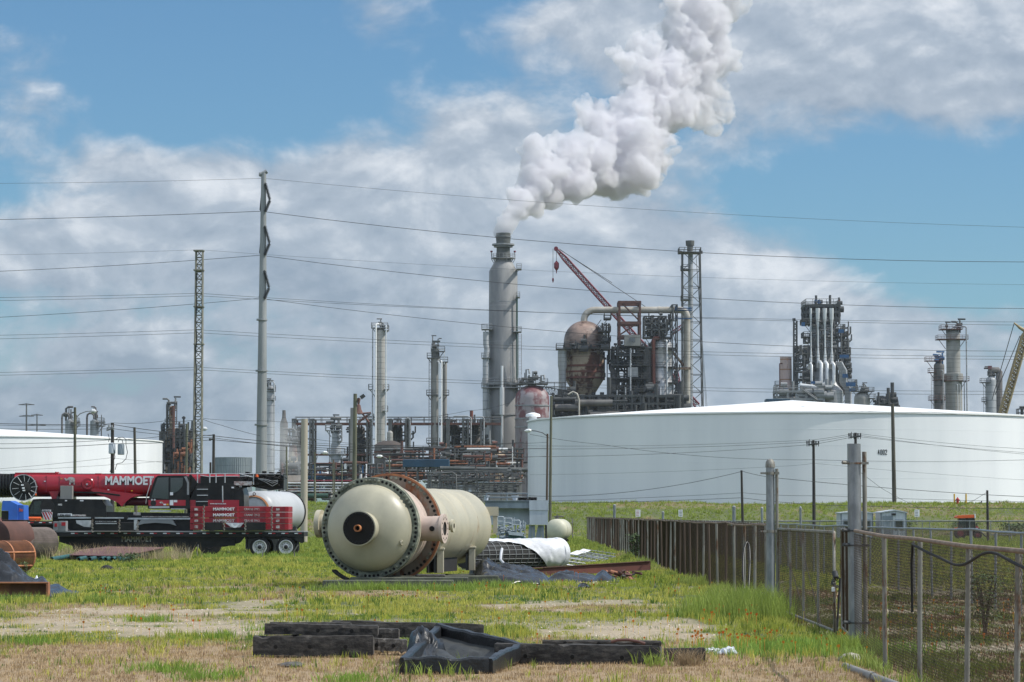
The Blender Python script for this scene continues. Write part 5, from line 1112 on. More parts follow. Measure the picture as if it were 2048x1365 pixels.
for q in (3.4, 4.6, 5.8, 7.0, 8.2): bp_ += [(q-.03, 1.2), (q, 1.207), (q+.03, 1.2)]
bp_ += [(L_, 1.2)] + [(L_+.55*math.sin(R(a)), 1.2*math.cos(R(a))+.001) for a in range(10, 91, 10)]
hb(MB().lathe(A0, ax, bp_, 80, False, False, 50), 'shell', 'vesselcream')
for h_, r_w in ((.30, 1.335), (1.55, 1.28)): hb(MB().lathe(A0, ax, [(h_-.02, r_w-.01), (h_, r_w+.012), (h_+.02, r_w-.01)], 80, False, False), 'weld_seam', 'pinkprimer')
hb(MB().lathe(A0, ax, [(-.19, 1.215), (-.18, 1.233), (-.165, 1.229)], 72, False, False), 'weld_seam', 'headcream')
# centre nozzle on the head
cn = A0 - ax*.42
hb(MB().lathe(cn, -ax, [(-.3, .50), (.16, .50), (.2, .47), (.62, .46), (.66, .50), (.72, .50), (.72, .455)], 48, False, False), 'centre_nozzle', 'headcream')
hb(MB().lathe(cn, -ax, [(.735, .455), (.735, .0)], 48, False, False).lathe(cn, -ax, [(.72, .47), (.75, .46), (.75, .38), (.735, .37)], 48, False, False), 'nozzle_face', 'holeblack')
hb(MB().lathe(cn, -ax, [(.735, .10), (.90, .10), (.90, .075), (.76, .07)], 20, False, False), 'centre_tube', 'orangerust')
mb = MB()
for k in range(28):
    a = 2*math.pi*k/28; p = cn - ax*.752 + (side*math.cos(a)+Vector((0, 0, 1))*math.sin(a))*.43; mb.cyl(p+ax*.02, p-ax*.012, .02, n=6)
hb(mb, 'nozzle_bolt_ring', 'blackmatt')
lg = A0 - ax*.25 + side*1.05 + Vector((0, 0, -.38)); m = MB(); m.tube([lg+ax*.1, lg-ax*.18, lg-ax*.18+Vector((0, 0, -.09)), lg+ax*.1+Vector((0, 0, -.09))], .02, 6); m.cyl(lg, lg-ax*.16, .035, n=8); hb(m, 'lifting_lug', 'vesselcream')
# side nozzles between the flanges
for s_ in (1, -1):
    o = A0 + ax*1.05 + Vector((0, 0, -.02 if s_ > 0 else .12))
    if s_ > 0: pr = [(1.2, .36), (1.6, .36), (1.62, .37), (1.86, .37), (1.88, .41), (1.88, .43), (1.97, .43), (1.97, .2)]
    else: pr = [(1.2, .28), (1.78, .28), (1.78, .41), (1.92, .41), (1.92, .2)]
    nz = hb(MB().lathe(o, side*s_, pr, 36, False, False), 'side_nozzle', 'vesselcream' if s_ < 0 else 'pinkprimer')
    hb(MB().lathe(o, side*s_, [(pr[-1][0]-.03, .001), (pr[-1][0]-.03, .22)], 36, False, False), 'nozzle_bore', 'holeblack', nz)
    if s_ > 0:
        m = MB(); q = o+side*1.68-ax*.35; m.cyl(q, q-ax*.06, .075, n=14); hb(m, 'nozzle_bore', 'holeblack', nz)
        m = MB(); q = o+side*1.97; 
        for k in range(12): a = 2*math.pi*k/12; w = q+(ax*math.cos(a)+Vector((0, 0, 1))*math.sin(a))*.32; hb(MB().cyl(w-side*.01, w+side*.012, .022, n=8), 'bolt_hole', 'brownvessel', nz)
o = A0+ax*4.0; m = MB(); m.lathe(o+side*1.1+Vector((0, 0, .05)), side, [(0, .13), (.3, .13), (.3, .2), (.38, .2), (.38, .08)], 24, False, False); hb(m, 'small_nozzle', 'vesselcream')
m = MB(); q = A1+ax*.2+side*.0
m.pxbox(972, 997, 1014, 1032, A1.y, A1.y+.3); m.pxbox(986, 995, 1032.4, 1067, A1.y+.05, A1.y+.2)
hb(m, 'tail_plate', 'vesselcream')
# saddles
for h, top in ((4.2, -.75), (8.1, -.78)):
    c = A0+ax*h; m = MB(); zb = .34
    for w in (-.85, .0, .85):
        q = c+side*w; m.box(q.x-.05, q.x+.05, q.y-.28, q.y+.28, zb, c.z-math.sqrt(max(.05, 1.2**2-w*w))-.0)
    hb(m, 'saddle_web', 'darksteel')
    m = MB(); q = c+side*1.0; m.bevbox(q.x-.10, q.x+.10, q.y-.30, q.y+.30, zb, c.z-.68, .01); m.bevbox(q.x-.15, q.x+.13, q.y-.33, q.y+.33, c.z-.679, c.z-.62, .01); hb(m, 'saddle_post', 'vesselcream'); m = MB(); q = c-side*.92; m.bevbox(q.x-.10, q.x+.10, q.y-.30, q.y+.30, zb, c.z-.68, .01); hb(m, 'saddle_post', 'vesselcream')
c = A0+ax*5.2; m = MB()
pts = [(c-side*1.0), (c+side*1.0)]; a, b = A0+ax*3.6, A0+ax*7.1
m.add([(a.x+.75, a.y, .34), (b.x+.75, b.y, .34), (b.x+.75, b.y, 1.1), (a.x+.75, a.y, 1.1), (a.x+.70, a.y, .34), (b.x+.70, b.y, .34), (b.x+.70, b.y, 1.1), (a.x+.70, a.y, 1.1)], [(0, 1, 2, 3), (7, 6, 5, 4), (0, 3, 7, 4), (1, 5, 6, 2), (3, 2, 6, 7), (0, 4, 5, 1)])
hb(m, 'saddle_plate', 'blackmatt')
# blocks under it, each a thing
def block(label, x0, x1, y0, y1, z0, z1, rz=0, m='mossblock', name='support_block', cat='block', b=.02, group=None):
    o = MB().bevbox(x0, x1, y0, y1, z0, z1, b).build(name, K[m], None, label, cat=cat, group=group); o.rotation_euler.z = rz; return o
def pxblock(label, px0, px1, py0, py1, d, depth, **k):
    a = P(px0, py0, d); b = P(px1, py1, d); return block(label, a[0], b[0], d, d+depth, max(b[2], -.02), a[2], **k)
pxblock('long mossy timber block, front one under the flanges of the cream vessel', 645, 907, 1161, 1180, 78.2, .5)
pxblock('mossy timber block just behind the front one under the cream vessel', 700, 936, 1155, 1176, 79.6, .5)
pxblock('mossy timber block reaching furthest right under the cream vessel', 760, 997, 1152, 1172, 81.6, .5, rz=R(1))
pxblock('mossy timber block under the rear saddle of the cream vessel', 800, 965, 1149, 1162, 86.2, .6)
pxblock('thin plank lying on the blocks under the vessel saddles', 830, 890, 1149.5, 1154, 80.6, .5, m='timbergrey')
# loose curved black rubber strip under the flange
m = MB(); pts = []
for k in range(9):
    a = R(229+k*4.6); pts.append(A0-ax*.12+side*1.62*math.cos(a)+Vector((0, 0, 1.62*math.sin(a)+.02)))
for i in range(8):
    p, q = pts[i], pts[i+1]; m.add([p-ax*.15, q-ax*.15, q+ax*.25, p+ax*.25, p-ax*.15+Vector((0,0,-.06)), q-ax*.15+Vector((0,0,-.06)), q+ax*.25+Vector((0,0,-.06)), p+ax*.25+Vector((0,0,-.06))], [(0,1,2,3),(7,6,5,4),(0,4,5,1),(2,6,7,3),(0,3,7,4),(1,5,6,2)])
m.build('rubber_strip', K['rubber'], None, 'curved black ribbed rubber cradle strip under the lower left of the vessel flange', cat='rubber strip')

# ------------------------------------------------------------------ crumpled sheets
def sheet(name, label, cat, poly, d0, d1, h, mt, seed, n=70, fold=1.0, edge=.25, group=None, thick=.0):
    """a crumpled sheet over the ground footprint px0..px1 between distances d0..d1; poly gives the height profile (px, metres)"""
    rs = random.Random(seed); px = [p[0] for p in poly]; hs = [p[1] for p in poly]; vs = []; fs = []; ny_ = max(12, int(n*.5))
    for j in range(ny_+1):
        v = j/ny_; d = d0+(d1-d0)*v
        for i in range(n+1):
            u = i/n; p = px[0]+(px[-1]-px[0])*u; hh = float(np.interp(p, px, hs)); x = XW(p, d)
            q = Vector((x*.95*fold+d*.35+seed, d*.75*fold-x*.2, seed*1.7)); r = mn.ridged_multi_fractal(q, .9, 2.1, 4, .9, 2.0)*.5; r2 = mn.fractal(q*3.1, .7, 2.0, 3)
            env = min(1, (1-abs(2*v-1))*2.2)**.7 * min(1, min(u, 1-u)*6)**.6
            ex = edge*mn.noise(Vector((u*7, j*.0+seed, 0)))*(1 if j in (0, ny_) else .3); 
            vs.append((x+.10*mn.noise(q*2.2), d+ex+.12*mn.noise(q*2.6+Vector((9, 0, 0))), max(.015, .02+env*hh*(.36+.8*r+.14*r2))+gz(d)*0))
    for j in range(ny_):
        for i in range(n): a = j*(n+1)+i; fs.append((a, a+1, a+n+2, a+n+1))
    m = MB(); m.add(vs, fs, True); o = m.build(name, K[mt], None, label, cat=cat, group=group)
    so = o.modifiers.new('t', 'SOLIDIFY'); so.thickness = .012; so.offset = -1; return o
sheet('plastic_tarp', 'heap of crumpled black plastic sheeting behind the rusty steel tray at the left edge', 'tarpaulin', [(-90, .9), (0, 1.35), (12, 1.25), (30, .95), (52, .55), (75, .42), (88, .5), (100, .25), (118, .26), (135, .12), (158, .05)], 70, 76, 1, 'tarp', 3, 130, .62)
sheet('plastic_tarp', 'crumpled black plastic sheeting right beside the cream vessel supports', 'tarpaulin', [(938, .05), (955, .65), (975, .8), (1000, .7), (1030, .62), (1060, .5), (1085, .45), (1102, .12)], 83, 88.5, 1, 'tarp', 8, 130, .62)
sheet('plastic_tarp', 'flat black plastic sheeting in front of the long rusty beam', 'tarpaulin', [(1085, .08), (1120, .34), (1170, .3), (1190, .16), (1205, .42), (1225, .22), (1242, .05)], 85.5, 89, 1, 'tarp', 13, 100, .7)
sheet('plastic_scrap', 'small crumpled black plastic scrap lying in the grass below the black sheeting', 'plastic scrap', [(1154, .05), (1162, .2), (1172, .14), (1180, .03)], 79, 79.8, 1, 'tarp', 17, 30, 2)
sheet('plastic_tarp', 'dusty brown black sheeting fold leaning against the wire wrapped bundle', 'tarpaulin', [(935, .1), (950, .55), (968, .75), (985, .6), (1000, .1)], 89, 91, 1, 'tarpdust', 23, 50, 1.3)
sheet('plastic_bag', 'torn white plastic bags beside the rusty rebar cage', 'plastic bag', [(40, .04), (55, .28), (66, .2), (75, .34), (84, .1)], 80, 81.4, 1, 'plastic', 27, 50, 2.4)
sheet('plastic_bag', 'white plastic rag lying by the fence gate in front', 'plastic bag', [(1411, .02), (1420, .07), (1431, .05), (1437, .02)], 41.9, 42.3, 1, 'plastic', 29, 30, 6)
sheet('face_mask', 'pale teal and white disposable mask lying in the grass by the timbers', 'face mask', [(1437, .04), (1447, .12), (1462, .14), (1475, .05)], 41.2, 41.7, 1, 'lightsteel', 33, 24, 5)
sheet('cardboard_scrap', 'flattened greyish scrap of board in the dry grass below the timbers', 'scrap', [(560, .01), (575, .05), (600, .03), (608, .01)], 38.2, 38.8, 1, 'timbergrey', 37, 20, 2)
tr_ = thing('steel_tray', 'rusty open steel tray standing on edge in front of the black plastic heap', 'steel tray', (XW(30, 69), 69, 0))
m = MB(); m.pxbox(-60, 95, 1166, 1190, 69.2, 69.26); m.build('side_plate', K['rustplate'], tr_)
m = MB(); m.pxbox(-60, 96, 1165, 1167.2, 68.9, 69.2); m.pxbox(92.5, 96, 1166, 1194, 68.9, 69.2); m.build('flange', K['rimrust'], tr_)

# ------------------------------------------------------------------ timbers in front
def timber(label, px0, px1, py0, py1, d, depth, rz=0, m='timber', tilt=0):
    a = P(px0, py0, d); b = P(px1, py1, d); cx = (a[0]+b[0])/2; cz = (a[2]+b[2])/2; hw = abs(b[0]-a[0])/2; hh = abs(a[2]-b[2])/2
    mm = MB(); nseg = 26; rs = random.Random(int(px0)); g = []
    for i in range(nseg+1):
        x = -hw+2*hw*i/nseg
        w = [(-depth/2, -hh), (-depth/2, -hh*.3), (-depth/2, hh*.4), (-depth/2+.012, hh-.006), (0, hh), (depth/2-.012, hh-.006), (depth/2, hh*.4), (depth/2, -hh)]
        g.append([(x, y+rs.uniform(-.006, .006), z+.014*mn.noise(Vector((x*2.2+px0, y*3, z*3)))+rs.uniform(-.003, .003)-(.03 if rs.random() < .06 else 0)) for y, z in w])
    vs = [p for r_ in g for p in r_]; k8 = 8; fs = []
    for i in range(nseg):
        for k in range(k8): fs.append((i*k8+k, (i+1)*k8+k, (i+1)*k8+(k+1) % k8, i*k8+(k+1) % k8))
    fs = [tuple(reversed(f)) for f in fs]
    mm.add(vs, [tuple(reversed(f)) for f in fs]); mm.add(g[0], [tuple(reversed(range(k8)))]); mm.add(g[-1], [tuple(range(k8))])
    t = thing('timber_beam', label, 'timber', (cx, d+depth/2, cz), 'weathered black timbers'); ORG[t.name] = Vector((0, 0, 0))
    o = mm.build('beam', K[m], t); t.rotation_euler = (0, tilt, rz)
    e = MB(); e.box(hw+.002, hw+.012, -depth/2+.02, depth/2-.02, -hh+.02, hh-.02); e.build('end_grain', K['timbergrey'], t)
    h = MB()
    for x in (-hw*.62, -hw*.05, hw*.55): h.cyl((x, -depth/2-.008, -hh*.1), (x, -depth/2+.01, -hh*.1), .03, n=12)  # black discs on the face, colour standing in for the holes' shade
    h.build('bolt_hole', K['holeblack'], t); return t
timber('lowest black timber of the left stack, its face marked by round holes', 506, 745, 1272, 1312, 40.4, .32)
timber('upper black timber resting on the left stack', 529, 754, 1249, 1271.5, 40.55, .28, tilt=R(.9))
timber('timber end poking out behind the left stack, pale grey face', 640, 796, 1258, 1285, 41.6, .3, m='timber')
timber('slim timber lying furthest back on the left stack', 540, 700, 1245, 1258, 42.2, .2)
timber('long thin timber lying behind the black padded frame', 664, 966, 1245, 1276, 44.6, .3, tilt=R(1.6))
timber('massive black timber running right from the padded frame', 990, 1322, 1290, 1334, 39.0, .34, rz=R(-7), tilt=R(.6))
timber('thick timber stub at the right end beyond the straw tuft', 1330, 1410, 1297, 1334, 39.6, .3)
timber('thin plank lying behind the massive right timber', 1085, 1322, 1281, 1293, 41.4, .2, tilt=R(.5))
timber('small broken grey timber end beside the padded frame', 700, 812, 1277, 1302, 40.9, .25, tilt=R(2), m='timbergrey')
MB().tube([P(1222, 1284, 41), P(1235, 1280.5, 41), P(1255, 1280, 41), P(1275, 1283, 41), P(1290, 1288, 41)], .022, 8).build('bent_rod', K['redbeam'], None, 'bent rusty rod lying over the right timbers', cat='rod')
# black padded frame: open square of padded bars with a draped liner
pd = thing('padded_frame', 'black vinyl padded square frame with a sagging liner, tipped against the timbers', 'padded frame', (XW(900, 37.8), 37.8, 0))
q = [P(808, 1331, 36.6), P(978, 1332, 36.6), P(1040, 1303, 39.2), P(876, 1262, 40.6)]
q = [Vector(v) for v in q]; q[0].z = .10; q[1].z = .10; q[2].z = .16; q[3].z = .36
def pbar(a, b, w, h):
    a = Vector(a); b = Vector(b); t = (b-a).normalized(); s_ = t.cross(Vector((0, 0, 1))).normalized(); u = s_.cross(t)
    m = MB(); n = 18; rr = random.Random(int(a.x*100)); rings = []
    for i in range(n+1):
        c = a+(b-a)*i/n + Vector((0, 0, .035*mn.noise(a*3+Vector((i*.33, 0, 0))))) + s_*.03*mn.noise(b*2+Vector((0, i*.3, 0))); ww = w*(1+rr.uniform(-.05, .05)); h2 = h*(1+rr.uniform(-.05, .05)); rings.append([tuple(c+s_*ww*cx_+u*h2*cz_) for cx_, cz_ in ((-.5, -.38), (-.38, -.5), (.38, -.5), (.5, -.38), (.5, .38), (.38, .5), (-.38, .5), (-.5, .38))])
    vs = [p for r_ in rings for p in r_]; fs = [(i*8+k, i*8+(k+1) % 8, (i+1)*8+(k+1) % 8, (i+1)*8+k) for i in range(n) for k in range(8)]
    m.add(vs, fs, False); m.add(rings[0], [tuple(reversed(range(8)))]); m.add(rings[-1], [tuple(range(8))]); return m
for i in range(4): pbar(q[i], q[(i+1) % 4], .11, .23 if i != 2 else .27).build('padded_bar', K['pad'], pd)
m = MB(); n = 26; vs = []
for j in range(n+1):
    for i in range(n+1):
        u, v = i/n, j/n; p = (q[0]*(1-u)+q[1]*u)*(1-v) + (q[3]*(1-u)+q[2]*u)*v; e = min(1, 5*min(u, 1-u, v, 1-v))
        p = Vector(p); p.z = max(.03, p.z-.15*e + .13*e*mn.fractal(Vector((p.x*2.4+p.y, p.y*.9, 0)), .7, 2, 4)); vs.append(p)
m.add(vs, [(j*(n+1)+i, j*(n+1)+i+1, (j+1)*(n+1)+i+1, (j+1)*(n+1)+i) for j in range(n) for i in range(n)], True); m.build('liner', K['padinner'], pd)
m = MB(); m.add([tuple(Vector(P(820+60*u+8*math.sin(v*9), 0, 40)).xy) + (0,) for u in (0, 1) for v in (0, 1)], []) if False else None
o = sheet('vinyl_sheet', 'shiny black vinyl draped in folds off the left corner of the padded frame', 'vinyl sheet', [(808, .1), (826, .5), (846, .62), (864, .5), (880, .4), (892, .15)], 38.2, 40.2, 1, 'pad', 41, 60, 1.6)

# ------------------------------------------------------------------ fences and gates
RW = .0022
def mesh_panel_data(L, H, step, r, key):
    """diagonal wires of a chain-link panel length L (x) by height H (z)"""
    m = MB(); c = -H
    def seg(x0, z0, x1, z1, y):
        a = Vector((x0, y, z0)); b = Vector((x1, y, z1)); t = (b-a).normalized(); u = Vector((-t.z, 0, t.x))*r; w = Vector((0, r, 0))
        pts = [a+u, a-u*.5+w, a-u*.5-w, b+u, b-u*.5+w, b-u*.5-w]; m.add([tuple(p) for p in pts], [(0, 1, 4, 3), (1, 2, 5, 4), (2, 0, 3, 5)])
    x = -H
    while x < L:
        x0, z0 = max(x, 0), max(0, -x); x1 = min(x+H, L); z1 = x1-x
        if x1-x0 > .02: seg(x0, z0, x1, z1, -r); seg(x0, H-z0, x1, H-z1, r)
        x += step
    return m
def fence(label, pts, H, matw, matp, r_post=.03, step=.075, rw=.0026, d_group=None, rail=True, thingy='chain_link_fence', z=None, rr=.022, postmat2=None, drop=0, railm=None):
    t = thing(thingy, label, 'fence', (pts[0][0], pts[0][1], 0)); cache = {}; rs = random.Random(5)
    for i in range(len(pts)):
        x, y = pts[i]; g0 = hz(x, y) if z is None else z
        if i == 0: m = MB().cyl((0, 0, -.1), (0, 0, H), r_post, n=10); base = m.build('post', K[matp], None); base.parent = t; base.location = (0, 0, g0); org = base; me0 = base.data; ORG[base.name] = Vector(); base.data.transform(Matrix.Translation((0, 0, -.1)))
        else:
            c = org.copy(); C.objects.link(c); c.parent = t; c.location = (x-pts[0][0], y-pts[0][1], g0); c.rotation_euler = (rs.uniform(-.022, .022), rs.uniform(-.022, .022), 0)
            if postmat2 and rs.random() < .5:
                if 'p2' not in cache: cache['p2'] = me0.copy(); cache['p2'].materials[0] = K[postmat2]
                c.data = cache['p2']
        if i < len(pts)-1:
            x2, y2 = pts[i+1]; L = math.dist(pts[i], pts[i+1]); k = round(L, 1)
            if k not in cache:
                o = mesh_panel_data(L, H-.06, step, rw, k).build('mesh_panel', K[matw], None, origin=(0, 0, 0)); cache[k] = o
            else: o = cache[k].copy(); C.objects.link(o)
            o.parent = t; o.location = (x-pts[0][0]+.05, y-pts[0][1], g0+.04-drop); o.rotation_euler.z = math.atan2(y2-y, x2-x)
    if rail:
        m = MB(); m.tube([(x, y, (hz(x, y) if z is None else z)+H+.01+.012*math.sin(i*2.1)) for i, (x, y) in enumerate(pts)], rr, 8); m.build('top_rail', K[railm or matp], t)
    return t
# near fence running from the tall gate post towards the viewer
nf = [(5.02, 37.2), (5.01, 34.0), (5.01, 30.5), (5.01, 27.5), (4.99, 24.3), (4.95, 21.0)]
fence('near chain link fence with rusty top rail running to the right edge', nf, 1.80, 'rustwire', 'galvrust', .031, .074, .0021, rr=.027, z=0.0, railm='rustrail')
nft = bpy.data.objects['chain_link_fence']; nft.rotation_euler.x = .0068; po_ = mesh_panel_data(6.6, 1.72, .074, .0009, 0).build('mesh_panel', K['rustwire'], None, origin=(0, 0, 0)); po_.parent = nft; po_.location = (5.43-nf[0][0], 43.8-nf[0][1], .04); po_.rotation_euler.z = math.atan2(37.2-43.8, 5.02-5.43)
m = MB(); m.tube([(5.46, 43.9, 1.80), (5.02, 37.2, 1.81)], .027, 8); m.build('top_rail', K['rustrail'], nft)
lf = [(5.6+.0041*(d-60.6), d) for d in np.arange(60.8, 232, 3.05)]
fence('long rusty chain link fence running from the domed gate post to the far corner', lf, 1.86, 'rustwire', 'galvrust', .034, .075, .0020, postmat2='rustpole', railm='rustrail')
lf2 = [(5.6+.0041*(d-60.6)+.10, d) for d in np.arange(61.2, 232, 6.1)]
m = MB()
for (x, y) in lf:
    for k in range(24): a = y+k*.127; m.bar((x+rnd.uniform(-.01, .01), a, 1.86), (x+rnd.uniform(-.02, .02), a+.02, 1.93), .006)
m.build('wire_barbs', K['rustwire'], None, 'row of upturned rusty wire ends along the top of the long fence', cat='wire')
rf = [(10.7+.0*d, d) for d in np.arange(52, 212, 3.05)]
fence('galvanised chain link fence on the far side of the lane', rf, 1.72, 'darkwire', 'galv', .03, .074, .0016, rr=.028)
xf = [(10.8+k*3.05, 212) for k in range(12)]
fence('galvanised cross fence in front of the orange tractor and sheds', xf, 1.62, 'darkwire', 'galv', .03, .075, .002, rr=.03)
xf = [(9.2+k*3.05, 246) for k in range(15)]
fence('farthest cross fence at the foot of the grassy bank', xf, 1.5, 'darkwire', 'galv', .035, .1, .0022, rr=.035)
def leaf(label, a, b, H, n, seed):
    a = Vector((*a, 0)); b = Vector((*b, 0)); t = thing('fence_gate', label, 'gate', a); dv = b-a; L = dv.length
    m = MB(); z0 = .10; m.tube([a+Vector((0, 0, z0)), b+Vector((0, 0, z0)), b+Vector((0, 0, H)), a+Vector((0, 0, H)), a+Vector((0, 0, z0))], .028, 8); m.build('gate_frame', K['galvrust'], t)
    for k in range(n):
        q_ = a+dv*(k+1)/(n+1); MB().cyl(q_+Vector((0, 0, z0)), q_+Vector((0, 0, H)), .024, n=8).build('upright', K['galvrust'], t)
    o = mesh_panel_data(L, H-z0, .074, .0015, 0).build('mesh_panel', K['rustwire'], None, origin=(0, 0, 0)); o.parent = t; o.location = (0, 0, z0); o.rotation_euler.z = math.atan2(dv.y, dv.x)
    m = MB(); m.cyl(a+dv*.02+Vector((0, 0, H)), a+dv*.55+Vector((0, 0, z0)), .009, n=6); m.cyl(a+dv*.4+Vector((0, 0, H)), a+dv*.8+Vector((0, 0, z0)), .009, n=6); m.build('brace_rod', K['rustwire'], t); return t
g1 = leaf('wide gate leaf of chain link hung on the domed post', (5.66, 58.6), (5.56, 47.6), 1.80, 3, 1)
g2 = leaf('narrow gate leaf of chain link hung on the tall open post', (5.52, 44.6), (5.86, 49.0), 1.84, 2, 2)
m = MB(); p = Vector((5.56, 47.55, 0)); m.cyl(p+Vector((0, 0, 1.12)), p+Vector((.02, -.05, 1.02)), .05, n=10)
for k in range(7): a = k*.9; m.lathe(p+Vector((.05*math.cos(a), -.04+.05*math.sin(a), 1.02-k*.025)), (math.cos(a), math.sin(a), .3), [(-.01, .018), (-.01, .028), (.01, .028), (.01, .018)], 8)
m.build('gate_chain', K['darksteel'], g1)
MB().bevbox(5.50, 5.555, 47.48, 47.52, .78, .86, .006).build('padlock', K['plastic'], g1)
MB().cyl((5.63, 47.9, .03), (5.72, 48.1, 1.0), .02, n=8).build('drop_rod', K['blackmatt'], g1)
# the two gate posts
gp = thing('gate_post', 'stout steel gate post with a domed cap where the long fence begins', 'gate post', (*P(1541, 1225, 59.3)[:2], 0), 'stout gate posts')
x = XW(1541, 59.3); zt = ZW(930, 59.3)
MB().cyl((x, 59.3, -.2), (x, 59.3, zt), .185/2+.0, n=28).build('post_tube', K['galv'], gp)
MB().lathe((x, 59.3, zt), (0, 0, 1), [(-.06, .104), (.0, .104), (.06, .095), (.11, .06), (.13, .001)], 28).build('domed_cap', K['galvrust'], gp)
MB().cyl((x+.135, 59.25, -.1), (x+.135, 59.25, ZW(938, 59.3)), .035, n=12).build('end_post', K['galvrust'], gp)
for py in (947, 1063, 1187):
    z = ZW(py, 59.3); m = MB(); m.lathe((x, 59.3, z), (0, 0, 1), [(-.03, .094), (-.03, .102), (.03, .102), (.03, .094)], 28); m.box(x-.22, x-.09, 59.18, 59.22, z-.02, z+.02); m.box(x+.08, x+.18, 59.15, 59.19, z-.03, z+.03); m.build('hinge_band', K['galvrust'], gp)
gq = thing('gate_post', 'taller thicker open topped steel gate post nearer the viewer', 'gate post', (*P(1709, 1293, 44)[:2], 0), 'stout gate posts')
x = XW(1709, 44); zt = ZW(888, 44)
MB().lathe((x, 44, 0), (0, 0, 1), [(-.2, .108), (zt, .108), (zt, .098), (zt-.4, .098)], 32, False, False).build('post_tube', K['galv'], gq)
MB().cyl((x+.165, 44.0, -.1), (x+.165, 44.0, ZW(904, 44)), .036, n=12).build('end_post', K['galvrust'], gq)
for py in (927, 1062, 1091, 1246):
    z = ZW(py, 44); m = MB(); m.lathe((x, 44, z), (0, 0, 1), [(-.012, .108), (-.012, .117), (.012, .117), (.012, .108)], 28); m.box(x+.1, x+.22, 43.9, 43.93, z-.02, z+.02); m.cyl((x-.1, 43.95, z+.01), (x-.2, 43.9, z+.01), .028, n=10); m.build('hinge_band', K['darksteel'] if py > 927 else K['galvrust'], gq)
# hose sagging along the near rail
m = MB(); pts = []
for k in range(60):
    q_ = k/59; d = 33.8-q_*11; zz = 1.745-.05*q_-.10*math.sin(q_*math.pi*1.9)**2*1.6-.02*math.sin(q_*23); pts.append((4.93-.03*q_, d, zz-.02))
pts = [(4.95, 34.15, .9), (4.94, 34.1, 1.5), (4.94, 34.0, 1.74)] + pts
m.tube(pts, .017, 8); m.build('black_hose', K['rubber'], None, 'black hose draped in loops along the rusty top rail of the near fence', cat='hose')
m = MB(); m.tube([(5.52+.1*math.sin(k*.25), 64.5+.9*math.sin(k*.16), .3+1.15*math.sin(k*.155)) for k in range(21)], .025, 8); m.build('black_hose', K['black'], None, 'arched loop of black hose hanging on the rusty fence near the domed gate post', cat='hose')
# extra posts beyond the fence
for px, top, d, r, lab in ((1229, 1011, 233, .12, 'grey capped post above the far end of the long fence'), (1326, 1025, 225, .1, 'short grey post, second from the far end of the long fence'), (1468, 1014, 205, .13, 'thick plain grey post just left of the short leaning pole'), (1524, 1017, 180, .085, 'thin grey capped post left of the domed gate post'), (1601, 1016, 170, .07, 'thin grey capped post above the wide gate leaf')):
    z0 = gz(d); x = XW(px, d); t = thing('steel_post', lab, 'post', (x, d, z0)); zt = ZW(top, d)
    MB().cyl((x, d, z0-.1), (x, d, zt), r, n=12).build('post_tube', K['galv'], t)
    MB().lathe((x, d, zt), (0, 0, 1), [(-.05, r*1.08), (.02, r*1.08), (.08, r*.5), (.1, .001)], 12).build('cap', K['greysteel'], t)
for px, d, lab in ((1276, 268, 'small pale notice on the bank, leftmost of three'), (1362, 268, 'small white notice on the bank, middle one of three'), (1834, 262, 'small white notice on a post left of the tractor')):
    x = XW(px, d); z0 = hz(x, d); t = thing('notice_sign', lab, 'sign', (x, d, z0)); hh = ZW(1028, d)
    MB().cyl((x, d+.05, z0), (x, d+.05, hh+.2), .03, n=8).build('sign_post', K['greysteel'], t)
    MB().box(x-.24, x+.24 if px != 1362 else x+.16, d-.02, d+.0, hh-.28, hh+.40).build('sign_face', K['white'], t)
    m = MB()
    for k in range(4): m.box(x-.17, x+.1, d-.026, d-.021, hh+.25-k*.14, hh+.29-k*.14)
    m.build('sign_print', K['fire'] if px == 1276 else K['blackink'], t)

# ------------------------------------------------------------------ sheds, tractor, hydrant, bollards
def shed(label, px0, px1, d, top, eave, ridge, dp=3.6, door=None, wins=(), sidepx=0):
    x0, x1 = XW(px0, d), XW(px1, d); z1, zr = ZW(eave, d), ZW(top, d); xr = XW(ridge, d); t = thing('guard_shed', label, 'shed', ((x0+x1)/2, d, 0))
    MB().prism([(x0, -.1), (x1, -.1), (x1, z1), (xr, zr), (x0, z1)], d, d+dp).build('wall', K['shed'], t)
    m = MB(); o = .12
    m.prism([(x0-o, z1-o*.3+.01), (xr, zr+.01), (xr, zr+.10), (x0-o, z1-o*.3+.10)], d-.12, d+dp+.12); m.prism([(xr, zr+.01), (x1+o, z1-o*.3+.01), (x1+o, z1-o*.3+.10), (xr, zr+.10)], d-.12, d+dp+.12); m.build('roof', K['lightsteel'], t)
    for x in (x0, x1): MB().box(x-.05, x+.05, d-.05, d-.01, 0, z1).build('corner_trim', K['shedtrim'], t)
    if door: m = MB(); m.box(XW(door[0], d), XW(door[1], d), d-.04, d-.01, .02, 2.02); m.build('door', K['steelgrey'], t)
    for a, b in wins:
        f_ = MB().box(XW(a, d), XW(b, d), d-.05, d-.01, .75, 1.68).build('window', K['shedtrim'], t); MB().box(XW(a+2, d), XW(b-2, d), d-.06, d-.045, .82, 1.60).build('pane', K['glass'], f_)
    m = MB(); m.box(xr-.3, xr+.05, d-.12, d-.01, zr-.38, zr-.22); m.build('vent', K['blackmatt'], t)
shed('right hand pale grey metal shed with a grey door behind the tall gate post', 1762, 1812, 238, 1022, 1026, 1790, 3.6, (1765, 1786), [(1789, 1807)])
shed('left hand pale grey metal shed mostly hidden by the tall gate post', 1682, 1745, 239, 1024, 1027, 1716, 3.4, None, [(1722, 1741), (1686, 1702)])
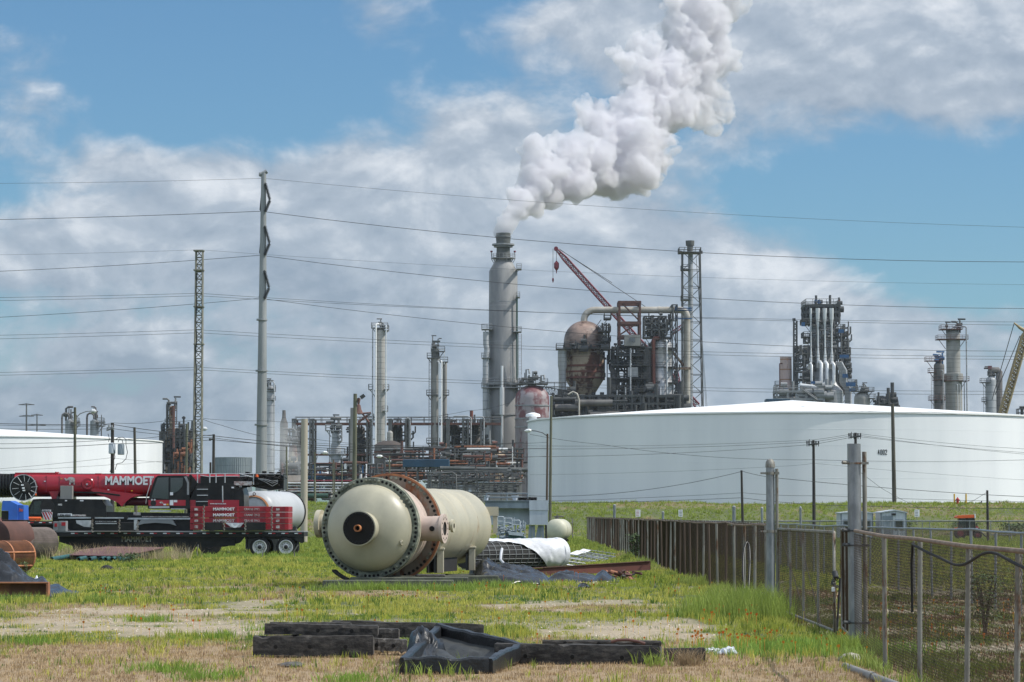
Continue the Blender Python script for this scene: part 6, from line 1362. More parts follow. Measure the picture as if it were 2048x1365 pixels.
tk = thing('compact_tractor', 'small orange and black tractor with a glazed cab parked on the grass', 'tractor', (XW(1935, 238), 238, 0))
def tb(name, mt, f, par=tk): m = MB(); f(m); return m.build(name, K[mt], par)
T0, T1 = 237.2, 238.6
def twheel(px, py, r, w):
    for y0 in (T0-.1, T1-.1):
        x, z = XW(px, y0), r
        wv = tb('wheel', 'rubber', lambda m: m.lathe((x, y0-w/2, z), (0, 1, 0), [(0, r*.55), (0, r*.9), (w*.15, r), (w*.85, r), (w, r*.9), (w, r*.55)], 24, False, False))
        m = MB(); m.lathe((x, y0-w/2+.02, z), (0, 1, 0), [(0, .01), (0, r*.3), (.03, r*.55), (w-.06, r*.55), (w-.06, .01)], 20, False, False); m.build('rim', K['cranered'], wv)
twheel(1920, 0, .52, .38); twheel(1955, 0, .36, .28)
tb('hood', 'fire', lambda m: m.pxprism([(1938, 1066), (1938, 1052), (1945, 1051), (1957, 1054), (1959, 1066)], T0+.25, T1-.25))
tb('grille', 'blackmatt', lambda m: m.pxprism([(1946, 1070), (1946, 1056), (1960, 1057), (1961, 1070)], T0+.22, T1-.22))
tb('chassis', 'blackmatt', lambda m: m.pxprism([(1912, 1072), (1912, 1056), (1960, 1062), (1960, 1072)], T0+.2, T1-.2))
cabf = tb('cab_frame', 'blackmatt', lambda m: [m.bar(P(a, 1058, y), P(b, 1034, y), .07) for a, b in ((1917, 1919), (1934, 1934), (1951, 1948)) for y in (T0+.05, T1-.05)])
tb('cab_glass', 'glass', lambda m: m.pxprism([(1918, 1057), (1919.5, 1036), (1948, 1036), (1950.5, 1057)], T0+.08, T1-.08))
tb('roof', 'orange', lambda m: m.pxprism([(1913, 1035), (1916, 1031.5), (1948, 1030), (1952, 1032), (1951, 1036), (1914, 1037)], T0-.05, T1+.05))
tb('fender', 'orange', lambda m: m.pxprism([(1908, 1062), (1910, 1056), (1924, 1055), (1928, 1062), (1925, 1062), (1922, 1058), (1912, 1059)], T0-.2, T0+.15))
tb('loader_arm', 'darksteel', lambda m: [m.tube([P(1945, 1058, y), P(1962, 1064, y), P(1972, 1074, y), P(1980, 1077, y)], .07, 6) for y in (T0, T1-.1)])
tb('headlight', 'silver', lambda m: m.pxbox(1951, 1956, 1056, 1059, T0+.2, T0+.24))
tb('white_panel', 'white', lambda m: m.pxbox(1949, 1951.5, 1028, 1037, T0-.1, T0+.0))
pt = thing('picnic_table', 'grey picnic table on the grass right of the orange tractor', 'table', (XW(2005, 232), 232, 0))
m = MB(); m.box(XW(1984, 232), XW(2026, 232), 231.6, 232.4, .70, .75); m.build('table_top', K['greysteel'], pt)
for y in (231.0, 232.9): m = MB(); m.box(XW(1984, 232), XW(2026, 232), y, y+.28, .42, .46); m.build('bench', K['greysteel'], pt)
for px in (1990, 2020): m = MB(); x = XW(px, 232); m.bar((x, 231.2, 0), (x, 232.0, .7), .07); m.bar((x, 232.8, 0), (x, 232.0, .7), .07); m.box(x-.03, x+.03, 231.1, 233.0, .36, .415); m.build('leg', K['greysteel'], pt)
for px, lab in ((1909, 'left yellow bollard beside the red hydrant'), (1932.5, 'right yellow bollard beside the red hydrant')):
    x, d = XW(px, 296), 296; z0 = hz(x, d); t = thing('bollard', lab, 'bollard', (x, d, z0), 'yellow bollards'); MB().cyl((x, d, z0-.1), (x, d, ZW(989, d)), .085, n=14).build('tube', K['yellow'], t); MB().lathe((x, d, ZW(989, d)), (0, 0, 1), [(0, .085), (.04, .07), (.07, .001)], 14).build('cap', K['yellow'], t)
x, d = XW(1915.5, 296), 296; z0 = hz(x, d); hd = thing('fire_hydrant', 'dark red fire hydrant on the bank between two yellow bollards', 'hydrant', (x, d, z0))
MB().lathe((x, d, z0-.05), (0, 0, 1), [(0, .2), (.08, .2), (.08, .13), (.5, .13), (.5, .18), (.56, .18), (.62, .14), (.72, .05), (.78, .04), (.78, .001)], 16).build('barrel', K['fire'], hd)
m = MB(); m.cyl((x-.25, d, z0+.4), (x+.25, d, z0+.4), .075, n=10); m.cyl((x, d-.22, z0+.35), (x, d, z0+.35), .09, n=10); m.build('outlet', K['fire'], hd)
m = MB(); m.bar(P(1954, 1013, 296), P(1964, 1002, 296), .05); m.bar(P(1962, 1013, 296), P(1964, 1002, 296), .05); m.bar(P(1967, 1013, 296), P(1975, 1003, 296), .05); m.build('pipe_trestle', K['darksteel'], None, 'thin dark metal trestle on the bank right of the hydrant', cat='trestle')

# ------------------------------------------------------------------ cream tank, grey hopper structure, junk in the middle
ct = thing('small_tank', 'small cream horizontal tank with rust spots beside the far end of the fence', 'tank', (XW(1120, 208), 208, 0))
o = Vector(P(1117, 1060, 207)); a_ = Vector((.16, .98, 0)).normalized(); rT = LW(21.5, 208)
MB().lathe(o-a_*1.2, a_, [(-.35, .001), (-.33, rT*.35), (-.26, rT*.65), (-.14, rT*.88), (0, rT), (2.6, rT), (2.74, rT*.88), (2.86, rT*.65), (2.94, .001)], 36, False, False, 45).build('shell', K['creamtank'], ct)
m = MB(); p = o+Vector((-.1, -.4, rT)); m.cyl(p-Vector((0, 0, .1)), p+Vector((0, 0, .12)), .16, n=12); m.cyl(p+Vector((0, 0, .12)), p+Vector((0, 0, .35)), .05, n=8); m.cyl(p+Vector((-.25, 0, .18)), p+Vector((.5, 0, .18)), .05, n=8); m.build('valve', K['brownvessel'], ct)
m = MB(); m.cyl(P(1141, 1046, 206), P(1146, 1046, 206), .05, n=6); m.cyl(P(1145, 1076, 206), P(1145, 1036, 206), .04, n=6); m.build('pipe', K['galvrust'], ct)
m = MB(); m.box(o.x-rT*.7, o.x+rT*.9, 206, 208.8, .05, .28); m.box(o.x-rT*.5, o.x-rT*.3, 206.1, 208.6, .28, o.z-rT*.8); m.box(o.x+rT*.3, o.x+rT*.5, 206.1, 208.6, .28, o.z-rT*.8); m.build('skid', K['blackmatt'], ct)
for px, py, r in ((1110, 1046, .10), (1115, 1044, .12), (1106, 1072, .2)):
    q_ = Vector(P(px, py, 205)); dd = 0
DS = 176
hp = thing('duct_hopper', 'pale grey blue steel hopper box on legs right of the cream vessel', 'hopper', (XW(1077, DS), DS, 0))
MB().pxbox(1058.5, 1097, 1001, 1021, DS, DS+4).build('upper_box', K['lightsteel'], hp); MB().pxbox(1059, 1096, 1021.4, 1050, DS+.03, DS+4).build('lower_box', K['lightsteel'], hp)
m = MB(); m.pxbox(970, 1058.3, 1003, 1017, DS+.5, DS+5); m.build('side_duct', K['steelgrey'], hp)
m = MB(); m.pxbox(978, 1058.3, 1017.4, 1050, DS+1.2, DS+4.6); m.build('side_panel', K['lightsteel'], hp)
m = MB(); m.rail(XW(972, DS), XW(1056, DS), DS+.6, DS+4.8, ZW(1002.5, DS), .5, 1.2, .03, 'fb'); m.pxbox(968, 1058.3, 1001.4, 1003, DS+.4, DS+5.1); m.build('top_edge', K['steelgrey'], hp)
for px in (972, 1030):
    x, y, z = P(px, 1001, DS+2); MB().lathe((x, y, z), (0, 0, 1), [(0, .14), (.2, .16), (.27, .24), (.3, .24)], 16).build('stub_stack', K['lightsteel'], hp)
for px in (1064, 1082, 1060, 1090):
    dd = DS+.2 if px in (1064, 1082) else DS+3.6; MB().pxprism([(px, 1051), (px+6, 1051), (px+7, 1085), (px+1, 1085)] if dd < DS+1 else [(px, 1051), (px+4, 1051), (px+4, 1082), (px, 1082)], dd, dd+.25).build('leg', K['steelgrey'] if dd < DS+1 else K['darksteel'], hp)
m = MB(); m.pxprism([(1058, 1051), (1064, 1051), (1064, 1080), (1056, 1080)], DS+.25, DS+.4); m.pxprism([(1076, 1051), (1082, 1051), (1082, 1080), (1070, 1082)], DS+.25, DS+.4); m.build('gusset', K['steelgrey'], hp)
m = MB(); [m.tube([Vector(P(1055+18*math.sin(k*1.7+j*.5), 998+2.4*math.cos(k*2.3+j*.9), DS+1+.6*math.sin(j+k))) for j in range(9)], .035, 5) for k in range(14)]; m.build('scrap_heap', K['blackmatt'], None, 'dark coil of scrap cable piled on the steel hopper roof', cat='scrap heap')
tm = thing('machine_skid', 'teal and silver machine skid with hoop handrails between the vessel and the hopper legs', 'machine skid', (XW(1015, 172), 172, 0))
m = MB(); m.pxbox(985, 1050, 1078, 1086, 171, 174); m.pxprism([(1015, 1065), (1046, 1068), (1050, 1078), (1018, 1078)], 171.2, 173.5); m.build('base', K['teal'], tm)
m = MB(); m.pxprism([(1016, 1063.5), (1046, 1067), (1047, 1073), (1018, 1070)], 170.9, 171.1); m.build('panel', K['lightsteel'], tm)
m = MB(); clutter(m, 992, 1052, 1053, 1078, 171.5, 90, 2.5, .02, .07, 133); m.build('pipework', K['steelgrey'], tm)
m = MB()
for a, b, py in ((995, 1008, 1034), (1009, 1024, 1037), (1025, 1040, 1041)): m.tube([P(a, 1056, 171), P(a, py+2, 171), P(a+1, py, 171), P(b-1, py, 171), P(b, py+2, 171), P(b, 1058, 171)], .03, 6); m.cyl(P(a, py+9, 171), P(b, py+9, 171), .025, n=6)
m.build('handrail', K['lightsteel'], tm)
# shrouded tube bundle
tbn = thing('tube_bundle', 'long wire bound tube bundle half covered by torn white sheeting', 'tube bundle', (XW(1040, 97), 97, 0))
a = Vector(P(930, 1108, 95)); b = Vector(P(1112, 1108, 99)); a.z = b.z = .72; rB = .50
MB().lathe(a, b-a, [(0, rB*.95), ((b-a).length, rB*.95)], 32).build('tube_core', K['blackmatt'], tbn)
m = MB(); L_ = (b-a).length; dr = (b-a).normalized(); e1 = dr.cross(Vector((0, 0, 1))).normalized()
for k in range(20):
    an = 2*math.pi*k/20; off_ = e1*math.cos(an)*rB + Vector((0, 0, math.sin(an)*rB)); m.cyl(a+off_, b+off_, .009, n=4)
for k in range(15): m.tube([a+dr*L_*k/14+e1*math.cos(t_)*(rB+.01)+Vector((0, 0, math.sin(t_)*(rB+.01))) for t_ in [2*math.pi*j/24 for j in range(25)]], .009, 4)
m.build('binding_wire', K['greysteel'], tbn)
m = MB(); vs = []; nn = 60
for i in range(nn+1):
    u = i/nn
    for j in range(25):
        v = j/24; lo = np.interp(u, [0, .25, .45, .6, .72, .86, .9, 1], [58, 60, 48, 20, -20, -70, -80, -85]); an = R(lo+(150-lo)*v)
        rr_ = rB*1.06+.035*mn.fractal(Vector((u*11, v*5, 1)), .8, 2, 4)+.02*abs(math.sin((u*9+v*4)*3)); vs.append(tuple(a+dr*L_*u*1.0 - e1*(-math.cos(an))*(-rr_)*(-1) if False else a+dr*L_*u+e1*math.cos(an)*rr_+Vector((0, 0, math.sin(an)*rr_))))
m.add(vs, [(i*25+j, (i+1)*25+j, (i+1)*25+j+1, i*25+j+1) for i in range(nn) for j in range(24)], True); ow = m.build('white_sheeting', K['cloth'], tbn)
MB().lathe(b, dr, [(-.12, rB*1.12), (.05, rB*1.14), (.12, rB*1.13), (.12, rB*.6)], 32).build('end_shroud', K['cloth'], tbn)
m = MB(); m.tube([P(1004, 1098, 94), P(1002, 1108, 93.8), P(1001, 1120, 93.6), P(1008, 1128, 93.4), P(1012, 1130, 93.2)], .05, 6); m.build('torn_strip', K['cloth'], tbn)
# long rusty channel beam
be = thing('steel_beam', 'long dark rusty steel channel beam raised at its right end in the grass', 'beam', (XW(1180, 93), 93, 0))
a = Vector(P(1045, 1141, 92)); b = Vector(P(1301, 1128, 95)); a.z = .22; b.z = .42; m = MB(); hh = .2
m.add([tuple(p_) for p_ in (a+Vector((0, 0, -hh)), b+Vector((0, 0, -hh)), b+Vector((0, 0, hh*.45)), a+Vector((0, 0, hh*.3)), a+Vector((0, .05, -hh)), b+Vector((0, .05, -hh)), b+Vector((0, .05, hh*.45)), a+Vector((0, .05, hh*.3)))], [(0, 1, 2, 3), (7, 6, 5, 4), (3, 2, 6, 7), (0, 4, 5, 1), (0, 3, 7, 4), (1, 5, 6, 2)]); m.build('web', K['redrust'], be)
m = MB()
for z_ in (-hh-.02, hh*.38): m.add([tuple(p_) for p_ in (a+Vector((0, -.08, z_)), b+Vector((0, -.08, z_)), b+Vector((0, -.08, z_+.025)), a+Vector((0, -.08, z_+.025)), a+Vector((0, .06, z_)), b+Vector((0, .06, z_)), b+Vector((0, .06, z_+.025)), a+Vector((0, .06, z_+.025)))], [(0, 1, 2, 3), (7, 6, 5, 4), (3, 2, 6, 7), (0, 4, 5, 1), (0, 3, 7, 4), (1, 5, 6, 2)])
m.build('flange', K['brownpipe'], be)
for k in range(26):
    px = 1212+rnd.random()*68; d = 87.5+rnd.random()*2.5; x = XW(px, d); L_ = .15+rnd.random()*.3; an = rnd.uniform(0, 6.28); z_ = .05+rnd.random()*.22
    o = MB().bevbox(-L_/2, L_/2, -.06, .06, -.03, .03, .008).build('scrap_piece', K[rnd.choice(['rustplate', 'redbeam', 'brownpipe', 'rustplate', 'timbergrey'])], None, 'rusty scrap metal piece heaped below the right end of the steel beam', cat='scrap', group='rusty scrap pieces heaped below the beam', origin=(0, 0, 0)); o.location = (x, d, z_); o.rotation_euler = (rnd.uniform(-.6, .6), rnd.uniform(-.6, .6), an)
# ladder racks lying in the grass
for px, d, ang, L_, lab in ((1150, 118, -28, 1.7, 'galvanised wire tray lying nearest the white shrouded bundle'), (1180, 124, -40, 1.6, 'galvanised wire tray lying behind the first, one end raised'), (1130, 112, 18, 1.5, 'galvanised wire tray lying flat and lowest'), (1195, 130, -33, 1.6, 'galvanised wire tray lying farthest right in the grass')):
    t = thing('cable_tray', lab, 'cable tray', (XW(px, d), d, .1), 'galvanised trays dumped in the grass'); t.rotation_euler = (R(14), R(7), R(ang)); ORG[t.name] = Vector((0, 0, 0))
    m = MB()
    for y in (-.3, .3): m.bar((-L_/2, y, .05), (L_/2, y, .05), .045); m.bar((-L_/2, y, .2), (L_/2, y, .2), .02)
    m.build('side_rail', K['silver'], t); m = MB(); k = -L_/2
    while k < L_/2: m.bar((k, -.3, .05), (k, .3, .05), .022); m.bar((k, -.3, .2), (k, -.3, .05), .02); m.bar((k, .3, .2), (k, .3, .05), .02); k += .22
    m.build('rung', K['galv'], t)
    m = MB(); m.box(-L_/2-.2, -L_/2+.25, -.33, .33, .18, .2); m.build('end_plate', K['white'], t)

# ------------------------------------------------------------------ left: pipe, rebar cages, blue welder, plates
a = Vector(P(-90, 1077, 125)); b = Vector(P(32, 1077, 130)); rP = LW(43, 127); a.z = b.z = rP
t = thing('steel_pipe', 'fat red brown steel pipe end at the left edge', 'pipe', (a.x, a.y, 0)); MB().lathe(a, b-a, [(-2, rP), ((b-a).length, rP), ((b-a).length+.05, rP*.97), ((b-a).length+.05, rP*.9)], 40, True, True).build('pipe_shell', K['brownpipe'], t)
def cage(label, pa, pb, r, m1, n1, n2, d1, d2, w=.012, hoops=False):
    a, b = Vector(P(*pa, d1)), Vector(P(*pb, d2)); a.z = b.z = r+.02; t = thing('rebar_cage', label, 'wire cage', (a.x, a.y, 0)); L_ = (b-a).length; dr = (b-a).normalized(); e1 = dr.cross(Vector((0, 0, 1))).normalized()
    def ring(c, q_): return [c+e1*math.cos(t_)*q_+Vector((0, 0, math.sin(t_)*q_)) for t_ in [2*math.pi*j/28 for j in range(29)]]
    m = MB()
    for k in range(n1): m.tube(ring(a+dr*L_*k/(n1-1), r), w, 4)
    m.build('hoop_wire', K[m1], t); m = MB()
    for k in range(n2): an = 2*math.pi*k/n2; off_ = e1*math.cos(an)*(r-.02)+Vector((0, 0, math.sin(an)*(r-.02))); m.cyl(a+off_, b+off_, w, n=4)
    m.build('long_wire', K[m1], t)
    if hoops:
        m = MB()
        for q_ in (.0, .5, 1): 
            for z_ in (0,): m.lathe(a+dr*L_*q_-dr*.04, dr, [(0, r+.01), (0, r+.03), (.08, r+.03), (.08, r+.01)], 28, False, False)
        m.build('end_band', K['rimrust'], t)
        m = MB()
        for z_ in (.25, -.62): 
            an = math.asin(z_); off_ = -e1*0+e1*math.cos(an)*(-1 if e1.y > 0 else 1)*(r+.02)+Vector((0, 0, math.sin(an)*(r+.02))); m.bar(a+off_, b+off_, .055)
        m.build('flat_bar', K['rimrust'], t)
    return t
cage('greyish brown roll of rebar mesh beside the trailer', (33, 1078), (92, 1078), LW(31, 131), 'greycage', 40, 52, 129.6, 131.6, .017)
cage('rust orange roll of rebar mesh with flat bands in front of the greyish one', (-40, 1103), (46, 1103), LW(30, 102), 'rustcage', 46, 64, 100.4, 102.6, .014, True)
wd = thing('welding_machine', 'bright blue box shaped welding machine with a sloping hood at the left edge', 'welding machine', (XW(25, 126), 126, 0))
m = MB(); m.pxprism([(3, 1022), (5, 1002), (20, 1002), (35, 1010), (35, 1040), (17, 1040), (17, 1022)], 126, 127.5); m.build('hood', K['bluebox'], wd)
m = MB(); m.pxprism([(35.3, 1040), (35.3, 1010), (47, 1011), (47.5, 1040)], 126.1, 127.4); m.build('front_panel', K['bluebox'], wd)
MB().pxbox(3, 16.6, 1022.5, 1040, 126.2, 127.3).build('engine_bay', K['black'], wd)
MB().pxbox(4, 48, 1040.3, 1043, 126, 127.5).build('skid', K['black'], wd)
m = MB(); x, y, z = P(16, 1041, 126.2); m.box(x-.9, x-.8, 126.2, 127.3, 0, z-.06); m.build('stand_leg', K['darksteel'], wd)
text('Stas', .20, (XW(37.5, 126), 126.06, ZW(1023, 126)), K['orange'], wd, width=.18, off=.02)
# maroon plates on pipes
mp_ = thing('steel_plate', 'large dull maroon steel sheet lying in the grass before the trailer', 'steel plate', (XW(230, 128), 128, 0))
m = MB(); pl_ = [(P(150, 0, 124)[0]*1, 124), (P(255, 0, 122.5)[0], 122.5), (XW(330, 131), 131), (XW(215, 133), 133), (XW(160, 130), 130)]
zs2 = [.30, .28, .56, .58, .45]; m.add([(x, y, z) for (x, y), z in zip(pl_, zs2)] + [(x, y, z-.03) for (x, y), z in zip(pl_, zs2)], [(0, 1, 2, 3, 4), (9, 8, 7, 6, 5)] + [(i, i+5, (i+1) % 5+5, (i+1) % 5) for i in range(5)]); m.build('sheet', K['maroon'], mp_)
for i, px in enumerate((104, 158, 180, 202, 212, 225, 236)):
    x = XW(px, 122); o = thing('teal_pipe', ['leftmost', 'second', 'third', 'fourth', 'fifth', 'sixth', 'last'][i]+' teal pipe end from the left under the edge of the maroon sheet', 'pipe', (x, 122, .13), 'teal pipe ends under the maroon sheet'); MB().lathe((x, 122-.004*i, .14), (.05, 1, .02), [(0, .07), (0, .10), (7, .10)], 16, False, True).build('tube', K['teal'], o)
pxblock('long weathered plank lying flat in the grass left of centre', 145, 198, 1132, 1135.5, 112, .3, m='timbergrey', name='plank', cat='plank')
for px, py, d, s_, lab in ((1380, 1216, 62, .14, 'pale stone near the tall grass by the fence'), (1697, 1328, 39.5, .17, 'pale stone by the fallen concrete pipe'), (1012, 1300, 41, .06, 'small stone by the padded frame'), (215, 1140, 105, .25, 'dark clod in the grass below the teal pipe ends'), (505, 1341, 37.5, .07, 'dark clump of debris in the dry grass left of the timbers')):
    m = MB(); x = XW(px, d); bmv = []
    m.lathe((x, d, 0), (0, 0, 1), [(-.02, s_), (s_*.35, s_*.95), (s_*.65, s_*.6), (s_*.8, .01)], 9, False, False, 80); m.v = [(v[0]+mn.noise(Vector(v)*9)*s_*.4, v[1]+mn.noise(Vector(v)*8+Vector((5, 0, 0)))*s_*.4, v[2]) for v in m.v]
    m.build('rock', K['rock'] if 'pale' in lab or 'small' in lab else K['blackmatt'], None, lab, cat='rock')
fp = thing('fallen_pipe', 'grey pipe lying on the ground along the foot of the near fence', 'pipe', (XW(1740, 35), 35, 0))
MB().lathe(P(1690, 1333, 38.0), Vector(P(1800, 1374, 33.2))-Vector(P(1690, 1333, 38.0)), [(0, .05), (5.2, .05)], 16).build('tube', K['concrete'], fp)
MB().lathe(P(1740, 1352, 35.6), Vector(P(1800, 1374, 33.2))-Vector(P(1690, 1333, 38.0)), [(0, .05), (0, .062), (.3, .062), (.3, .05)], 16).build('coupling', K['concrete'], fp)
# ------------------------------------------------------------------ white horizontal tank behind the trailer
a = Vector(P(512, 1024, 150.5)); b = Vector(P(573, 1021, 156)); b.z = a.z; rW = LW(41, 153)
wt = thing('horizontal_tank', 'large off white horizontal tank with a rusty ring on its end, behind the red slabs', 'tank', (a.x, a.y, 0)); dr = (b-a).normalized(); L_ = (b-a).length
MB().lathe(a, dr, [(-.5, .001), (-.48, .4), (-.4, .75), (-.2, rW*.9), (0, rW), (L_, rW), (L_+.02, rW*.95), (L_+.3, rW*.7), (L_+.4, .001)], 56, False, False, 50).build('shell', K['tankgrey'], wt)
MB().lathe(a, dr, [(-.47, .82), (-.42, .90), (-.36, .90), (-.36, .82)], 48, False, False).build('rust_ring', K['orangering'], wt)
MB().lathe(a, dr, [(L_-.25, rW), (L_-.25, rW+.05), (L_-.12, rW+.05), (L_-.12, rW)], 56, False, False).build('end_band', K['blackmatt'], wt)
e1 = dr.cross(Vector((0, 0, 1))).normalized()
for k, q in enumerate((.35, .58, .8)):
    c = a+dr*L_*q+(e1*.62 + Vector((0, 0, .78)))*rW; c = a+dr*L_*q + e1*rW*.55*(1 if e1.y < 0 else -1) + Vector((0, 0, rW*.78)); m = MB(); m.bar(c, c+Vector((0, 0, -.45)), .07); m.build('lug', K['darksteel'], wt)
m = MB(); c = a-dr*.3+Vector((0, -.1, rW*.85)); m.lathe(c, (0, -1, 0), [(0, .05), (0, .09), (.05, .09), (.05, .05)], 12); m.build('lifting_eye', K['redbeam'], wt)
for q in (.2, .8): c = a+dr*L_*q; MB().box(c.x-.9, c.x+.9, c.y-.15, c.y+.15, 0, a.z-rW*.72).build('saddle', K['darksteel'], wt)

# ------------------------------------------------------------------ mobile crane
G0, G1 = 143.6, 146.4; BY0, BY1 = 144.3, 145.7
cr = thing('mobile_crane', 'red and black mobile crane with its thick boom folded flat, MAMMOET on the side', 'mobile crane', (XW(280, 145), 145, 0))
def cb(name, mt, f, par=cr):
    m = MB(); f(m); return m.build(name, K[mt], par)
bm_z0, bm_z1 = ZW(994, BY0), ZW(949.5, BY0)
def boomsec(m, px0, px1, grow=0):
    x0, x1 = XW(px0, BY0), XW(px1, BY0); cy = (BY0+BY1)/2; hw = (BY1-BY0)/2+grow; pr = []
    for k in range(13):
        an = R(180+k*15); pr.append((cy+hw*math.cos(an), bm_z0+.42+(.42+grow)*math.sin(an)))
    pr += [(cy+hw, bm_z1-.12), (cy+hw-.1, bm_z1+grow), (cy-hw+.1, bm_z1+grow), (cy-hw, bm_z1-.12)]
    n = len(pr); m.add([(x, y, z) for x in (x0, x1) for y, z in pr], [(i, (i+1) % n, n+(i+1) % n, n+i) for i in range(n)], True); m.add([(x0, y, z) for y, z in pr], [tuple(reversed(range(n)))]); m.add([(x1, y, z) for y, z in pr], [tuple(range(n))])
boom = cb('boom', 'red', lambda m: boomsec(m, 28, 478))
for k in range(6): cb('boom_collar', 'black', lambda m: boomsec(m, -8+k*6.2, -4.5+k*6.2, .05-.004*k))
cb('boom_tip_section', 'black', lambda m: boomsec(m, -60, 28, -.08))
cb('boom_top_rail', 'red', lambda m: (m.pxbox(30, 116, 945.5, 949, BY0+.2, BY1-.2), m.pxbox(110, 112, 944, 950, BY0+.1, BY1-.3), m.pxbox(190, 202, 947, 951, BY0+.1, BY0+.5)))
cb('boom_bracket', 'red', lambda m: (m.pxprism([(98, 983), (118, 983), (113, 996), (112, 1001), (104, 1001), (103, 996)], BY0+.02, BY1-.02), m.pxprism([(172, 975), (285, 990), (262, 996), (252, 1004), (244, 1014), (236, 1006), (214, 996), (196, 990)], BY0-.04, BY1+.04)))
cb('luff_cylinder', 'cranered', lambda m: (m.cyl(P(243, 1004, 145), P(305, 1004, 145), .21, n=16), m.cyl(P(234, 1004, 145), P(243, 1004, 145), .26, n=16)))
piv = cb('pivot_cover', 'red', lambda m: m.lathe(P(176, 968, BY0), (0, -1, 0), [(0, LW(12.5, 145)), (.06, LW(12.5, 145)), (.1, LW(11, 145)), (.1, LW(6, 145)), (.16, LW(5, 145)), (.16, .001)], 28))
cb('pivot_pin', 'silver', lambda m: m.lathe(P(174, 969, BY0-.16), (0, -1, 0), [(0, .05), (.02, .05), (.02, .001)], 12), piv)
cb('boom_rib', 'red', lambda m: (m.pxbox(120, 155, 966, 968, BY0-.03, BY0), m.pxbox(152, 162, 965, 972, BY0-.08, BY0)))
text('MAMMOET', .62, (XW(210, BY0), BY0-.03, ZW(969.5, BY0)), K['letter'], cr, width=LW(97, BY0), off=.035)
text('M', .40, (XW(138, BY0), BY0-.03, ZW(969.5, BY0)), K['letterworn'], cr, width=LW(11, BY0), off=.04)
cb('boom_emblem', 'letterworn', lambda m: m.pxprism([(128, 957), (131, 956), (133, 959), (138, 955), (144, 954.5), (150, 957), (150, 962), (146, 959.5), (141, 961), (136, 961), (132, 962)], BY0-.03, BY0-.015))
rl = cb('reel_disc', 'black', lambda m: m.lathe(P(50, 976, 144.25), (0, -1, 0), [(0, LW(25.5, 144)), (.5, LW(25.5, 144)), (.5, .001)], 48))
cb('reel_rim', 'silver', lambda m: (m.lathe(P(50, 976, 144.25), (0, -1, 0), [(.46, LW(25.5, 144)), (.46, LW(26.5, 144)), (.53, LW(26.5, 144)), (.53, LW(25.2, 144))], 48)), rl)
for k in range(12):
    an = R(k*30+5); c_, s_ = math.cos(an), math.sin(an); p0 = Vector(P(50, 976, 143.73)); cb('reel_spoke', 'silver', lambda m: m.bar(p0+Vector((c_*.33, 0, s_*.33)), p0+Vector((c_*.67, 0, s_*.67)), .025), rl)
cb('reel_hub', 'blackmatt', lambda m: m.lathe(P(50, 976, 143.75), (0, -1, 0), [(0, .3), (.05, .3), (.1, .15), (.1, .001)], 24), rl)
for q4 in ((42, 47, 969, 972), (44, 49, 975, 978), (45, 50, 980, 982.5)): cb('reel_sticker', 'white', lambda m: m.pxbox(*q4, 143.60, 143.64), rl)
cb('hoist_rope', 'greysteel', lambda m: [m.cyl(P(20, 948+k*.7, BY0+.3+k*.3), P(470, 948+k*.5, BY0+.3+k*.3), .018, n=5) for k in range(3)])
cb('hydraulic_line', 'blackmatt', lambda m: [m.tube([P(120, 975+k*1.5, BY0-.02), P(150, 984+k, BY0-.04), P(200, 985+k, BY0-.04), P(240, 990+k, BY0-.06)], .018, 5) for k in range(3)])
for k, (a_, b_) in enumerate(((150, 985), (215, 979), (262, 981), (88, 962), (121, 957))): cb('sticker', 'plastic' if k % 2 else 'yellow', lambda m: m.pxbox(a_, a_+3.4, b_, b_+2, BY0-.02, BY0-.005))
for px in (62, 92, 118, 196, 250, 287): cb('boom_seam', 'cranered', lambda m: m.pxbox(px, px+.7, 951.5, 985, BY0-.012, BY0+.01))
cb('beacon', 'orange', lambda m: m.lathe(P(70.5, 991, 144), (0, 0, 1), [(0, .07), (.13, .06), (.17, .001)], 12))
cb('concrete_pad', 'concrete', lambda m: m.bevbox(XW(120, 143.8), XW(144, 143.8), 143.8, 144.2, ZW(999, 143.8), ZW(972, 143.8), .01))
# carrier (driver cab at left) and engine cover
cabc = cb('carrier_cab', 'black', lambda m: m.pxprism([(51, 1036), (56, 1018), (66, 999), (80, 998), (150, 998.5), (203, 999), (207, 1006), (212, 1012), (213, 1034)], G0, G1-.2))
cb('cab_glass', 'glass', lambda m: m.pxprism([(59, 1029), (62, 1016), (68, 1004), (83, 1002), (82, 1030)], G0-.02, G0-.004), cabc)
cb('door_line', 'blackmatt', lambda m: (m.pxbox(114, 114.8, 1000, 1034, G0-.015, G0-.004), m.pxbox(66, 66.8, 1002, 1030, G0-.03, G0-.021)), cabc)
cb('wheel_arch', 'blackmatt', lambda m: m.lathe(P(95, 1014, G0-.01), (0, -1, 0), [(0, LW(14, 144)), (.03, LW(14, 144)), (.03, LW(12.5, 144))], 28), cabc)
cb('sticker', 'plastic', lambda m: (m.pxbox(130, 134, 1000.5, 1003, G0-.01, G0-.002), m.pxbox(160, 167, 1000.5, 1003, G0-.01, G0-.002)), cabc)
text('MMI2', .13, (XW(116, G0), G0-.01, ZW(1011.5, G0)), K['letter'], cabc, width=LW(8, G0), off=.02)
cb('name_plate', 'plastic', lambda m: m.pxbox(115.5, 144, 1027.5, 1033, G0-.012, G0-.004), cabc)
text('LIEBHERR', .13, (XW(116.5, G0), G0-.022, ZW(1032.5, G0)), K['blackink'], cabc, width=LW(26, G0), off=.035)
cb('name_plate', 'letterworn', lambda m: m.pxbox(144.5, 172, 1029.5, 1033, G0-.012, G0-.004), cabc)
cb('name_plate', 'plastic', lambda m: m.pxbox(84, 102, 1020, 1024, G0-.06, G0-.04), cabc)
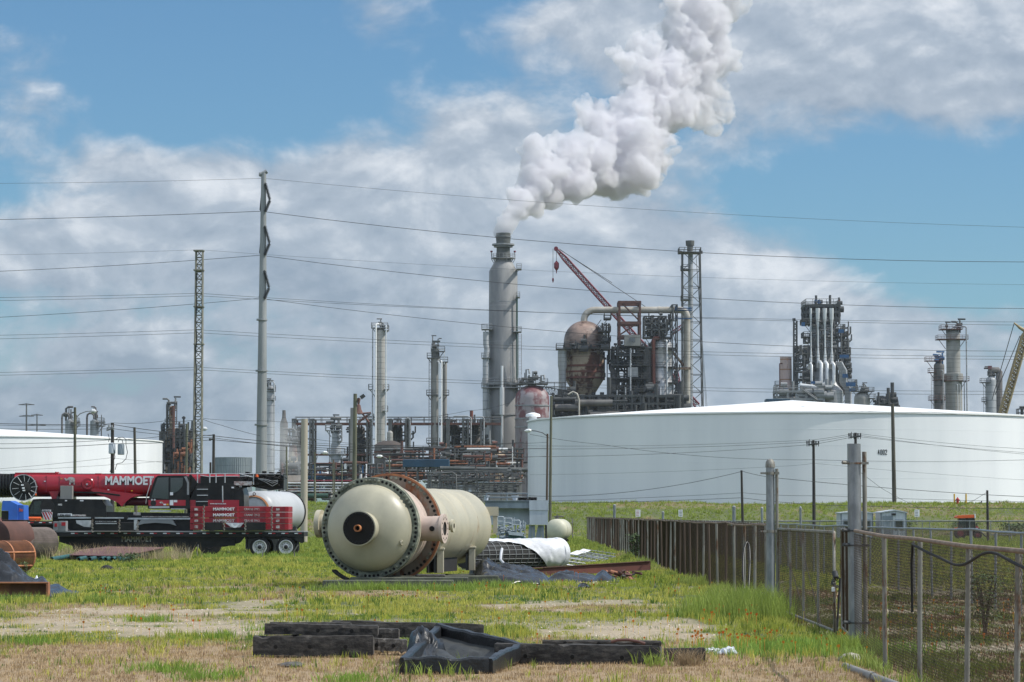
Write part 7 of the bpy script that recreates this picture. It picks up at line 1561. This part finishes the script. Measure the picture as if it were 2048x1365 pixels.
text('LIEBHERR', .085, (XW(85, G0), G0-.07, ZW(1023.4, G0)), K['blackink'], cabc, width=LW(16, G0), off=.03)
sg = cb('warning_board', 'plastic', lambda m: m.pxprism([(83, 1024.8), (105, 1024.8), (103.5, 1040), (88, 1040)], G0-.1, G0-.07))
for k in range(4): cb('red_stripe', 'fire', lambda m: m.pxprism([(84+k*5.6-4*(k > 2)*0, 1025), (87+k*5.6, 1025), (min(104, 94+k*5.6), 1039.5-max(0, k-2)*8), (min(103, 91+k*5.6), 1039.5-max(0, k-1)*3)] if k < 3 else [(99, 1025), (103, 1025), (104, 1029), (104, 1031)], G0-.105-.001*k, G0-.101), sg)
for a, b, lab in ((54, 72, 'a'), (72, 82, 'b')): cb('strap_roll', 'orange', lambda m: (m.cyl(P(a, 1037.5, 142.6), P(b, 1037.5, 142.6), .09, n=10), m.cyl(P(a, 1041, 142.6), P(b-2, 1041, 142.6), .08, n=10)))
cb('carrier_frame', 'black', lambda m: (m.pxprism([(105, 1066), (105, 1034.5), (210, 1034.5), (214, 1028), (386, 1028), (386, 1066), (370, 1066)], G0+.3, G1-.3), m.pxprism([(206, 1036), (206, 1024), (386, 1027), (386, 1036)], G0+.1, G1-.1)))
cb('side_strip', 'silver', lambda m: (m.pxbox(116, 182, 1034.5, 1037.5, G0, G0+.28), m.pxbox(188, 248, 1035, 1037.5, G0, G0+.28), m.pxbox(254, 380, 1036, 1039.5, G0, G0+.28)))
cb('outrigger_box', 'blackmatt', lambda m: (m.pxbox(182, 189, 1031.5, 1038, G0-.1, G0+.3), m.pxbox(248, 255.5, 1031.5, 1038, G0-.1, G0+.3)))
cb('step_plate', 'letterworn', lambda m: (m.pxbox(284, 378, 1033, 1034.6, G0-.02, G0+.08), m.pxbox(267, 281, 1025, 1031, G0+.05, G0+.1)))
cb('fender', 'greysteel', lambda m: m.pxprism([(274, 1052), (282, 1040), (345, 1040), (352, 1052), (340, 1048), (310, 1046), (286, 1048)], G0+.02, G0+.28))
def wheel(par, x, y, z, r, w, rimr, mrim='rim', face=-1, n=36):
    wv = MB(); wv.lathe((x, y, z), (0, 1, 0), [(0, rimr), (-.0, r*.86), (w*.08, r*.97), (w*.2, r), (w*.8, r), (w*.92, r*.97), (w, r*.86), (w, rimr)], n, False, False, 25); o = wv.build('wheel', K['rubber'], par)
    m = MB(); m.lathe((x, y, z), (0, 1, 0), [(-.01, rimr*1.03), (-.015, rimr*.92), (.06, rimr*.86), (.09, rimr*.6), (.07, rimr*.5), (.03, rimr*.42), (.03, .01)], n, False, False, 60); m.build('rim', K[mrim], o)
    m = MB(); m.lathe((x, y+.03, z), (0, -1, 0), [(0, rimr*.3), (.06, rimr*.28), (.09, rimr*.12), (.09, .001)], 16)
    for k in range(10): an = k*math.pi/5; q = (x+math.cos(an)*rimr*.55, y+.07, z+math.sin(an)*rimr*.55); m.cyl(q, (q[0], q[1]-.05, q[2]), .022, n=6)
    m.build('hub', K['blackmatt'], o)
    return o
for px in (168, 204, 305, 368, 420): wheel(cr, XW(px, G0), G0+.02, .62, .62, .4, .3, 'blackmatt')
# superstructure
oc = cb('operator_cab', 'black', lambda m: m.pxprism([(296, 1018), (296, 1006), (300, 988), (310, 956), (316, 951.5), (372, 951), (378, 956), (380, 1018)], G0-.15, G0+1.0))
cb('cab_glass', 'glass', lambda m: (m.pxprism([(303, 996), (307, 980), (315, 956), (337, 955), (337, 999)], G0-.17, G0-.154), m.pxprism([(341, 985), (341, 956), (366, 956), (365, 972), (357, 982), (349, 986)], G0-.17, G0-.154)), oc)
cb('cab_side_panel', 'red', lambda m: (m.pxbox(297, 338, 1000.5, 1011.8, G0-.175, G0-.154), m.pxbox(339, 371, 1000.5, 1011.8, G0-.175, G0-.154)), oc)
cb('cab_pillar', 'greysteel', lambda m: m.pxprism([(368, 954), (373, 953), (378, 966), (378, 990), (374, 990), (374, 966)], G0-.18, G0-.155), oc)
cb('sticker', 'plastic', lambda m: (m.pxbox(340, 346, 985, 991, G0-.19, G0-.18), m.pxbox(339.5, 346.5, 1000.5, 1011, G0-.19, G0-.18), m.pxbox(347.5, 354.5, 1000.5, 1005, G0-.19, G0-.18), m.pxbox(327, 332, 1008, 1011, G0-.19, G0-.18)), oc)
cb('sticker', 'yellow', lambda m: m.pxbox(333, 337, 1008, 1011, G0-.19, G0-.18), oc)
cb('cab_emblem', 'letterworn', lambda m: m.pxprism([(318, 1005), (322, 1003), (325, 1004), (327, 1008), (324, 1007), (321, 1007)], G0-.19, G0-.178), oc)
cb('work_lamp', 'silver', lambda m: (m.lathe(P(304, 1000, G0-.15), (0, -1, 0), [(0, .05), (.04, .05), (.04, .001)], 12), m.lathe(P(309.5, 1000, G0-.15), (0, -1, 0), [(0, .05), (.04, .05), (.04, .001)], 12)), oc)
cb('fan_grille', 'blackmatt', lambda m: m.lathe(P(307, 1007, G0-.15), (0, -1, 0), [(0, .15), (.05, .15), (.05, .001)], 12), oc)
cb('cab_mirror_arm', 'silver', lambda m: m.tube([P(306, 953, G0-.2), P(300, 970, G0-.3), P(294, 990, G0-.3), P(291.5, 1008, G0-.2)], .02, 6), oc)
cb('cab_step', 'silver', lambda m: (m.pxbox(299, 338, 1013, 1016.5, G0-.3, G0-.16), m.pxbox(342, 370, 1017.5, 1019, G0-.3, G0+.1), m.pxbox(300, 341, 1021, 1024, G0-.3, G0+.1)), oc)
sp2 = cb('superstructure', 'black', lambda m: (m.pxprism([(379, 1020), (379, 1002), (386, 985), (396, 967), (466, 967), (466, 1014), (478, 1014), (478, 975), (484, 975), (488, 990), (488, 1018)], G0-.05, G1-.1), m.pxprism([(466, 1014), (466, 967), (478, 980), (478, 1014)], G0-.03, G1-.12)))
cb('red_band', 'red', lambda m: (m.pxbox(379, 391, 1000.5, 1013, G0-.07, G0-.052), m.pxbox(416, 478, 1000.5, 1013, G0-.07, G0-.052)), sp2)
cb('ladder_recess', 'blackmatt', lambda m: m.pxbox(392, 416, 973, 1013, G0-.064, G0-.052), sp2)
for py in (979, 991, 1003.5): cb('ladder_step', 'silver', lambda m: m.pxbox(394+(py > 1000)*-2, 415.5, py-.8, py+.8, G0-.14, G0-.066), sp2)
cb('grab_rail', 'silver', lambda m: m.cyl(P(445, 972, G0-.1), P(445.5, 1005, G0-.1), .03, n=8), sp2)
text('www.mammoet.com', .11, (XW(420, G0), G0-.08, ZW(1009, G0)), K['letter'], sp2, width=LW(32, G0), off=.02)
cb('side_lamp', 'plastic', lambda m: m.pxbox(463, 468, 974, 977, G0-.1, G0-.05), sp2)
def rails(m):
    for y in (G0, G0+.5): m.tube([P(320, 948.5, y), P(480, 948, y), P(560, 948.5, y)], .022, 6)
    for a, b in ((395, 966), (419.5, 966), (432, 966), (450, 966), (507, 970)): m.cyl(P(a, 948.5, G0), P(a, b, G0), .035, n=6)
    m.tube([P(400, 951, G0), P(418, 954, G0), P(450, 953, G0), P(505, 953, G0)], .025, 6); m.tube([P(478, 948, G0), P(507, 955, G0)], .03, 6)
cb('guard_rail', 'silver', rails)
cb('boom_foot', 'black', lambda m: (m.pxprism([(478, 948.8), (560, 949), (567, 952), (567, 978), (540, 981), (500, 973), (478, 966)], BY0+.2, BY1-.1), m.pxprism([(401, 967), (401, 953), (470, 953), (500, 960), (500, 968)], BY0-.2, BY1+.3), m.pxbox(565.5, 567.5, 951, 980, BY0-.6, BY1+.2), m.pxprism([(380, 990), (396, 967), (382, 950), (378, 950)], BY0-.35, BY1)))
cb('tool_box', 'letterworn', lambda m: (m.pxbox(468, 504, 963, 971, G0, G0+.5)))
def hoses(m):
    r_ = random.Random(9)
    for k in range(26):
        x = r_.uniform(500, 560); y = r_.uniform(952, 974); l = r_.uniform(6, 26); s_ = r_.uniform(-5, 5)
        m.tube([P(x, y, G0+.2), P(x+l*.3, y+s_, G0+.05), P(x+l*.7, y+s_*.6, G0+.05), P(min(566, x+l), y-s_*.4, G0+.25)], r_.uniform(.015, .035), 5)
    for k in range(34):
        x = r_.uniform(486, 565); y = r_.uniform(946, 972); s_ = r_.uniform(.04, .12); q = P(x, y, G0+.4); m.box(q[0]-s_, q[0]+s_, q[1]-.1, q[1]+.3, q[2]-s_, q[2]+s_)
cb('hose_bundle', 'blackmatt', hoses)
cb('hose_bundle', 'greysteel', lambda m: [m.tube([P(516, 958, G0), P(530, 959+k, G0-.05), P(545, 963+k*2, G0-.05), P(556, 961+k, G0)], .018, 5) for k in (0, 2, 5)])
cb('beacon', 'orange', lambda m: m.lathe(P(514, 954.5, G0), (0, 0, 1), [(0, .08), (.1, .075), (.14, .001)], 12))
cb('turntable', 'blackmatt', lambda m: m.lathe((XW(420, 145), 145, ZW(1028, 145)), (0, 0, 1), [(0, 1.2), (LW(12, 145), 1.2)], 28))

# ------------------------------------------------------------------ flatbed trailer with its load
TD0, TD1 = 137.0, 139.6
tl = thing('flatbed_trailer', 'long black flatbed trailer with red and white reflectors carrying the crane slabs', 'trailer', (XW(400, 138), 138, 0))
def tb2(name, mt, f, par=tl): m = MB(); f(m); return m.build(name, K[mt], par)
tb2('deck', 'blackmatt', lambda m: (m.pxbox(119, 608, 1065, 1073.5, TD0, TD1), m.pxbox(40, 118.5, 1043, 1050, TD0, TD1)))
tb2('deck_edge', 'greysteel', lambda m: m.pxbox(112, 608.5, 1063, 1064.8, TD0-.03, TD1+.03))
tb2('main_beam', 'black', lambda m: (m.pxprism([(118, 1073.6), (490, 1073.6), (480, 1086), (450, 1094), (150, 1094), (118, 1084)], TD0+.5, TD0+.7), m.pxprism([(118, 1073.6), (490, 1073.6), (480, 1086), (450, 1094), (150, 1094), (118, 1084)], TD1-.7, TD1-.5), m.pxprism([(45, 1050.2), (118, 1050.2), (130, 1064), (118, 1073), (96, 1066), (60, 1062)], TD0+.4, TD1-.4), m.pxbox(490, 600, 1073.6, 1079, TD0+.5, TD1-.5)))
tb2('tool_locker', 'greysteel', lambda m: (m.bevbox(XW(107, TD0), XW(118, TD0), TD0-.05, TD0+.6, ZW(1062.6, TD0), ZW(1043.5, TD0), .01), m.bevbox(XW(118.5, TD0), XW(132, TD0), TD0-.05, TD0+.6, ZW(1062.6, TD0), ZW(1042.5, TD0), .01)))
tb2('locker_mark', 'fire', lambda m: (m.pxbox(109, 114, 1047, 1054, TD0-.07, TD0-.055), m.pxbox(123, 131, 1045, 1052, TD0-.07, TD0-.055)))
tb2('rear_bumper', 'black', lambda m: m.pxprism([(590, 1073.6), (608, 1073.6), (608, 1085), (603, 1087), (590, 1080)], TD0+.02, TD0+.3))
for px in list(np.arange(142, 605, 26.3)):
    rf_ = tb2('reflector', 'plastic', lambda m: m.pxbox(px, px+7, 1066.2, 1068.2, TD0-.012, TD0-.002)); tb2('red_half', 'fire', lambda m: m.pxbox(px+7.1, px+14, 1066.2, 1068.2, TD0-.013, TD0-.002), rf_)
for px in (40, 54, 78, 98):
    rf_ = tb2('reflector', 'plastic', lambda m: m.pxbox(px, px+6, 1044.8, 1046.6, TD0-.012, TD0-.002)); tb2('red_half', 'fire', lambda m: m.pxbox(px+6.1, px+13, 1044.8, 1046.6, TD0-.013, TD0-.002), rf_)
text('MAMMOET', .38, (XW(244, TD0+.5), TD0+.47, ZW(1083.5, TD0+.5)), K['letterworn'], tl, width=LW(61, TD0+.5), off=.03)
for px in (519.5, 572):
    for y in (TD0+.03, TD1-.4): wheel(tl, XW(px, TD0), y, .50, .50, .37, .345)
tb2('mud_guard', 'blackmatt', lambda m: (m.pxbox(594, 597, 1080, 1100, TD0+.05, TD0+.5), m.pxbox(492, 494, 1078, 1096, TD0+.1, TD0+.5)))
tb2('axle', 'blackmatt', lambda m: [m.cyl((XW(px, TD0), TD0+.3, .5), (XW(px, TD0), TD1-.3, .5), .09, n=10) for px in (519.5, 572)])
tb2('landing_gear', 'blackmatt', lambda m: (m.pxbox(196, 201, 1094, 1108, TD0+.5, TD0+.7), m.pxbox(205, 216, 1073.6, 1100, TD0+.9, TD0+1.2), m.pxbox(440, 470, 1079, 1092, TD0+.3, TD0+.49)))
tb2('deck_stake', 'galvrust', lambda m: [m.pxbox(px, px+2, 1056+k, 1063, TD0+.1, TD0+.16) for k, px in enumerate((561, 592))])
for i, (y0, y1) in enumerate(((1013.5, 1024.3), (1025, 1036), (1036.8, 1047.4), (1048.2, 1060))):
    lab = ['topmost', 'second from top', 'third from top', 'lowest'][i]
    t = thing('counterweight_slab', lab+' of the four red counterweight slabs stacked on the trailer', 'counterweight', (XW(478, TD0), TD0+.1, ZW(y1, TD0)), 'red counterweight slabs stacked on the trailer')
    MB().bevbox(XW(380, TD0), XW(577, TD0), TD0+.05, TD1-.1, ZW(y1, TD0), ZW(y0, TD0), .015).build('slab', K['redweight'], t)
    for a, b in ((381, 404), (544, 572)):
        m = MB(); m.pxbox(a+8, a+15, y0+3, y1-3, TD0+.03, TD0+.047); m.build('data_plate', K['letterworn'], t)
    m = MB(); m.pxbox(404, 407, y0+.3, y1-.3, TD0+.02, TD0+.046); m.pxbox(531, 534, y0+.3, y1-.3, TD0+.02, TD0+.046); m.pxbox(474, 477, y0+.3, y1-.3, TD0+.02, TD0+.046); m.pxbox(570, 577, y0+.5, y1-.5, TD0+.02, TD0+.046); m.build('edge_band', K['fire'], t)
    if i < 3:
        text('MAMMOET', .19, (XW(426, TD0), TD0+.035, ZW(y1-3.2, TD0)), K['letter'] if i < 2 else K['letterworn'], t, width=LW(43, TD0), off=.035)
        text('CRANE 3912', .16, (XW(488, TD0), TD0+.035, ZW(y1-3.4, TD0)), K['letterworn'], t, width=LW(31, TD0), off=.02)
zd = ZW(1063, TD0)
lb = thing('outrigger_block', 'black steel block with a white strap roll lying before the red slabs', 'steel block', (XW(470, 136.9), 136.9, zd))
for a, b in ((410, 445), (489, 531)): MB().bevbox(XW(a, 136.7), XW(b, 136.7), 136.55, 137.0, ZW(1061, 136.7), ZW(1045, 136.7), .02).build('block', K['black'], lb)
MB().bevbox(XW(445.5, 136.7), XW(488.5, 136.7), 136.7, 137.0, ZW(1062, 136.7), ZW(1055, 136.7), .02).build('cross_bar', K['blackmatt'], lb)
m = MB(); m.lathe(P(470, 1048, 136.6), (0, -1, 0), [(0, .10), (0, .2), (.12, .2), (.12, .10)], 20, a0=math.pi*0, a1=math.pi); m.build('strap_roll', K['plastic'], lb)
m = MB(); m.pxprism([(450, 1045.5), (462, 1046), (478, 1046.5), (488, 1046), (480, 1055), (462, 1055)], 136.75, 136.95); m.build('plastic_wrap', K['cloth'], lb)
for px, y0, y1, lab in ((407.5, 1012, 1064, 'chain binder over the red slabs at their left end'), (543.5, 1014, 1064, 'chain binder over the red slabs near their right end'), (448, 1043, 1064, 'short chain binder left of the white strap roll'), (490.5, 1043, 1064, 'short chain binder right of the white strap roll'), (184.5, 1040, 1066, 'short chain binder at the left of the silver load box'), (238.5, 1040, 1066, 'chain binder in the middle of the silver load box'), (275, 1044, 1064, 'chain binder at the right end of the silver load box')):
    m = MB(); n = int((y1-y0)/1.6)
    for k in range(n): p = Vector(P(px+math.sin(k*1.3)*1.2, y0+1.6*k, 136.45)); m.lathe(p, (math.sin(k), math.cos(k), .2), [(-.015, .02), (-.015, .04), (.015, .04), (.015, .02)], 6)
    o = m.build('chain_binder', K['galvrust'], None, lab, cat='chain', group='chains tying the load to the trailer')
lc = thing('load_box', 'black and silver steel frame box chained to the trailer deck left of the slabs', 'load frame', (XW(212, 137), 137, zd))
MB().bevbox(XW(185, 136.7), XW(272, 136.7), 136.6, 137.5, ZW(1062, 136.7), ZW(1045, 136.7), .02).build('box', K['black'], lc)
MB().pxprism([(152, 1041), (181, 1041), (181, 1055), (168, 1054), (153, 1047)], 136.62, 136.9).build('silver_end', K['silver'], lc)
m = MB(); m.pxbox(191, 232, 1042.5, 1044.5, 136.5, 136.6); m.pxbox(191, 233, 1046.5, 1048.5, 136.5, 136.6); m.pxbox(268, 274, 1040, 1060, 136.5, 136.6); m.build('silver_slats', K['silver'], lc)
text('MAMMOET', .06, (XW(193, 136.5), 136.48, ZW(1044.3, 136.5)), K['blackink'], lc, width=LW(36, 136.5), off=.02)
for px in (379, 397, 524, 590):
    x = XW(px, 133); o = MB().tube([(x, 133, 0), (x+rnd.uniform(-.1, .1), 133, .35), (x+rnd.uniform(-.1, .2), 133, .5+rnd.random()*.2)], .03, 6).build('steel_stake', K['galvrust'], None, {379: 'pale stake stuck in the grass left below the trailer deck', 397: 'thin stake right of the pale one below the trailer deck', 524: 'short stake in the grass before the front trailer wheel', 590: 'short stake in the grass behind the rear trailer wheel'}[px], cat='stake')

# ------------------------------------------------------------------ plants
def shrub(name, label, cat, x, y, h, w, n, seed, size=.05, trunk=True):
    r_ = random.Random(seed); z0 = hz(x, y); t = thing(name, label, cat, (x, y, z0)); m = MB()
    for k in range(7 if trunk else 4):
        a = r_.uniform(0, 6.28); q = r_.uniform(.2, 1)*w*.7; m.tube([(x, y, z0-.05), (x+.3*q*math.cos(a), y+.3*q*math.sin(a), z0+h*.4), (x+q*math.cos(a), y+q*math.sin(a), z0+h*r_.uniform(.7, 1))], [.025, .016, .006], 6)
    m.build('trunk', K['bark'], t); m = MB()
    for k in range(n):
        a = r_.uniform(0, 6.28); q = w*math.sqrt(r_.random()); zz = z0+h*(1-.75*r_.random()**1.3); c = Vector((x+q*math.cos(a)*(.5+.5*r_.random()), y+q*math.sin(a), zz)); d_ = Vector((r_.gauss(0, 1), r_.gauss(0, 1), r_.gauss(0, .6))).normalized()*size; s_ = d_.cross(Vector((0, 0, 1)))*.4
        m.add([c, c+d_*.5+s_, c+d_, c+d_*.5-s_], [(0, 1, 2, 3)])
    m.build('crown', K['leaf'], t); return t
shrub('sapling', 'small leafy sapling standing alone behind the near fence', 'tree', 8.3, 48.5, 1.05, .42, 900, 5, .07)
shrub('leafy_weed', 'leafy green weed growing at the long fence behind the wire trays', 'plant', 5.75, 128, 1.2, .5, 500, 6, .14, False)
shrub('leafy_weed', 'thin leafy weed in front of the rust orange mesh roll', 'plant', XW(50, 79), 79, .75, .15, 160, 7, .07, False)
shrub('leafy_weed', 'low leafy weed right of the teal pipe ends', 'plant', XW(258, 118), 118, .45, .7, 500, 8, .10, False)
for px, d, lab, s_ in ((1930, 258, 'dark bush on the bank behind the tractor', 1), (2030, 256, 'dark bush on the bank at the right edge', 2), (1800, 262, 'low bush on the bank behind the sheds', 3)):
    shrub('bush', lab, 'bush', XW(px, d), d, 1.1, 1.7, 1400, 20+s_, .2, False)
# tall grass clumps: by the gate post, by the timbers, under the trailer
GTALL = []
def clump(cx, cy, n, sx, sy, h, col, seed, w=.011):
    rs = np.random.RandomState(seed); p = np.stack([cx+rs.randn(n)*sx, cy+rs.randn(n)*sy], 1)
    GTALL.append((p, np.full(n, h)*(.6+.6*rs.rand(n)), np.tile(np.array(col), (n, 1))*(.8+.4*rs.rand(n, 1)), np.full(n, w)))
BRT = (.26, .33, .065)
clump(XW(1490, 57), 57.5, 1000, .5, 1.5, .60, BRT, 1); clump(XW(1440, 58), 58, 240, .5, 1.2, .3, BRT, 2); clump(XW(1640, 43), 43, 450, .8, 1.0, .2, (.22, .35, .06), 3); clump(XW(1540, 42), 42, 320, 1.0, .8, .16, (.22, .34, .06), 4)
clump(XW(1700, 42.5), 42.6, 220, .25, .5, .3, BRT, 5); clump(XW(860, 36.2), 36.2, 10, .3, .1, .22, BRT, 6, .016); clump(XW(1305, 38.5), 38.5, 10, .12, .1, .25, BRT, 7, .016); clump(XW(590, 39.5), 38, 14, 1.4, .8, .18, BRT, 8, .012)
for k, (px, d) in enumerate(((160, 128), (250, 131), (330, 134), (400, 134), (470, 134), (540, 135), (600, 135), (650, 120), (90, 92), (30, 66), (200, 66), (700, 76), (760, 76.5), (830, 76.5), (900, 76), (1010, 80), (950, 79))): clump(XW(px, d), d, 90, .9 if d > 100 else .5, .8 if d > 100 else .3, .30 if d > 100 else .26, (.24, .33, .06), 30+k, .02 if d > 100 else .012)
for k, (px, d) in enumerate(((420, 47), (850, 43.5), (300, 55), (560, 50), (1180, 44), (70, 45), (860, 52), (430, 35.5), (700, 34.8), (340, 37))): clump(XW(px, d), d, 60, .25, .35, .17, (.2, .31, .05), 60+k)
rs9 = np.random.RandomState(99)
for k in range(26): d_ = 61+rs9.rand()**1.4*75; clump(5.45+rs9.randn()*.12, d_, 26, .16, .5, .16+.22*rs9.rand(), (.27, .32, .07) if rs9.rand() < .6 else (.40, .33, .16), 200+k, .012+.00012*d_)
for k in range(9): clump(4.9+rs9.randn()*.08, 30+rs9.rand()*13, 16, .1, .4, .14+.1*rs9.rand(), (.24, .30, .07), 240+k)
P_ = np.concatenate([g[0] for g in GTALL]); H_ = np.concatenate([g[1] for g in GTALL]); C_ = np.concatenate([g[2] for g in GTALL]); W_ = np.concatenate([g[3] for g in GTALL])
z = height(P_[:, 0], P_[:, 1]); blades('tall_grass', 'taller bright green grass clumps by the gate posts, the vessel and the trailer', np.column_stack([P_, z]), H_, W_, C_, 7, np.full(len(P_), .07), 77, lean=.5)
# straw coloured seed heads before the trailer
rs = np.random.RandomState(5); n = 420; p = np.stack([XW(100, 127)+rs.rand(n)*XW(760, 127)*.0+rs.rand(n)*6.5, 124+rs.rand(n)*8], 1)
blades('tall_grass', 'pale dry grass stalks standing before the black trailer beam', np.column_stack([p, height(p[:, 0], p[:, 1])]), np.full(n, .75), np.full(n, .018), np.tile(np.array([.42, .34, .2]), (n, 1)), 3, np.full(n, .1), 78, lean=.5)
# straw tuft on the right timber end
n = 55; p = np.stack([XW(1372, 38.8)+rs.randn(n)*.12, 38.7+rs.randn(n)*.1], 1); blades('straw_tuft', 'dry straw tuft caught at the right timber end', np.column_stack([p, np.full(n, .0)]), np.full(n, .26), np.full(n, .008), np.tile(np.array([.30, .22, .13]), (n, 1)), 5, np.full(n, .05), 79, 'straw', lean=.9)
# wild flowers
def flowers(label, regions, seed, size, matk, name='wildflowers'):
    r_ = random.Random(seed); m = MB()
    for px0, px1, d0, d1, n in regions:
        for k in range(n):
            d = r_.uniform(d0, d1); px = r_.uniform(px0, px1); x = XW(px, d); z = hz(x, d)+r_.uniform(.12, .3); s_ = size*r_.uniform(.7, 1.2)
            vs = [(x+s_*math.cos(a)*(1 if i % 2 else .6), d-.3*s_*math.sin(a), z+s_*.8*math.sin(a)) for i, a in enumerate([j*math.pi/5 for j in range(10)])]
            m.add(vs, [tuple(range(10))]); m.cyl((x, d+.01, z), (x, d+.02, z-.2), .003, n=3)
    m.build(name, K[matk], None, label, kind='stuff', cat='flowers')
flowers('small orange red wild flowers scattered in the grass', [(1380, 1720, 40.5, 46, 45), (1380, 1520, 50, 62, 30), (0, 1500, 45, 75, 70), (1700, 2048, 40, 60, 60), (900, 1450, 70, 90, 40), (700, 1400, 41.5, 44, 14)], 3, .026, 'flower')
mk('yellowfl', (.75, .55, .04), rough=.6); flowers('tiny yellow wild flowers dotted over the gravel edge', [(0, 1400, 42, 56, 150), (1500, 2048, 40, 60, 40)], 4, .012, 'yellowfl')
# loose white gravel on the tracks
rs = np.random.RandomState(12); p = scatter(36, 66, 26, 90); g, s, b, dd = cover(p[:, 0], p[:, 1]); p = p[rs.rand(len(p)) < .02+.9*b]; n = len(p); sz = .008+.022*rs.rand(n)**2.2
base = np.array([(1, 0, 0), (0, 1, 0), (-1, 0, 0), (0, -1, 0), (0, 0, 1)], float); v = base[None]*sz[:, None, None]*(.6+.8*rs.rand(n, 5, 1)); v[:, :, 0] += p[:, :1]; v[:, :, 1] += p[:, 1:]; v[:, :, 2] = v[:, :, 2]*.8 + height(p[:, 0], p[:, 1])[:, None]+.002
f = np.array([(0, 1, 4), (1, 2, 4), (2, 3, 4), (3, 0, 4)]); loops = (np.arange(n)[:, None, None]*5+f[None]).ravel(); me = bpy.data.meshes.new('gravel'); cc = np.repeat(np.array([.46, .40, .32])*(.45+.75*rs.rand(n, 1)), 5, 0)
npmesh(me, v.reshape(-1, 3), np.full(n*4, 3), loops, cc); mk('gravel', (1, 1, 1), (.85, .83, .8), scl=20, rough=.9, attr='tint'); me.materials.append(K['gravel']); ob = bpy.data.objects.new('gravel', me); C.objects.link(ob); props(ob, 'loose pale gravel strewn over the bare track', 'gravel', kind='stuff')
